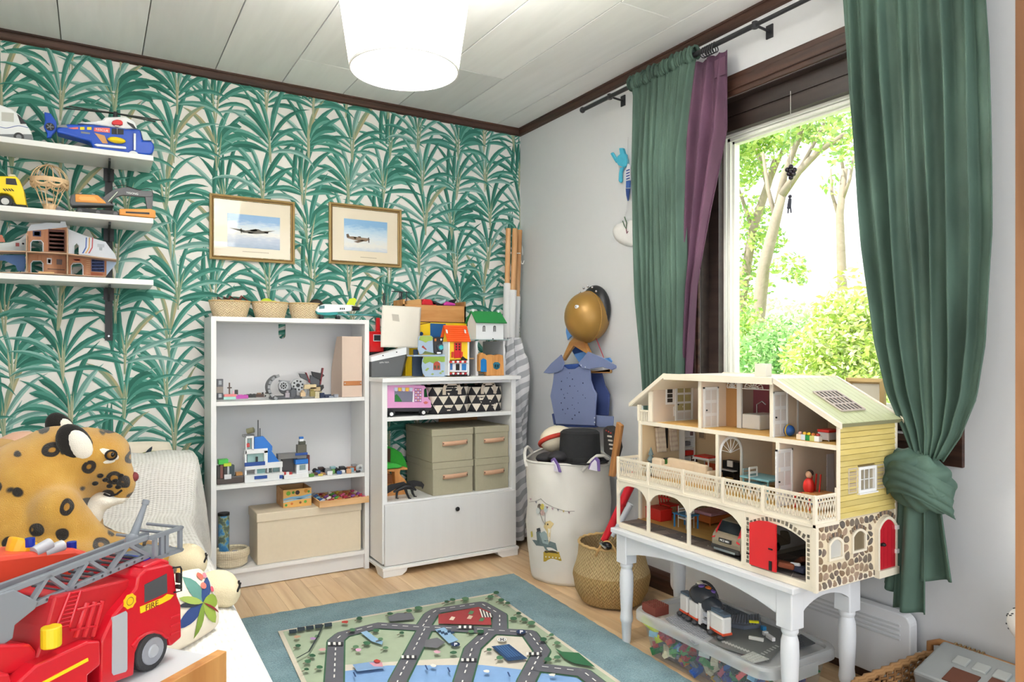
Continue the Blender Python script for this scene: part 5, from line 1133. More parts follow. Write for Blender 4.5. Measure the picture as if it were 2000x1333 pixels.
bd=MB().add([bc_+TD*.0125*math.cos(a)*(1 if k % 2 else .88)+Vector((0,0,.0125*math.sin(a)*(1 if k % 2 else .88)))-(TN*-.0005) for k,a in enumerate([2*PI*i/16 for i in range(16)])],[tuple(range(16))]).build('badge',mat((244,196,24),.4),ft,solid=.002)
MB().tube([bc_+TN*.0014+TD*.0065*math.cos(a)+Vector((0,0,.0065*math.sin(a))) for a in [2*PI*i/16 for i in range(16)]],.0008,4,closed=True).build('badge_ring',mat((150,110,20),.5),bd)
for k in range(3):
    y=1205+k*16; MB().slab(TP_([(334,y+2),(352,y-5),(353,y-1),(334,y+6)],-.002),-TN*.006).build('cab_step',RED,ft,bevel=.001)
MB().slab(TP_([(258,1262),(272,1246),(288,1236),(303,1232),(320,1235),(331,1246),(326,1250),(317,1241),(303,1238),(288,1241),(274,1253),(264,1268)],-.004),-TN*.012).build('wheel_arch',RED,ft,bevel=.002)
def wheel(px_,py_,v,r=.033):
    c=PN(px_,py_,P0-TN*v,TN); c.z=CZ+r
    w0=MB().cyl(c+TN*.004,c-TN*.026,r,n=28).build('tyre',mat((58,58,60),.8,.1,bump=.3,bs=200.),ft,bevel=.004); MB().cyl(c+TN*.0055,c+TN*.003,r*.66,r*.7,n=24).build('rim',mat((150,154,162),.3,.03),w0,smooth=True); MB().cyl(c+TN*.0075,c+TN*.005,r*.28,r*.36,n=14).build('hub',mat((176,180,186),.25),w0,smooth=True)
    return c
wheel(295,1278,.004); wheel(295,1278,.115)
wc=tl(-.30,.004,.033);
for du in (-.30,-.39):
    for v in (.004,.115):
        c=tl(du,v,.033); w0=MB().cyl(c+TN*.004,c-TN*.026,.033,n=24).build('tyre',mat((58,58,60),.8,.1,bump=.3,bs=200.),ft,bevel=.004); MB().cyl(c+TN*.0055,c+TN*.003,.022,n=20).build('rim',mat((150,154,162),.3,.03),w0)
# mirrors
MB().tube(TP_([(338,1110),(352,1108),(354,1112),(354,1155),(340,1158)],-.004),.0016,6).build('mirror_arm',BLACK,ft)
for y0,y1 in ((1120,1140),(1143,1152)): MB().slab(TP_([(350,y0),(357,y0),(357,y1),(350,y1)],-.01),-TN*.01).build('mirror',BLACK,ft,bevel=.002); MB().slab(TP_([(325,y0+2),(332,y0),(332,y1),(325,y1+2)],.012),-TN*.008).build('mirror',BLACK,ft,bevel=.002)
# body behind the cab: sloping equipment side, lower lockers
tpoly(RED2,[(108,1166),(268,1128),(222,1203),(199,1252),(196,1300),(90,1345),(70,1290),(92,1225)],.018,.118,'equipment_body',.003)
lad=MB()
for k in range(9):
    t=k/8; a=Vector((137,1160,0)).lerp(Vector((110,1228,0)),t); b=Vector((156,1156,0)).lerp(Vector((134,1222,0)),t); pts=TP_([(a.x,a.y),(b.x,b.y)],.017)
    MB().cyl(pts[0],pts[1],.0016,n=5).build('body_ladder_rung',RED,ft)
for e in (((137,1158),(108,1232)),((158,1154),(136,1226))): q_=TP_(e,.0165); MB().cyl(q_[0],q_[1],.0022,n=6).build('body_ladder_rail',RED,ft)
for k in range(3):
    pts=TP_([(170+15*k,1178-2*k),(147+17*k,1246-1*k)],.017); MB().cyl(pts[0],pts[1],.0042,n=8).build('cylinder_relief',RED,ft,smooth=True)
for (a,b) in (((150,1192),(196,1180)),((138,1232),(186,1224))): pts=TP_([a,b],.0145); MB().cyl(pts[0],pts[1],.002,n=6).build('relief_bar',RED,ft)
tpoly(RED,[(20,1348),(72,1300),(172,1254),(196,1252),(197,1300),(172,1320),(172,1400),(20,1420)],-.004,.12,'side_locker',.003)
MB().slab(TP_([(78,1336),(172,1286),(173,1292),(88,1337)],-.0055),-TN*.002).build('yellow_stripe',mat((248,214,30),.4),ft)
MB().slab([PN(a,b,P0-TN*.03,TN) for a,b in ((70,1292),(74,1268),(138,1256),(140,1262))],-TN*.05).build('deck_pad',LGR,ft)
yk=PN(100,1264,P0-TN*.010,TN); MB().cyl(yk,yk+Vector((0,0,.030)),.0135,n=18).build('yellow_knob',mat((226,200,30),.4),ft,bevel=.002)
MB().slab(TP_([(-90,1300),(-80,1262),(60,1258),(72,1272),(72,1305),(-90,1345)],.02),-TN*.07).build('turntable',RED,ft,bevel=.004)
tpoly(RED,[(-160,1420),(-150,1330),(20,1315),(40,1420)],0,.125,'rear_body',.004)
# ladder: two truss rails with rungs
def rail(v,top,bot,nseg,nm):
    (x0,y0),(x1,y1)=top; (x2,y2),(x3,y3)=bot
    T=[Vector(PN(x0+(x1-x0)*t,y0+(y1-y0)*t,P0-TN*v,TN)) for t in [i/nseg for i in range(nseg+1)]]; B=[Vector(PN(x2+(x3-x2)*t,y2+(y3-y2)*t,P0-TN*v,TN)) for t in [i/nseg for i in range(nseg+1)]]
    def bar(p,q,h): d=(q-p).normalized(); n_=d.cross(TN).normalized()*h; return MB().slab([p-n_,q-n_,q+n_,p+n_],-TN*.008)
    bar(T[0],T[-1],.0042).build('ladder_rail',LGR,ft,bevel=.001); bar(B[0],B[-1],.0042).build('ladder_rail',LGR,ft,bevel=.001)
    for i in range(nseg): bar(T[i] if i % 2 == 0 else B[i],B[i+1] if i % 2 == 0 else T[i+1],.0028).build('ladder_brace',LGR,ft)
    return T,B
T1,B1=rail(.03,((-60,1186),(292,1050)),((-60,1238),(292,1086)),9,'near')
T2,B2=rail(.098,((-60,1186-16),(292,1050-8)),((-60,1238-16),(292,1086-8)),9,'far')
B2=[b-TN*.068 for b in B1];
for i in range(1,19):
    t=i/19; p=B1[0].lerp(B1[-1],t); MB().cyl(p,p-TN*.072,.0024,n=6).build('ladder_rung',DGR,ft)
MB().slab([PN(a,b,P0-TN*.028,TN) for a,b in ((-120,1200),(28,1152),(75,1175),(70,1190),(30,1222),(26,1248),(5,1262),(-120,1300))],-TN*.012).build('ladder_base_plate',LGR,ft,bevel=.002)
# rescue basket
bk_=[(292,1046),(357,1026),(357,1075),(306,1093),(292,1088)]
def bkbar(p,q,v,h=.0035):
    P,Q=PN(*p,P0-TN*v,TN),PN(*q,P0-TN*v,TN); d=(Q-P).normalized(); n_=d.cross(TN).normalized()*h; return MB().slab([P-n_,Q-n_,Q+n_,P+n_],-TN*.006)
for v,(ox,oy) in ((.022,(0,0)),(.10,(0,0))):
    for p,q in (((296,1052),(357,1031)),((300,1094),(357,1074)),((305,1050),(305,1092)),((318,1046),(318,1088)),((327,1043),(327,1085)),((354,1033),(354,1076))): bkbar(p,q,v).build('basket_bar',LGR,ft)
for a in ((357,1031),(357,1074),(300,1053),(330,1042)): p=PN(*a,P0-TN*.022,TN); MB().cyl(p,p-TN*.084,.003,n=6).build('basket_cross_bar',LGR,ft)
MB().slab([PN(*a,P0-TN*.024,TN) for a in ((300,1092),(357,1072),(357,1077),(300,1097))],-TN*.08).build('basket_floor',LGR,ft)
g0,g1=PN(258,1055,P0-TN*.06,TN),PN(283,986,P0-TN*.06,TN)
MB().cyl(g0,g1,.008,.0042,12).cyl(g1,g1+(g1-g0).normalized()*.008,.006,n=12).ball(g0,.012).build('water_cannon',LGR,ft,smooth=True)
# red-orange toy boat behind the ladder
U2=.235
rb=thing('toy_rescue_boat','orange red toy boat with yellow cap behind the fire engine ladder','toy',tl(-.05,U2,0))
def TQ(pts,v): return [PN(a,b,P0-TN*v,TN) for a,b in pts]
OR=mat((222,76,52),.35,.04);
MB().slab(TQ([(-120,1130),(-40,1092),(60,1080),(150,1072),(180,1080),(150,1130),(60,1165),(-120,1200)],U2-.06),-TN*.10).build('hull',OR,rb,bevel=.008)
MB().slab(TQ([(-60,1200),(60,1160),(150,1130),(150,1330),(-60,1380)],U2-.03),-TN*.06).build('stand',RED2,rb,bevel=.004)
yc=TQ([(28,1110)],U2-.02)[0]; yw=TQ([(36,1060)],U2-.02)[0]
MB().cyl(yc+Vector((0,0,-.008)),yc+Vector((0,0,.012)),.036,.030,20).cyl(yc+Vector((0,0,.012)),yc+Vector((0,0,.02)),.022,.022,16).build('cap_base',mat((246,186,30),.35),rb,smooth=True)
MB().cyl(yc+Vector((0,0,.01)),yw+TD*.012,.018,.026,16).build('cap',mat((246,186,30),.35),rb,bevel=.004)
for (a,b),(c,d) in (((66,1080),(98,1062)),((84,1082),(122,1066))): p,q=TQ([(a,b),(c,d)],U2-.05); MB().cyl(p,q,.010,n=14).build('chrome_tube',mat((190,192,198),.3),rb,smooth=True)
for a,b in ((58,1068),(140,1074)): p=TQ([(a,b)],U2-.04)[0]; MB().cyl(p,p+Vector((0,0,.014)),.008,n=10).build('blue_light',mat((24,50,170),.2),rb)
# ================= toys on top of the cabinet =================
KT=kz
def K1(*p): return [(715+a/7.208,560+b/7.205) for a,b in p]
def K2(*p): return [(800+a/7.618,570+b/7.617) for a,b in p]
def K3(*p): return [(730+a/6.897,735+b/6.895) for a,b in p]
def K4(*p): return [(735+a/8.89,850+b/8.887) for a,b in p]
def kp(c,pts,Y,d,nm,par_,bevel=.001,seg=1): return pp(MB(),None,pts,Y,d).build(nm,c,par_,bevel=bevel,seg=seg)
# ship
Y0=-.262
sh=thing('toy_ship','grey and white toy ship with a big cream cloth sail on the cabinet','toy',(PY(760,735,Y0).x,Y0,KT))
hp=TY(K1((85,1050),(545,955),(490,1262),(95,1255)),Y0); zb=KT+.0008
def hull(pts_top,zt_,zb_,y0,y1,nose):
    pass
xl,xr=PY(*K1((80,1250))[0],Y0).x,PY(*K1((490,1250))[0],Y0).x; zl,zr=PY(*K1((80,1060))[0],Y0).z,PY(*K1((545,955))[0],Y0).z; nx_=xr+.03
HG=mat((92,94,96),.5,.06)
xr2=PY(*K1((560,955))[0],Y0).x
V=[(xl,Y0,zb),(xr,Y0,zb),(xr+.022,Y0+.0425,zb),(xr,Y0+.085,zb),(xl,Y0+.085,zb),(xl,Y0,zl),(xr2,Y0,zr),(xr2+.03,Y0+.0425,zr-.004),(xr2,Y0+.085,zr),(xl,Y0+.085,zl)]
MB().add(V,[(0,1,6,5),(1,2,7,6),(2,3,8,7),(3,4,9,8),(4,0,5,9),(4,3,2,1,0),(5,6,7,8,9)]).build('hull',HG,sh)
gz=.024
V=[(xl-.004,Y0-.004,zl),(xr2,Y0-.005,zr),(xr2+.036,Y0+.0425,zr-.006),(xr2,Y0+.09,zr),(xl-.004,Y0+.089,zl)]; V2=[(a,b,c+(gz if i in (0,4) else gz+.012)) for i,(a,b,c) in enumerate(V)]
MB().add(V+V2,[(0,1,6,5),(1,2,7,6),(2,3,8,7),(3,4,9,8),(4,0,5,9),(5,6,7,8,9),(4,3,2,1,0)]).build('bulwark',mat((232,234,236),.4,.02),sh,bevel=.001)
for a,b in ((238,972),(430,925)): q=PY(*K1((a,b))[0],Y0-.005); MB().cyl((q.x,Y0-.0065,q.z),(q.x,Y0-.003,q.z),.0032,n=10).build('porthole',BLACK,sh)
tq=PY(*K1((255,1070))[0],Y0-.0008); text('lettering','HIPPA TULIA',.0105,mat((230,230,232),.5),sh,frame(tq,(1,0,.05),(0,0,1)),.0006,.85)
mst=PY(*K1((590,930))[0],Y0+.06);
cx0=PY(*K1((500,600))[0],Y0+.05).x; MB().cyl((cx0,Y0+.062,zr),(cx0,Y0+.062,PY(*K1((500,280))[0],Y0+.05).z),.0035,n=8).build('mast',wood('7a5a3a','94704c',2),sh)
s4=[PY(*p,Y0+.05) for p in K1((230,262),(778,292),(748,870),(205,852))]
def sail(u,v):
    p=s4[0].lerp(s4[1],u).lerp(s4[3].lerp(s4[2],u),v); return (p.x,p.y-.012*math.sin(PI*u)*math.sin(PI*v)+.004*math.sin(u*7+v*3),p.z)
sl_=MB().grid(sail,16,16).build('sail',mat((232,226,214),.9,.02,60.,bump=.1,bs=600.),sh,smooth=2,solid=.002)
MB().slab([Vector(sail(*p))+Vector((0,-.002,0)) for p in ((.24,.20),(.40,.21),(.42,.38),(.26,.36))],(0,.001,0)).build('patch',mat((186,180,168),.9),sl_)
# red tractor behind
Yr=-.125; rt2=thing('toy_tractor','bright red toy engine with tall chimney behind the ship','toy',(PY(735,700,Yr).x,Yr,KT))
kp(mat((214,18,24),.3),K1((30,630),(250,632),(250,920),(30,925)),Yr,.10,'body',rt2,.004,2); kp(mat((214,40,44),.3),K1((150,440),(198,440),(200,632),(148,632)),Yr+.04,.02,'chimney',rt2,.002)
ringf=K1((100,675),(210,675),(210,772),(100,772)); a,b=PY(*ringf[0],Yr),PY(*ringf[2],Yr)
ringframe(MB(),a.x,b.x,b.z,a.z,[(0,Yr+.001),(0,Yr-.004),(.003,Yr-.004),(.003,Yr+.001)]).build('window_frame',WHT,rt2); MB().box(a.x+.003,b.x-.003,Yr-.001,Yr+.001,b.z+.003,a.z-.003).build('window',mat((60,66,70),.1),rt2)
kp(BLACK,K1((20,920),(270,915),(270,1260),(20,1260)),Yr+.01,.08,'undercarriage',rt2)
# dark tool set behind sail (thin dark sticks)
tk=thing('toy_tool_rack','dark grey toy fence with thin posts standing behind the sail','toy',(PY(775,600,-.05).x,-.05,KT))
for a in (245,265,470,490,505,570): q0_,q1_=PY(*K1((a,70 if a > 300 else 95))[0],-.05),PY(*K1((a,420))[0],-.05); MB().cyl((q0_.x,-.05,KT),q0_,.0028,n=6).build('post',DARK,tk)
a,b=PY(*K1((360,68))[0],-.05),PY(*K1((610,80))[0],-.05); MB().cyl(a,b,.002,n=6).build('bar',DARK,tk); a,b=PY(*K1((240,290))[0],-.05),PY(*K1((610,300))[0],-.05); MB().cyl(a,b,.002,n=6).build('bar',DARK,tk)
# yellow garage box with crate on top
Yg=-.17; gb_=thing('toy_garage','yellow painted toy garage with blue door under the wooden crate','toy',(PY(850,700,Yg).x,Yg,KT))
yl=mat((238,200,20),.45,.05)
a,b=PY(*K2((-60,440))[0],Yg),PY(*K2((848,445))[0],Yg)
MB().box(a.x,b.x,Yg,-.03,KT,a.z).build('body',yl,gb_,bevel=.001); MB().box(a.x-.002,b.x+.002,Yg-.002,-.028,a.z-.003,a.z).build('top_edge',mat((60,44,34),.6),gb_)
kp(mat((30,92,150),.4),K2((308,470),(540,480),(520,690),(308,690)),Yg-.0015,.002,'door',gb_); kp(mat((110,60,30),.5),K2((160,480),(310,455),(310,465),(160,492)),Yg-.0015,.002,'beam',gb_)
q=PY(*K2((172,628))[0],Yg); MB().cyl((q.x,Yg-.004,q.z),(q.x,Yg,q.z),.010,n=16).build('round_window',mat((24,70,120),.3),gb_)
crz=a.z+.0005
cr=thing('wooden_crate','orange brown wooden crate holding soft things on the toy garage','crate',(PY(870,610,Yg).x,Yg,crz))
CW=wood('bb7f42','d6a064',0,4.,.6,7.)
cx0_,cx1_=PY(*K2((-100,300))[0],Yg).x,PY(*K2((832,300))[0],Yg).x; ct=PY(*K2((400,205))[0],Yg).z; ct2=PY(*K2((790,150))[0],Yg).z
MB().box(cx0_,cx1_,Yg-.004,Yg+.004,crz,ct).build('front_panel',CW,cr); MB().box(cx0_,cx1_,-.045,-.037,crz,ct).build('back_panel',CW,cr); MB().box(cx0_+.006,cx1_-.006,Yg+.004,-.045,crz,crz+.004).build('bottom',CW,cr)
for x0 in (cx0_,cx1_-.009): MB().box(x0,x0+.009,Yg-.004,-.037,crz,ct2).build('end_panel',CW,cr)
for c,pts,la in (((196,30,44),((165,165),(195,110),(290,120),(390,175),(390,215),(165,200)),'red cloth heaped in the wooden crate'),((190,60,150),((495,170),(530,145),(665,180),(665,215),(490,210)),'magenta dotted cloth heaped in the wooden crate'),((160,180,190),((380,150),(460,130),(530,110),(520,165),(440,200)),'pale blue cloth heaped in the wooden crate'),((40,36,40),((300,130),(390,160),(480,190),(470,215),(320,205)),'black cloth heaped in the wooden crate'),((34,36,40),((630,165),(645,125),(675,112),(680,125),(650,175)),'dark handle sticking out of the wooden crate'),((196,152,96),((-60,140),(60,120),(165,112),(165,215),(-60,215)),'crumpled brown paper in the wooden crate')):
    P=TY(K2(*pts),Yg+.03); xc,zc_=sum(p[0] for p in P)/len(P),sum(p[1] for p in P)/len(P)
    o=MB().prism(P,1,Yg+.012,Yg+.08).build('cloth' if 'handle' not in la else 'tool_handle',mat(c,.85,.1,40.),bevel=.008,seg=3); tag(o,la,'cloth' if 'cloth' in la else 'paper' if 'paper' in la else 'handle')
# folding play castle panels (blue grey with green)
Yc=-.36; cs=thing('play_castle','blue grey cardboard play castle with green hills and red door','toy',(PY(850,725,Yc).x,Yc,KT))
SKY=mat((164,184,206),.6,.08,30.); NAV=mat((44,62,84),.6,.06)
kp(NAV,K2((45,960),(200,970),(200,1262),(45,1258)),Yc+.06,.01,'side_panel',cs); kp(NAV,K2((60,860),(130,860),(130,955),(60,955)),Yc+.07,.008,'side_panel',cs)
kp(SKY,K2((190,1010),(215,970),(555,960),(562,1262),(230,1268),(195,1210),(180,1110)),Yc,.004,'front_panel',cs); kp(SKY,K2((130,680),(160,655),(320,655),(358,690),(362,910),(300,925),(150,935),(122,860)),Yc+.04,.004,'upper_panel',cs)
kp(SKY,K2((60,945),(560,935),(560,962),(60,966)),Yc,.09,'floor',cs); kp(SKY,K2((535,700),(560,690),(562,960),(540,960)),Yc,.09,'end_panel',cs)
m=MB()
pp(m,'8fae4a',K2((215,972),(550,965),(545,1040),(480,1050),(430,1030),(370,1075),(300,1045),(230,1075),(195,1040)),Yc-.0012,.001); pp(m,'a8c25c',K2((160,660),(330,660),(350,700),(330,730),(280,735),(240,760),(190,735),(140,720)),Yc+.0388,.001)
for X,Y in ((250,1170),(460,1215),(340,1230),(490,1190),(270,1150)): pp(m,'9ab060',K2((X-25,Y),(X,Y-18),(X+25,Y-6),(X+5,Y+14)),Yc-.0012,.001)
pp(m,'b4523c',K2((355,1165),(358,1070),(385,1042),(425,1042),(455,1070),(458,1165)),Yc-.002,.002);
for dx in (0,48): pp(m,'5a5a3c',K2((368+dx,1100),(395+dx,1100),(395+dx,1145),(368+dx,1145)),Yc-.003,.001)
pp(m,'a83a34',K2((178,825),(200,800),(255,860),(245,868)),Yc+.0385,.001); pp(m,'7a8a50',K2((190,925),(230,885),(380,920),(380,938)),Yc+.0385,.001)
stuff(m.build('castle_print',VC(.6),cs))
# dark robot clock toy on the castle floor
rq=thing('toy_camera_figure','black toy figure with a round turquoise dial on the castle','toy',(PY(860,690,Yc).x,Yc,PY(*K2((440,940))[0],Yc).z))
kp(DARK,K2((355,680),(520,670),(525,870),(470,930),(390,930),(365,900)),Yc+.03,.03,'body',rq,.003); q=PY(*K2((465,830))[0],Yc+.02)
MB().cyl((q.x,Yc+.018,q.z),(q.x,Yc+.03,q.z),.0185,n=20).build('dial_ring',mat((70,76,86),.3),rq); MB().cyl((q.x,Yc+.015,q.z),(q.x,Yc+.018,q.z),.0115,n=18).build('dial',mat((60,176,186),.25),rq)
q=PY(*K2((470,715))[0],Yc+.025); MB().ball(q,(.005,.004,.006)).build('lamp',WHT,rq,smooth=True); kp(WHT,K2((410,900),(470,900),(470,925),(410,925)),Yc+.026,.006,'foot',rq); kp(mat((200,120,60),.4),K2((372,700),(400,700),(400,740),(372,740)),Yc+.027,.004,'flag',rq)
# orange roofed house
Yh=-.40; oh=thing('toy_house','yellow toy house with orange tiled roof and red door','toy',(PY(895,725,Yh).x,Yh,KT))
OR2=mat((240,96,40),.4,.05); YL2=mat((246,202,40),.4,.04)
kp(YL2,K2((590,740),(875,740),(880,1010),(590,1015)),Yh+.004,.06,'walls',oh)
r0=[PY(*p,Yh-.006) for p in K2((560,745),(905,745))]; r1=[PY(*p,Yh+.036) for p in K2((520,500),(840,505))]
zt_,zb_=r1[0].z,r0[0].z; rx0,rx1=r0[0].x,r0[1].x
nrow=8
for k in range(nrow):
    t0,t1=k/nrow,(k+1)/nrow
    def rpt(x,t,lift): return (x,Yh-.008+.046*t-lift,zb_+(zt_-zb_)*t+lift)
    MB().add([rpt(rx0,t0,.003),rpt(rx1,t0,.003),rpt(rx1,t1,0),rpt(rx0,t1,0),rpt(rx0,t0,-.001),rpt(rx1,t0,-.001)],[(0,1,2,3),(4,5,1,0),(4,0,3),(5,2,1)]).build('roof_tile_row',OR2,oh)
MB().add([(rx0,Yh+.038,zt_),(rx1,Yh+.038,zt_),(rx1,Yh+.085,zb_),(rx0,Yh+.085,zb_)],[(0,1,2,3)]).build('back_roof',OR2,oh,solid=.003)
MB().prism([(Yh+.002,zb_),(Yh+.038,zt_-.006),(Yh+.07,zb_)],0,rx0+.012,rx0+.016).build('gable',YL2,oh); MB().prism([(Yh+.002,zb_),(Yh+.038,zt_-.006),(Yh+.07,zb_)],0,rx1-.016,rx1-.012).build('gable',YL2,oh)
for a in (558,830): kp(WHT,K2((a-18,560),(a+8,570),(a+14,625),(a-10,615)),Yh-.004,.004,'roof_trim',oh)
kp(REDP,K2((665,755),(775,755),(770,985),(665,990)),Yh,.004,'door',oh)
for i in range(2):
    for j in range(3): kp(mat((40,30,20),.3),K2((686+45*i,772+38*j),(710+45*i,772+38*j),(710+45*i,796+38*j),(686+45*i,796+38*j)),Yh-.001,.002,'door_pane',oh)
for a in (590,880): kp(WHT,K2((a-12,745),(a+10,745),(a+8,1250),(a-14,1250)),Yh-.002,.07,'corner_post',oh)
for a in (625,760): kp(mat((206,60,34),.5),K2((a,895),(a+36,895),(a+30,980),(a,980)),Yh-.006,.004,'shutter',oh)
for k in range(8): kp(WHT if k % 2 else mat((196,34,38),.4),K2((600+35*k,1030),(635+35*k,1030),(635+35*k,1060),(600+35*k,1062)),Yh-.010,.012,'awning',oh)
kp(WHT,K2((600,1065),(890,1065),(890,1195),(600,1195)),Yh+.004,.05,'shop_wall',oh); kp(mat((60,110,170),.4),K2((605,1070),(640,1070),(640,1165),(605,1165)),Yh+.001,.003,'shop_window',oh); kp(BLACK,K2((690,1075),(745,1075),(745,1170),(690,1170)),Yh+.001,.003,'shop_door',oh); kp(mat((50,130,200),.4),K2((780,1075),(845,1075),(845,1170),(780,1170)),Yh+.001,.003,'shop_window',oh)
for k in range(8): kp(WHT if k % 2 else mat((186,40,50),.4),K2((600+36*k,1205),(636+36*k,1205),(630+36*k,1235),(606+36*k,1235)),Yh-.006,.008,'lower_awning',oh)
kp(BLACK,K2((590,1225),(905,1225),(905,1255),(590,1255)),Yh+.004,.05,'base',oh); kp(mat((30,28,30),.4),K2((775,1000),(790,960),(830,990),(865,1010),(850,1022),(780,1018)),Yh-.008,.01,'black_bird',oh)
# white display stand with glass shelf, green roofed house on it, stump house below
Ys=-.33; st=thing('display_stand','low white stand with wavy sides and a thin glass shelf','shelf',(PY(960,725,Ys).x,Ys,KT))
ST=mat((226,227,230),.4,.02)
for a,b in ((985,1025),(1395,1430)):
    pts=K2((a,735),(b,735),(b-14,800),(b+2,900),(b-12,960),(b+6,1050),(b-10,1130),(b,1255),(a,1255))
    kp(ST,pts,Ys-.01,.012,'wavy_side',st); P=TY(pts,Ys); x0,x1=min(p[0] for p in P),max(p[0] for p in P); MB().box(x0,x0+.004,Ys+.002,-.10,KT+.0005,PY(*K2((a,735))[0],Ys).z).build('side_wall',ST,st)
zg=PY(*K2((1200,722))[0],Ys).z; gx0,gx1=PY(*K2((840,722))[0],Ys-.02).x,PY(*K2((1555,722))[0],Ys-.02).x
MB().box(gx0,gx1-.03,Ys-.02,-.09,zg,zg+.004).build('glass_shelf',mat((170,190,190),.05,.02),st); MB().box(PY(*K2((885,800))[0],Ys).x,PY(*K2((900,800))[0],Ys).x,Ys+.02,-.10,KT+.0005,zg).build('side_wall',mat((120,124,134),.5),st)
for zz in (1000,1215): kp(mat((200,160,110),.6),K2((880,zz-12),(960,zz-12),(960,zz+6),(880,zz+6)) if zz == 1000 else K2((1015,zz-12),(1145,zz-12),(1145,zz+6),(1015,zz+6)),Ys-.005,.05,'wood_ledge',st)
gh=thing('toy_house','white toy house with green roof and arched windows on the glass shelf','toy',(PY(950,660,Ys).x,Ys,zg+.004))
zg2=zg+.0045; a,b=PY(*K2((1000,700))[0],Ys-.012),PY(*K2((1395,700))[0],Ys-.012); e_=PY(*K2((1000,445))[0],Ys-.012).z; rg=PY(*K2((1150,300))[0],Ys+.04).z
MB().box(a.x,b.x,Ys-.012,Ys+.085,zg2,e_).build('walls',WHT,gh)
MB().prism([(Ys-.012,zg2),(Ys+.085,zg2),(Ys+.085,e_),(Ys+.0365,rg-.004),(Ys-.012,e_)],0,a.x-.004,a.x).build('gable',WHT,gh); MB().prism([(Ys-.012,e_),(Ys+.085,e_),(Ys+.0365,rg-.004)],0,b.x-.004,b.x).build('gable',WHT,gh)
GR=mat((36,140,70),.6,.15,200.,bump=.4,bs=500.)
MB().add([(a.x-.012,Ys-.026,e_-.006),(b.x+.014,Ys-.026,e_-.006),(b.x+.008,Ys+.0365,rg),(a.x-.010,Ys+.0365,rg)],[(0,1,2,3)]).build('roof',GR,gh,solid=.005); MB().add([(a.x-.012,Ys+.10,e_-.006),(b.x+.014,Ys+.10,e_-.006),(b.x+.008,Ys+.0365,rg),(a.x-.010,Ys+.0365,rg)],[(0,1,2,3)]).build('roof',GR,gh,solid=.005)
for xx in (a.x-.004,b.x-.01): MB().box(xx,xx+.01,Ys+.03,Ys+.043,rg-.004,rg+.012).build('chimney',WHT,gh)
for cxx in (1108,1265):
    q=PY(*K2((cxx,545))[0],Ys-.0125); w_,h_=.0085,.018
    MB().prism([(q.x-w_,q.z-h_),(q.x+w_,q.z-h_),(q.x+w_,q.z+.005)]+[(q.x+w_*math.cos(t),q.z+.005+w_*math.sin(t)) for t in [PI*i/8 for i in range(1,8)]]+[(q.x-w_,q.z+.005)],1,Ys-.0135,Ys-.0115).build('arched_window',mat((84,80,78),.5),gh)
    for k in range(3): MB().box(q.x-w_+.003+.0055*k,q.x-w_+.0042+.0055*k,Ys-.0145,Ys-.0132,q.z-h_,q.z+.008).build('window_bar',WHT,gh)
    MB().box(q.x-w_-.002,q.x+w_+.002,Ys-.015,Ys-.0115,q.z-h_-.003,q.z-h_).build('sill',WHT,gh)
q=PY(*K2((1240,705))[0],Ys-.0125); MB().cyl((q.x,Ys-.0135,q.z),(q.x,Ys-.0118,q.z),.004,n=10).build('cat_flap',BLACK,gh)
su=thing('toy_stump_house','wooden bark stump toy house with blue door and window','toy',(PY(960,730,Ys).x,Ys-.03,KT))
BK=wood('b87a3c','d8a060',2,6.,.7,8.)
kp(BK,K2((1040,940),(1080,905),(1130,930),(1150,950),(1210,935),(1270,950),(1330,930),(1395,950),(1410,1250),(1150,1255),(1145,1190),(1040,1190)),Ys-.045,.03,'stump',su,.003); kp(mat((24,120,190),.4),K2((1062,1195),(1062,1020),(1100,990),(1145,1015),(1152,1195)),Ys-.05,.006,'door',su,.002)
kp(mat((40,110,130),.4),K2((1245,1075),(1270,1050),(1320,1050),(1350,1078),(1340,1140),(1300,1162),(1255,1140)),Ys-.049,.006,'window',su,.001)
for dx in (1280,1315): kp(mat((20,50,60),.4),K2((dx-8,1085),(dx+8,1085),(dx+8,1130),(dx-8,1130)),Ys-.0505,.003,'window_pane',su)
q0_,q1_=PY(*K2((1520,900))[0],Ys+.1),PY(*K2((1520,1225))[0],Ys+.1)
# ================= shelf: pink van and two bags =================
Z1=.757; Yv=-.385
pv=thing('toy_food_truck','pink toy food truck with striped awning in the cabinet','toy',(PY(795,805,Yv).x,Yv,Z1))
PKM=mat((226,160,206),.35,.03)
kp(PKM,K3((140,420),(135,200),(160,140),(220,112),(620,120),(690,128),(730,200),(745,310),(775,330),(782,440),(140,445)),Yv,.10,'body',pv,.006,3); kp(mat((196,110,176),.35),K3((160,92),(600,98),(600,116),(160,112)),Yv+.02,.06,'roof_rack',pv,.002)
kp(DARK,K3((138,430),(790,425),(785,462),(700,480),(140,480)),Yv-.002,.10,'chassis',pv,.003); kp(mat((120,120,140),.3),K3((280,205),(525,210),(525,350),(280,350)),Yv-.0012,.004,'serving_window',pv)
kp(mat((40,120,50),.5),K3((285,260),(310,240),(350,290),(385,345),(285,345)),Yv-.0022,.003,'plant_picture',pv)
for k in range(5): kp(mat((236,190,70),.4) if k % 2 else mat((200,206,226),.4),K3((278+50*k,155),(328+50*k,156),(325+50*k,196),(303+50*k,210),(280+50*k,196)),Yv-.006,.008,'awning_strip',pv)
kp(mat((150,90,150),.4),K3((550,160),(645,165),(645,350),(550,350)),Yv-.0012,.003,'menu_board',pv)
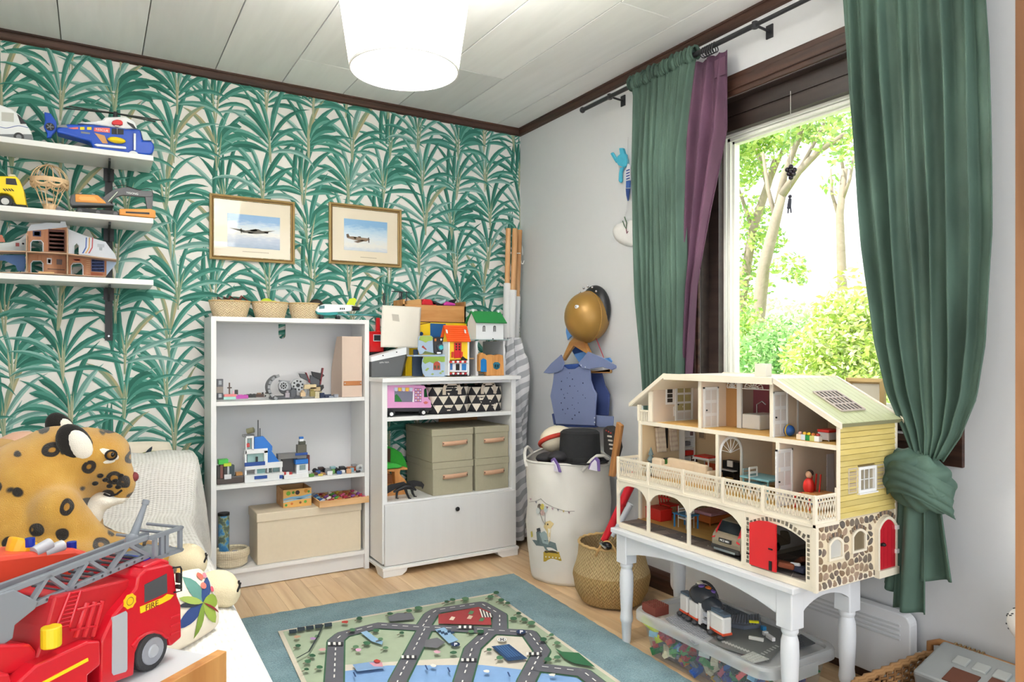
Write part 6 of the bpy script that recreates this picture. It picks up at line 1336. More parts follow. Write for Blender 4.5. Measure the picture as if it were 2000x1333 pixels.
for i in range(3):
    for j in range(5): kp(mat((226,170,150),.4) if (i+j) % 2 else mat((230,214,226),.4),K3((558+30*i,172+36*j),(580+30*i,172+36*j),(580+30*i,196+36*j),(558+30*i,196+36*j)),Yv-.0022,.002,'menu_picture',pv)
kp(mat((20,70,36),.2),K3((678,190),(690,165),(710,170),(730,285),(678,285)),Yv-.0012,.003,'cab_window',pv); kp(WHT,K3((520,350),(535,200),(545,200),(545,352)),Yv-.003,.004,'window_trim',pv); kp(mat((226,120,110),.4),K3((668,355),(700,338),(735,352),(720,375),(690,378)),Yv-.0012,.002,'emblem',pv)
for a in (232,662):
    q=PY(*K3((a,460))[0],Yv-.004); r_=.0148; w0=MB().cyl((q.x,Yv-.010,Z1+r_),(q.x,Yv+.012,Z1+r_),r_,n=18).build('wheel',BLACK,pv,smooth=True); MB().cyl((q.x,Yv-.0125,Z1+r_),(q.x,Yv-.010,Z1+r_),.009,n=14).build('hubcap',WHT,w0)
    MB().tube([(q.x+.019*math.cos(t),Yv-.003,Z1+r_+.019*math.sin(t)) for t in [PI*i/10 for i in range(11)]],.0035,6).build('mudguard',DARK,pv)
def tribag(label,x0,x1,y,depth,h,seed,yaw=0):
    o=thing('fabric_basket',label,'basket',((x0+x1)/2,y+depth/2,Z1),'triangle pattern fabric baskets in the cabinet'); rr=random.Random(seed)
    cx_,cy_=(x0+x1)/2,y+depth/2; rx,ry=(x1-x0)/2,depth/2; N=48
    tab=[]; L_=0; pv_=None
    for i in range(721):
        t=2*PI*i/720; c,s=math.cos(t),math.sin(t); e=.5; q=(rx*math.copysign(abs(c)**e,c),ry*math.copysign(abs(s)**e,s))
        if pv_: L_ += math.hypot(q[0]-pv_[0],q[1]-pv_[1])
        tab.append((L_,q)); pv_=q
    def P(a,z,off=0):
        u=(a/(2*PI)) % 1*L_; lo,hi=0,720
        while hi-lo > 1:
            md=(lo+hi)//2
            if tab[md][0] <= u: lo=md
            else: hi=md
        q0_,q1_=tab[lo],tab[hi]; kk=(u-q0_[0])/max(1e-9,q1_[0]-q0_[0]); xx=q0_[1][0]+(q1_[1][0]-q0_[1][0])*kk; yy=q0_[1][1]+(q1_[1][1]-q0_[1][1])*kk
        k=1+.02*math.sin(3*a+seed)+.02*math.sin(z*60+a*2+seed)
        return Vector((cx_+xx*k*(1+off),cy_+yy*k*(1+off),Z1+.001+z))
    m_=MB().grid(lambda u,v: P(u*2*PI,h*(v if v <= 1 else 1)),N,8,closeu=True); m_.poly([P(2*PI*i/N,.001) for i in range(N)])
    m_.build('bag_body',mat((44,43,46),.9,.05,60.),o,smooth=2,solid=.004)
    m2=MB(); rows=3; per=13
    for r_ in range(rows):
        for k in range(per):
            a0=2*PI*(k+(.5 if r_ % 2 else 0))/per; a1=a0+2*PI/per*.92; z1=h*(r_+1)/rows-.001; z0=h*r_/rows+.002; mid=(a0+a1)/2; K=4
            rowsV=[]
            for j in range(K+1):
                t=j/K; zz=z1+(z0-z1)*t; hw=(a1-a0)/2*(1-t)
                rowsV.append([P(mid-hw+2*hw*i/4,zz,.022) for i in range(5)])
            V=[p for rw in rowsV for p in rw]
            m2.add(V,[(j*5+i,j*5+i+1,(j+1)*5+i+1,(j+1)*5+i) for j in range(K) for i in range(4)])
    stuff(m2.build('triangle_print',mat((222,212,196),.9,.03),o))
    for yy in (-1,1):
        hx=rx*.38; base=[(-hx,h*.72),(-hx*1.0,h*.95),(-hx*.75,h*1.12),(hx*.75,h*1.12),(hx,h*.95),(hx,h*.72)]
        pts=[Vector((cx_+a,(y-.006) if yy < 0 else y+depth+.004,Z1+b)) for a,b in base]; m3=MB()
        for p,q in zip(pts,pts[1:]): m3.slab([p+Vector((-.009,0,0)),p+Vector((.009,0,0)),q+Vector((.009,0,0)),q+Vector((-.009,0,0))] if abs((q-p).x) < abs((q-p).z) else [p+Vector((-.006,0,-.008)),p+Vector((-.006,0,.008)),q+Vector((.006,0,.008)),q+Vector((.006,0,-.008))],(0,.003,0))
        m3.build('handle',mat((206,190,172),.85),o)
    return o
bx_a,bx_b,bx_c=PY(*K3((790,300))[0],-.37).x,PY(*K3((1310,300))[0],-.37).x,PY(*K3((1800,300))[0],-.35).x
tribag('black and cream triangle patterned fabric basket next to the pink truck',bx_a-.01,bx_b,-.375,.19,.135,1); tribag('black and cream triangle patterned fabric basket at the right of the shelf',bx_b+.012,min(bx_c,kx1-SW-.016),-.355,.19,.13,5)
# ================= four linen boxes =================
Z2=.352; LB=mat((172,166,142),.85,.05,90.,bump=.2,bs=700.); LE=mat((206,164,134),.5,.08)
def lbox(label,x0,x1,z0,y0=-.385,dep=.34,h=.165):
    o=thing('storage_box',label,'box',((x0+x1)/2,y0+dep/2,z0),'green grey linen boxes in the cabinet')
    MB().box(x0+.003,x1-.003,y0+.003,y0+dep,z0+.0005,z0+h-.004).build('body',LB,o,bevel=.002); MB().box(x0,x1,y0,y0+dep+.002,z0+h-.034,z0+h).build('lid',LB,o,bevel=.003)
    xm=(x0+x1)/2+.01; zh=z0+h*.55; hw=(x1-x0)*.30
    hd=MB().grid(lambda u,v: (xm-hw+2*hw*u,y0-.001-.012*math.sin(PI*u)**.6 if 0 < u < 1 else y0-.001,zh-.011+.022*v+.004*u),14,1).build('handle',LE,o,solid=.003,smooth=2)
    for s in (-1,1): MB().cyl((xm+s*hw*.93,y0-.006,zh+.002),(xm+s*hw*.93,y0-.002,zh+.002),.0035,n=8).build('rivet',mat((70,50,40),.4),hd)
    return o
lx0,lx1,lx2,lx3=PY(845,940,-.385).x,PY(925,940,-.385).x,PY(928,930,-.385).x,PY(1004,920,-.385).x
lx3=min(lx3,kx1-SW-.004)
lbox('grey green linen box with leather handle, lower left of four',lx0,lx1,Z2); lbox('grey green linen box with leather handle, lower right of four',lx2,lx3,Z2)
lbox('grey green linen box with leather handle, upper left of four',lx0-.004,lx1,Z2+.1655); lbox('grey green linen box with leather handle, upper right of four',lx2,lx3,Z2+.1655)
# tree house toy and black dragon
Yt=-.30; th_=thing('toy_tree_house','wooden toy tree house with green felt canopy in the cabinet','toy',(PY(765,960,Yt).x,Yt,Z2))
GF=mat((44,150,46),.9,.2,60.,bump=.4,bs=300.); TWd=wood('b8763a','d69a5a',2,5.,.6,6.)
kp(GF,K4((100,210),(220,200),(320,240),(440,315),(505,440),(548,575),(410,580),(110,600)),Yt+.06,.01,'canopy',th_,.002); kp(mat((60,176,66),.9,.15,80.),K4((100,490),(280,495),(430,530),(460,550),(400,575),(110,600)),Yt-.01,.07,'lawn',th_,.003)
kp(mat((70,40,24),.7),K4((170,240),(250,240),(245,480),(170,480)),Yt+.05,.012,'trunk',th_); kp(TWd,K4((180,600),(545,570),(548,610),(420,612),(410,680),(520,800),(440,830),(330,870),(320,640),(200,645)),Yt,.05,'stump_front',th_,.003)
kp(TWd,K4((100,610),(190,605),(290,720),(290,850),(110,870)),Yt+.03,.04,'stump_wall',th_,.003); kp(mat((120,66,24),.7),K4((150,660),(250,680),(280,720),(280,845),(150,850)),Yt+.028,.003,'opening',th_)
kp(TWd,K4((110,870),(520,800),(540,1030),(110,1100)),Yt+.035,.04,'base',th_)
Yd=-.365; dg=thing('toy_dragon','black plastic toy dragon with spread wings in the cabinet','toy',(PY(800,965,Yd).x,Yd,Z2))
DB_=mat((34,33,36),.4,.15,60.,bump=.3,bs=200.)
kp(DB_,K4((80,1080),(120,920),(260,860),(480,815),(530,850),(420,900),(300,960),(180,1030),(100,1090)),Yd-.02,.006,'wing',dg,.001); kp(DB_,K4((540,810),(660,790),(790,815),(835,870),(805,945),(790,905),(700,890),(600,930),(560,880)),Yd+.03,.006,'wing',dg,.001)
def dpt(a,b,dy=0): return PY(*K4((a,b))[0],Yd+dy)
m=MB().tube([dpt(300,990),dpt(380,950),dpt(480,900),dpt(580,900),dpt(640,930),dpt(690,960)],[.005,.009,.014,.014,.009,.004],8); m.build('body',DB_,dg,smooth=True)
for a0,a1,b1,dy in ((500,570,1115,-.012),(610,665,1100,.012),(380,350,1050,.02)):
    p=dpt(a1,b1,dy); p.z=Z2+.002; MB().tube([dpt(a0,920,dy),dpt((a0+a1)/2-8,1010,dy),p,p+Vector((.008,-.006,.0))],[.008,.006,.0045,.003],7).build('leg',DB_,dg,smooth=True)
# ================= folded play tent in the corner =================
tn=thing('folded_play_tent','folded striped play tent with wooden poles leaning in the corner','tent',(-.15,-.16,0))
POLE=wood('c08a54','dcae7c',2,4.,.5,8.)
for k,(a,b,ty_) in enumerate(((993,447,-.10),(1006,447,-.14),(1015,450,-.08))):
    top=PY(a,b,ty_); bot=Vector((-.245+.05*k,-.20+.05*k,.01))
    mid=top.lerp(bot,.18+.02*k); MB().cyl(top,bot,.0155,n=12).build('pole',POLE,tn,smooth=True); MB().cyl(mid,bot+Vector((0,0,.02)),.0215,n=12).build('sleeve',mat((224,224,224),.85,.03),tn,smooth=True)
q=PY(1017,495,-.06); MB().tube([q+Vector((.012*math.cos(t),-.004*t,.055*math.sin(t)-.01)) for t in [2*PI*i/18 for i in range(17)]],.003,6).build('cord',mat((232,232,230),.8),tn)
MB().cyl(PY(993,495,-.1),PY(1016,495,-.1),.003,n=6).build('cord',mat((232,232,230),.8),tn)
smt,nt,b_=newmat('striped_canvas'); L=nt.links.new; tc=nd(nt,'TexCoord'); mp=nd(nt,'Mapping'); mp.inputs['Rotation'].default_value=(0,.5,.3); L(tc.outputs['Object'],mp.inputs[0])
wv=nd(nt,'TexWave',i_Scale=5.5,i_Distortion=4.); wv.inputs['Detail Scale'].default_value=.6; wv.bands_direction='Z'; L(mp.outputs[0],wv.inputs[0]); rp=ramp(nt,[(.45,'dcdcde'),(.52,'a9abb0')]); L(wv.outputs[0],rp.inputs[0]); L(rp.outputs[0],b_.inputs[0]); b_.inputs['Roughness'].default_value=.9
def tent(u,v):
    a=u*2*PI; z=.03+1.12*(1-v); r=.055+.055*v+.018*math.sin(a*5+v*4)+.012*math.sin(a*9-v*9)+.02*math.sin(v*9)
    cx_=-.155+.0*v; cy_=-.15
    return (min(cx_+r*1.15*math.cos(a)*(1-.25*(v < .1)),-.022),min(cy_+r*math.sin(a),-.02),z)
MB().grid(tent,60,50,closeu=True).build('canvas',smt,tn,smooth=2)
# ================= kite and bag hung on the wall =================
def T5(*p): return [(1140+a/5.125,260+b/5.127) for a,b in p]
def K5(*p): return [(1050+a/4.3,550+b/4.3) for a,b in p]
def xp(c,pts,X,d,nm,par_,bevel=.001,seg=1,lab=None): return MB().prism(TX(pts,X),0,X,X+d).build(nm,c,par_,bevel=bevel,seg=seg)
TQm=mat((72,176,204),.85,.12,60.,bump=.3,bs=200.)
kt=thing('cloth_streamer','turquoise knotted cloth figure hanging on the wall beside the curtain','decoration',tuple(PX(1212,350,-.01)))
xp(TQm,T5((350,150),(385,148),(400,200),(415,215),(430,280),(420,330),(395,345),(340,320),(320,280),(335,230),(360,210)),-.022,.018,'body',kt,.004,2); xp(TQm,T5((262,205),(285,190),(325,255),(320,300),(300,270)),-.018,.012,'arm',kt,.003); xp(TQm,T5((360,345),(395,340),(375,400),(378,480),(365,500),(345,480),(350,400)),-.018,.012,'leg',kt,.003)
rb_=thing('patterned_ribbon','blue and white patterned ribbon hanging below the turquoise figure','decoration',tuple(PX(1226,360,-.012)))
m=MB(); X=-.020
def rr_(c,*p): m.color(c); m.prism(TX(T5(*p),X),0,X,X+.006)
rr_('e4e6ee',(420,370),(440,305),(462,320),(462,470),(420,480)); rr_('3a62a8',(424,480),(462,475),(458,545),(422,550)); rr_('2b4a8a',(420,555),(458,555),(446,640),(438,680),(425,620))
X=-.0205
for k in range(4): rr_('34509a',(425,372+28*k),(460,360+28*k),(460,372+28*k),(425,386+28*k))
m.build('ribbon',VC(.7),rb_); MB().tube([PX(*p,-.014) for p in T5((437,680),(432,760),(415,830),(420,860))],.0012,5).build('string',mat((200,200,204),.8),rb_); MB().tube([PX(*p,-.014) for p in T5((445,300),(440,150),(445,40))],.0008,4).build('string',mat((200,200,204),.8),rb_)
pb_=thing('cloth_pouch','white crumpled cloth pouch hanging at the bottom of the ribbon','pouch',tuple(PX(1213,465,-.015)))
pts=TX(T5((255,985),(290,915),(350,900),(410,880),(470,850),(488,960),(490,1080),(470,1140),(400,1130),(300,1090)),-.02); cyx=sum(p[0] for p in pts)/len(pts); czx=sum(p[1] for p in pts)/len(pts); n=len(pts)
V=[(-.006,*p) for p in pts]+[(-.026,cyx+(p[0]-cyx)*.7,czx+(p[1]-czx)*.7) for p in pts]+[(-.032,cyx,czx)]
MB().add(V,[(i,(i+1) % n,n+(i+1) % n,n+i) for i in range(n)]+[(n+i,n+(i+1) % n,2*n) for i in range(n)]).build('pouch_cloth',mat((232,230,228),.85,.04,40.),pb_,smooth=2,sub=2)
MB().tube([PX(*p,-.034) for p in T5((390,880),(410,935),(425,960),(430,900),(408,840))],.0022,6).build('green_tie',mat((60,96,60),.7),pb_); MB().tube([PX(*p,-.034) for p in T5((425,960),(432,1005),(445,985))],.002,6).build('red_tie',mat((130,50,80),.7),pb_)
# ================= knight costume on hanger =================
kn=thing('knight_costume','blue foam knight armour hanging on a wooden hanger','costume',tuple(PX(1130,850,-.05)))
FOAM=mat((120,132,172),.7,.04,12.); FOAM2=mat((58,74,128),.75,.05)
xp(FOAM2,K5((430,770),(535,770),(560,870),(602,950),(590,1130),(470,1125)),-.045,.008,'back_plate',kn,.002)
fpl=xp(FOAM,K5((135,772),(215,715),(250,738),(310,735),(345,715),(435,742),(440,830),(465,905),(490,942),(482,1040),(472,1212),(300,1205),(150,1200),(132,1100),(105,962),(125,860)),-.105,.010,'breastplate',kn,.003,2)
m=MB()
for a,b in ((200,840),(292,822),(380,855),(270,880),(310,880),(198,908),(250,940),(337,922),(295,980),(218,952),(400,980),(380,955),(198,1022),(340,1022),(290,1040),(252,1070),(308,1070),(348,1100),(210,1078),(232,1112),(312,1125),(248,812),(225,980),(290,1155),(268,770)): q=PX(*K5((a,b))[0],-.106); r_=.0022 if (a*b) % 3 else .0038; m.cyl((-.1065,q.y,q.z),(-.1045,q.y,q.z),r_,n=7)
stuff(m.build('punched_hole',mat((40,46,80),.8),fpl))
xp(FOAM,K5((45,768),(110,690),(195,615),(220,690),(205,740),(165,765),(90,775)),-.115,.008,'shoulder_guard',kn,.002); xp(FOAM,K5((338,688),(380,640),(420,590),(540,640),(655,708),(655,730),(620,745),(540,720),(430,738),(370,728)),-.118,.008,'shoulder_guard',kn,.002)
for a,b in ((365,705),(400,720),(460,1148),(460,1185)): q=PX(*K5((a,b))[0],-.119); xx=-.1195 if b < 800 else -.107; MB().cyl((xx,q.y,q.z),(xx+.003,q.y,q.z),.003,n=10).build('rivet',mat((220,224,230),.3),kn)
xp(mat((40,72,140),.7),K5((215,700),(345,690),(345,718),(310,738),(250,740),(215,722)),-.095,.03,'collar',kn,.003); xp(FOAM,K5((478,1122),(530,1128),(635,1135),(632,1225),(525,1228),(478,1212)),-.085,.006,'belt',kn,.002); xp(FOAM2,K5((118,1115),(132,1110),(146,1200),(135,1205)),-.10,.03,'belt_buckle',kn)
xp(mat((40,66,130),.7),K5((150,1200),(472,1212),(470,1228),(155,1220)),-.098,.03,'skirt',kn)
HW=wood('b87c40','d8a462',1,4.,.4,8.)
hg=thing('coat_hanger','light wooden coat hanger carrying the knight armour','hanger',tuple(PX(1125,660,-.05)))
xp(HW,K5((200,655),(265,508),(300,470),(375,470),(395,520),(432,598),(415,612),(330,560),(300,540),(270,580),(215,668)),-.085,.02,'shoulder_bar',hg,.004,2); xp(HW,K5((432,770),(432,750),(600,755),(575,715),(610,735),(608,772)),-.09,.014,'trouser_bar',hg,.003)
MB().tube([PX(*p,-.07) for p in K5((325,470),(322,440),(312,420),(325,400),(345,410))],.002,6).build('hook',CHROME,hg)
SKB=mat((96,150,214),.7,.04)
bp_=thing('foam_sword','pale and dark blue foam sword hanging behind the armour','toy',tuple(PX(1115,640,-.03))); xp(SKB,K5((238,380),(250,365),(300,440),(250,495),(236,430)),-.04,.008,'hilt',bp_,.002); xp(mat((28,70,140),.6),K5((285,580),(320,545),(400,600),(350,640),(300,610)),-.04,.008,'grip',bp_,.002); xp(SKB,K5((300,612),(400,585),(440,700),(345,680)),-.042,.008,'blade',bp_,.002); xp(SKB,K5((545,650),(600,640),(622,670),(610,690),(560,680)),-.05,.008,'tip',bp_,.002)
rs2=MB().cyl(PX(*K5((480,450))[0],-.06),PX(*K5((555,640))[0],-.06),.0022,n=6).build('red_strap',mat((170,36,60),.6)); tag(rs2,'thin red strap hanging down from the golden helmet','strap')
hm=thing('toy_helmet','golden domed toy helmet hanging above the knight armour','helmet',tuple(PX(1146,620,-.06)))
hc=PX(*K5((415,298))[0],-.075); cd_=(Vector(CAM)-hc).normalized()
GH=mat((160,122,58),.38,.08,14.,metal=.25)
MB().ball(hc,(.112,.118,.126),32,20,).build('dome',GH,hm,smooth=2)
q=PX(*K5((450,233))[0],-.155); d_=hc+Vector((-.096,-.045,.045)); MB().cyl(d_+Vector((-.006,0,0)),d_+Vector((.006,0,0)),.009,n=14).build('rivet',WHT,hm); MB().cyl(d_+Vector((-.0065,0,0)),d_+Vector((-.005,0,0)),.003,n=8).build('rivet_hole',BLACK,hm)
MB().tube([hc+Vector((.0,.119*math.cos(t),.127*math.sin(t))) for t in [2*PI*i/40 for i in range(40)]],.004,6,closed=True).build('rim',GH,hm,smooth=2)
bh=thing('toy_helmet','black studded toy helmet hanging behind the golden one','helmet',tuple(hc+Vector((.03,0,0))))
MB().ball(hc+Vector((.045,-.004,.034)),(.05,.112,.126),28,18).build('shell',mat((36,37,40),.4,.1),bh,smooth=2)
for k in range(5): t=.9+.35*k; p=hc+Vector((-.0,-.004+.104*math.cos(t),.034+.118*math.sin(t))); MB().ball(p,.006,8,6).build('stud',CHROME,bh,smooth=2)
# ================= laundry bag =================
BC=Vector((-.240,-.825,0)); BR=.198; BH=.565
lbag=thing('laundry_bag','tall cream canvas laundry bag with circus animal print','bag',BC)
CV=mat((226,222,214),.85,.02,20.,bump=.12,bs=500.)
def bagr(a,z): t=z/BH; return BR*(.84+.16*min(1,t*2.2)**.6)*(1+.018*math.sin(3*a+z*9)+.012*math.sin(5*a-z*22)+.006*math.sin(11*a+z*40))
def bagf(u,v):
    a=u*2*PI; z=.003+(BH+.02*math.cos(a-1)+.012*math.sin(2*a))*v; r=bagr(a,min(z,BH)); return (min(BC.x+r*math.cos(a),-.02),BC.y+r*math.sin(a),z)
MB().grid(bagf,72,40,closeu=True).poly([bagf(i/40,0) for i in range(40)]).build('canvas',CV,lbag,smooth=2,solid=.004)
MB().tube([bagf(i/60,1) for i in range(60)],.006,6,closed=True).build('rim',CV,lbag,smooth=2)
for a0 in (4.9,2.4):
    P=[Vector(bagf((a0+t*.5)/(2*PI) % 1,.97))+Vector((math.cos(a0)*.006,math.sin(a0)*.006,(.075*math.cos(t*PI/2) if abs(t) < 1 else 0)-.01)) for t in (-1,-.75,-.5,-.2,.2,.5,.75,1)]
    MB().tube(P,.008,6).build('handle',CV,lbag,smooth=2)
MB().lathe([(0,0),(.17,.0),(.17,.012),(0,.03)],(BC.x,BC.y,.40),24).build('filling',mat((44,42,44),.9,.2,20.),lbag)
def PC(px,py,off=.004):
    d=Vector(ray(px,py)); c=Vector(CAM); lo,hi=1.5,3.4
    for t in [2.0+i*.002 for i in range(900)]:
        p=c+d*t; q=p-BC; a=math.atan2(q.y,q.x)
        if math.hypot(q.x,q.y) < bagr(a,max(0,min(BH,p.z)))+off: return p
    return c+d*3
def T6(*p): return [(1000+a/3.173,800+b/3.174) for a,b in p]
m=MB(); LO=[.004]
def bgp(c,*pts):
    m.color(c); LO[0] += .0002; P=T6(*pts); cx_=sum(p[0] for p in P)/len(P); cy_=sum(p[1] for p in P)/len(P); n=len(P); V=[PC(*p,LO[0]) for p in P]+[PC(cx_+(p[0]-cx_)*.5,cy_+(p[1]-cy_)*.5,LO[0]) for p in P]+[PC(cx_,cy_,LO[0])]
    m.add(V,[(i,(i+1) % n,n+(i+1) % n,n+i) for i in range(n)]+[(n+i,n+(i+1) % n,2*n) for i in range(n)])
bgp('6f7f80',(150,760),(175,750),(185,790),(225,815),(270,830),(282,880),(215,885),(195,850),(150,845),(125,810),(140,810),(155,820)); bgp('9fb0b0',(170,770),(200,755),(235,790),(225,840),(190,830)); bgp('4a4a4c',(152,740),(172,735),(178,755),(155,762)); bgp('d0c060',(115,760),(125,755),(130,790),(118,795))
bgp('e0c890',(205,700),(235,690),(260,710),(240,740),(238,800),(228,830),(215,760),(196,730)); bgp('f0ead8',(222,740),(238,740),(236,800),(226,820)); bgp('3a3030',(217,710),(224,708),(226,718),(218,720))
bgp('c8a83c',(195,885),(215,878),(290,885),(308,940),(195,945)); bgp('54482c',(200,878),(250,875),(295,888),(285,896),(205,890))
for k in range(5): bgp('f0ead0',*circ(210+21*k,915+2*k,5,6))
for c,a,b in (('6f6860',170,605),('d8c860',188,605),('c8a8a0',188,640),('c8d0cc',208,620),('d8dcd8',160,630)): bgp(c,*circ(a,b,13,10,ry=20))
for k in range(8): X_=115+34*k; Yb=578-30*math.sin(max(0,1.1-k*.55))+8*k; bgp(('c0a0a8','8a8a90','c8b070','8a6a70')[k % 4],(X_-7,Yb),(X_+7,Yb+2),(X_+1,Yb+16))
stuff(m.build('circus_print',VC(.9),lbag))
for pts in (((107,575),(150,570),(178,555),(210,585),(260,610),(330,632),(388,632)),((172,640),(190,690),(205,715)),((205,640),(205,690),(207,715))): MB().tube([PC(*p,.0055) for p in T6(*pts)],.0009,4).build('printed_string',mat((110,100,96),.9),lbag)
# things in the bag
tz0=.43
HTc=Vector((-.235,-.915,.555))
th=thing('top_hat','black felt top hat lying on the laundry bag','hat',HTc); FELT=mat((40,40,42),.9,.1,60.,bump=.3,bs=300.)
MB().lathe([(0,.148),(.080,.148),(.092,.138),(.096,.06),(.1,.0),(.0,0)],HTc,32).build('crown',FELT,th,smooth=True); MB().lathe([(.1,-.002),(.135,.006),(.14,.012),(.135,.014),(.1,.006)],HTc,36,cap=False).build('brim',FELT,th,smooth=2); MB().lathe([(.1005,.004),(.1,.03),(.098,.03)],HTc,32,cap=False).build('band',mat((30,30,32),.6),th)
rotm=Matrix.Rotation(.5,4,'X')
sw=PX(1088,858,-.24); wh2=thing('straw_hat','cream hat with red patterned band tucked in the laundry bag','hat',sw)
MB().ball(sw,(.09,.075,.065),24,14,Matrix.Rotation(-.5,3,'X')).build('crown',mat((232,220,196),.8,.03),wh2,smooth=2)
MB().tube([sw+Matrix.Rotation(-.5,3,'X') @ Vector((.092*math.cos(t),.077*math.sin(t),-.006)) for t in [2*PI*i/36 for i in range(36)]],.011,8,closed=True).build('band',mat((190,56,40),.7,.3,60.),wh2,smooth=2)
tag(fuse(MB().ball(PX(1072,895,-.33),(.07,.06,.028),16,10).ball(PX(1092,892,-.34),(.06,.05,.028),16,10),'dark_cloth',mat((46,44,48),.7,.3,30.),None,.012,4),'crumpled dark cloth at the left of the laundry bag','cloth')
for k,(a,b,la) in enumerate(((1083,908,'purple and white toy wing at the left of the top hat'),(1160,906,'purple and white toy wing at the right of the top hat'))):
    q=PX(a,b,-.40 if k == 0 else -.33); o=thing('toy_wing',la,'toy',q)
    s_=1 if k == 0 else -1
    MB().prism([(q.y+s_*.035,q.z-.03),(q.y+s_*.03,q.z+.02),(q.y+s_*.01,q.z+.03),(q.y-s_*.025,q.z+.005),(q.y-s_*.045,q.z-.03)],0,q.x,q.x+.01).build('wing_edge',mat((120,96,160),.7),o,bevel=.003); MB().prism([(q.y+s_*.025,q.z-.03),(q.y+s_*.02,q.z+.01),(q.y+s_*.008,q.z+.018),(q.y-s_*.015,q.z+.0),(q.y-s_*.032,q.z-.03)],0,q.x-.002,q.x).build('wing_lining',mat((224,220,232),.8),o)
stk0,stk1=PX(1208,830,-.22),PX(1192,905,-.24); o=MB().slab([stk0+Vector((0,.016,.012)),stk0+Vector((0,-.016,-.002)),stk1+Vector((0,-.016,-.06)),stk1+Vector((0,.016,-.06))],(.02,0,0)).build('wooden_sword',wood('9a6534','ba8450',2,4.),bevel=.004); tag(o,'brown wooden stick standing up from the laundry bag','stick')
q=PX(1190,852,-.20); pz_=thing('pirate_boot','dark toy boot with red and white trim in the laundry bag','toy',q)
MB().prism([(q.y+.045,q.z-.08),(q.y+.05,q.z+.03),(q.y+.02,q.z+.045),(q.y-.02,q.z+.02),(q.y-.04,q.z-.05),(q.y-.02,q.z-.10)],0,q.x,q.x+.05).build('body',mat((50,46,44),.7,.1),pz_,bevel=.01,seg=3)
for k in range(4): MB().box(q.x-.004,q.x,q.y-.018-.006*k,q.y+.01-.006*k,q.z-.005-.018*k,q.z+.002-.018*k).build('lace',mat((210,200,190),.7),pz_)
for k in range(3): MB().ball((q.x-.001,q.y+.02-.016*k,q.z+.022-.004*k),.004,8,6).build('red_bead',mat((190,60,50),.5),pz_)
# ================= belly basket =================
SC=Vector((-.282,-1.205,0)); bsk=thing('belly_basket','round seagrass belly basket on the floor beside the laundry bag','basket',SC)
SG=weave('d8bd8a','9a7846',105.,60.,.85,1.); SG2=weave('c8a66c','8a6634',105.,60.,.85,1.)
MB().lathe([(0,.002),(.11,.002),(.13,.01),(.155,.055),(.166,.115),(.163,.135)],SC,56,uv=True).build('lower_body',SG2,bsk,smooth=True); MB().lathe([(.163,.135),(.152,.165),(.144,.20),(.140,.250),(.134,.252),(.137,.2),(.148,.15)],SC,56,uv=True,cap=False).build('upper_body',SG,bsk,smooth=True)
MB().tube([(SC.x+.139*math.cos(t),SC.y+.139*math.sin(t),.253+.003*math.sin(t*24)) for t in [2*PI*i/72 for i in range(72)]],.0065,6,closed=True).build('rim',mat((200,165,110),.9,.2,90.),bsk,smooth=2)
for a0 in (3.9,.7):
    P=[(SC.x+.141*math.cos(a0+t),SC.y+.141*math.sin(a0+t),.225+.065*math.sin(PI*(t+.35)/.7)) for t in [-.35+.7*i/12 for i in range(13)]]; MB().tube(P,.006,6).build('handle',mat((190,150,96),.9,.2,90.),bsk,smooth=2)
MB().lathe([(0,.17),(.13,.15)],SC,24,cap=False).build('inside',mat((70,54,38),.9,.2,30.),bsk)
p0_,p1_=PX(1180,1056,-.38),PX(1243,925,-.30); o=thing('toy_sword','red toy rod leaning in the seagrass basket','toy',p0_); MB().cyl(p0_,p0_.lerp(p1_,.55),.0145,.017,14).build('handle',mat((206,22,40),.4,.05),o,smooth=True); MB().cyl(p0_.lerp(p1_,.55),p1_,.0175,.019,14).build('blade',mat((206,22,40),.4,.05),o,smooth=True); MB().ball(p0_.lerp(p1_,.55),.019).build('joint',mat((190,18,34),.4),o,smooth=True)
p0_,p1_=PX(1196,1048,-.30),PX(1232,985,-.24); tag(MB().cyl(p0_,p1_,.010,.014,10).build('white_rod',mat((214,220,230),.5),smooth=True),'pale white rod leaning in the seagrass basket','rod')
q=PX(1184,1066,-.385); gn=thing('toy_grip','black and chrome toy grip in the seagrass basket','toy',q); MB().ball(q,(.02,.03,.018),14,10).build('body',mat((20,20,22),.25),gn,smooth=2); MB().cyl(q+Vector((-.015,.02,.006)),q+Vector((-.015,-.02,-.006)),.006,n=10).build('chrome_band',CHROME,gn)
# ================= side table =================
TX0,TX1,TY0,TY1,TZ=-.553,-.205,-2.318,-1.532,.421
tbw=mat((226,228,232),.4,.02,6.)
tb_=thing('side_table','white painted table with turned legs under the dollhouse','table',((TX0+TX1)/2,(TY0+TY1)/2,0))
MB().box(TX0,TX1,TY0,TY1,TZ-.018,TZ).build('table_top',tbw,tb_,bevel=.003)
def apron(a,b,zt,n=14):
    top=[(a,zt),(b,zt)]; low=[]
    for i in range(n+1):
        t=i/n; d=.085-.055*max(0,math.sin(PI*min(1,max(0,(t-.04)/.92))))**.55; d += .012*math.exp(-((t-.5)/.06)**2)*0; low.append((b+(a-b)*t,zt-d))
    return top+low
za=TZ-.018
MB().prism(apron(TY0+.03,TY1-.03,za),0,TX0+.018,TX0+.034).build('apron',tbw,tb_); MB().prism(apron(TY0+.03,TY1-.03,za),0,TX1-.034,TX1-.018).build('apron',tbw,tb_)
MB().prism(apron(TX0+.04,TX1-.04,za),1,TY0+.018,TY0+.034).build('apron',tbw,tb_); MB().prism(apron(TX0+.04,TX1-.04,za),1,TY1-.034,TY1-.018).build('apron',tbw,tb_)
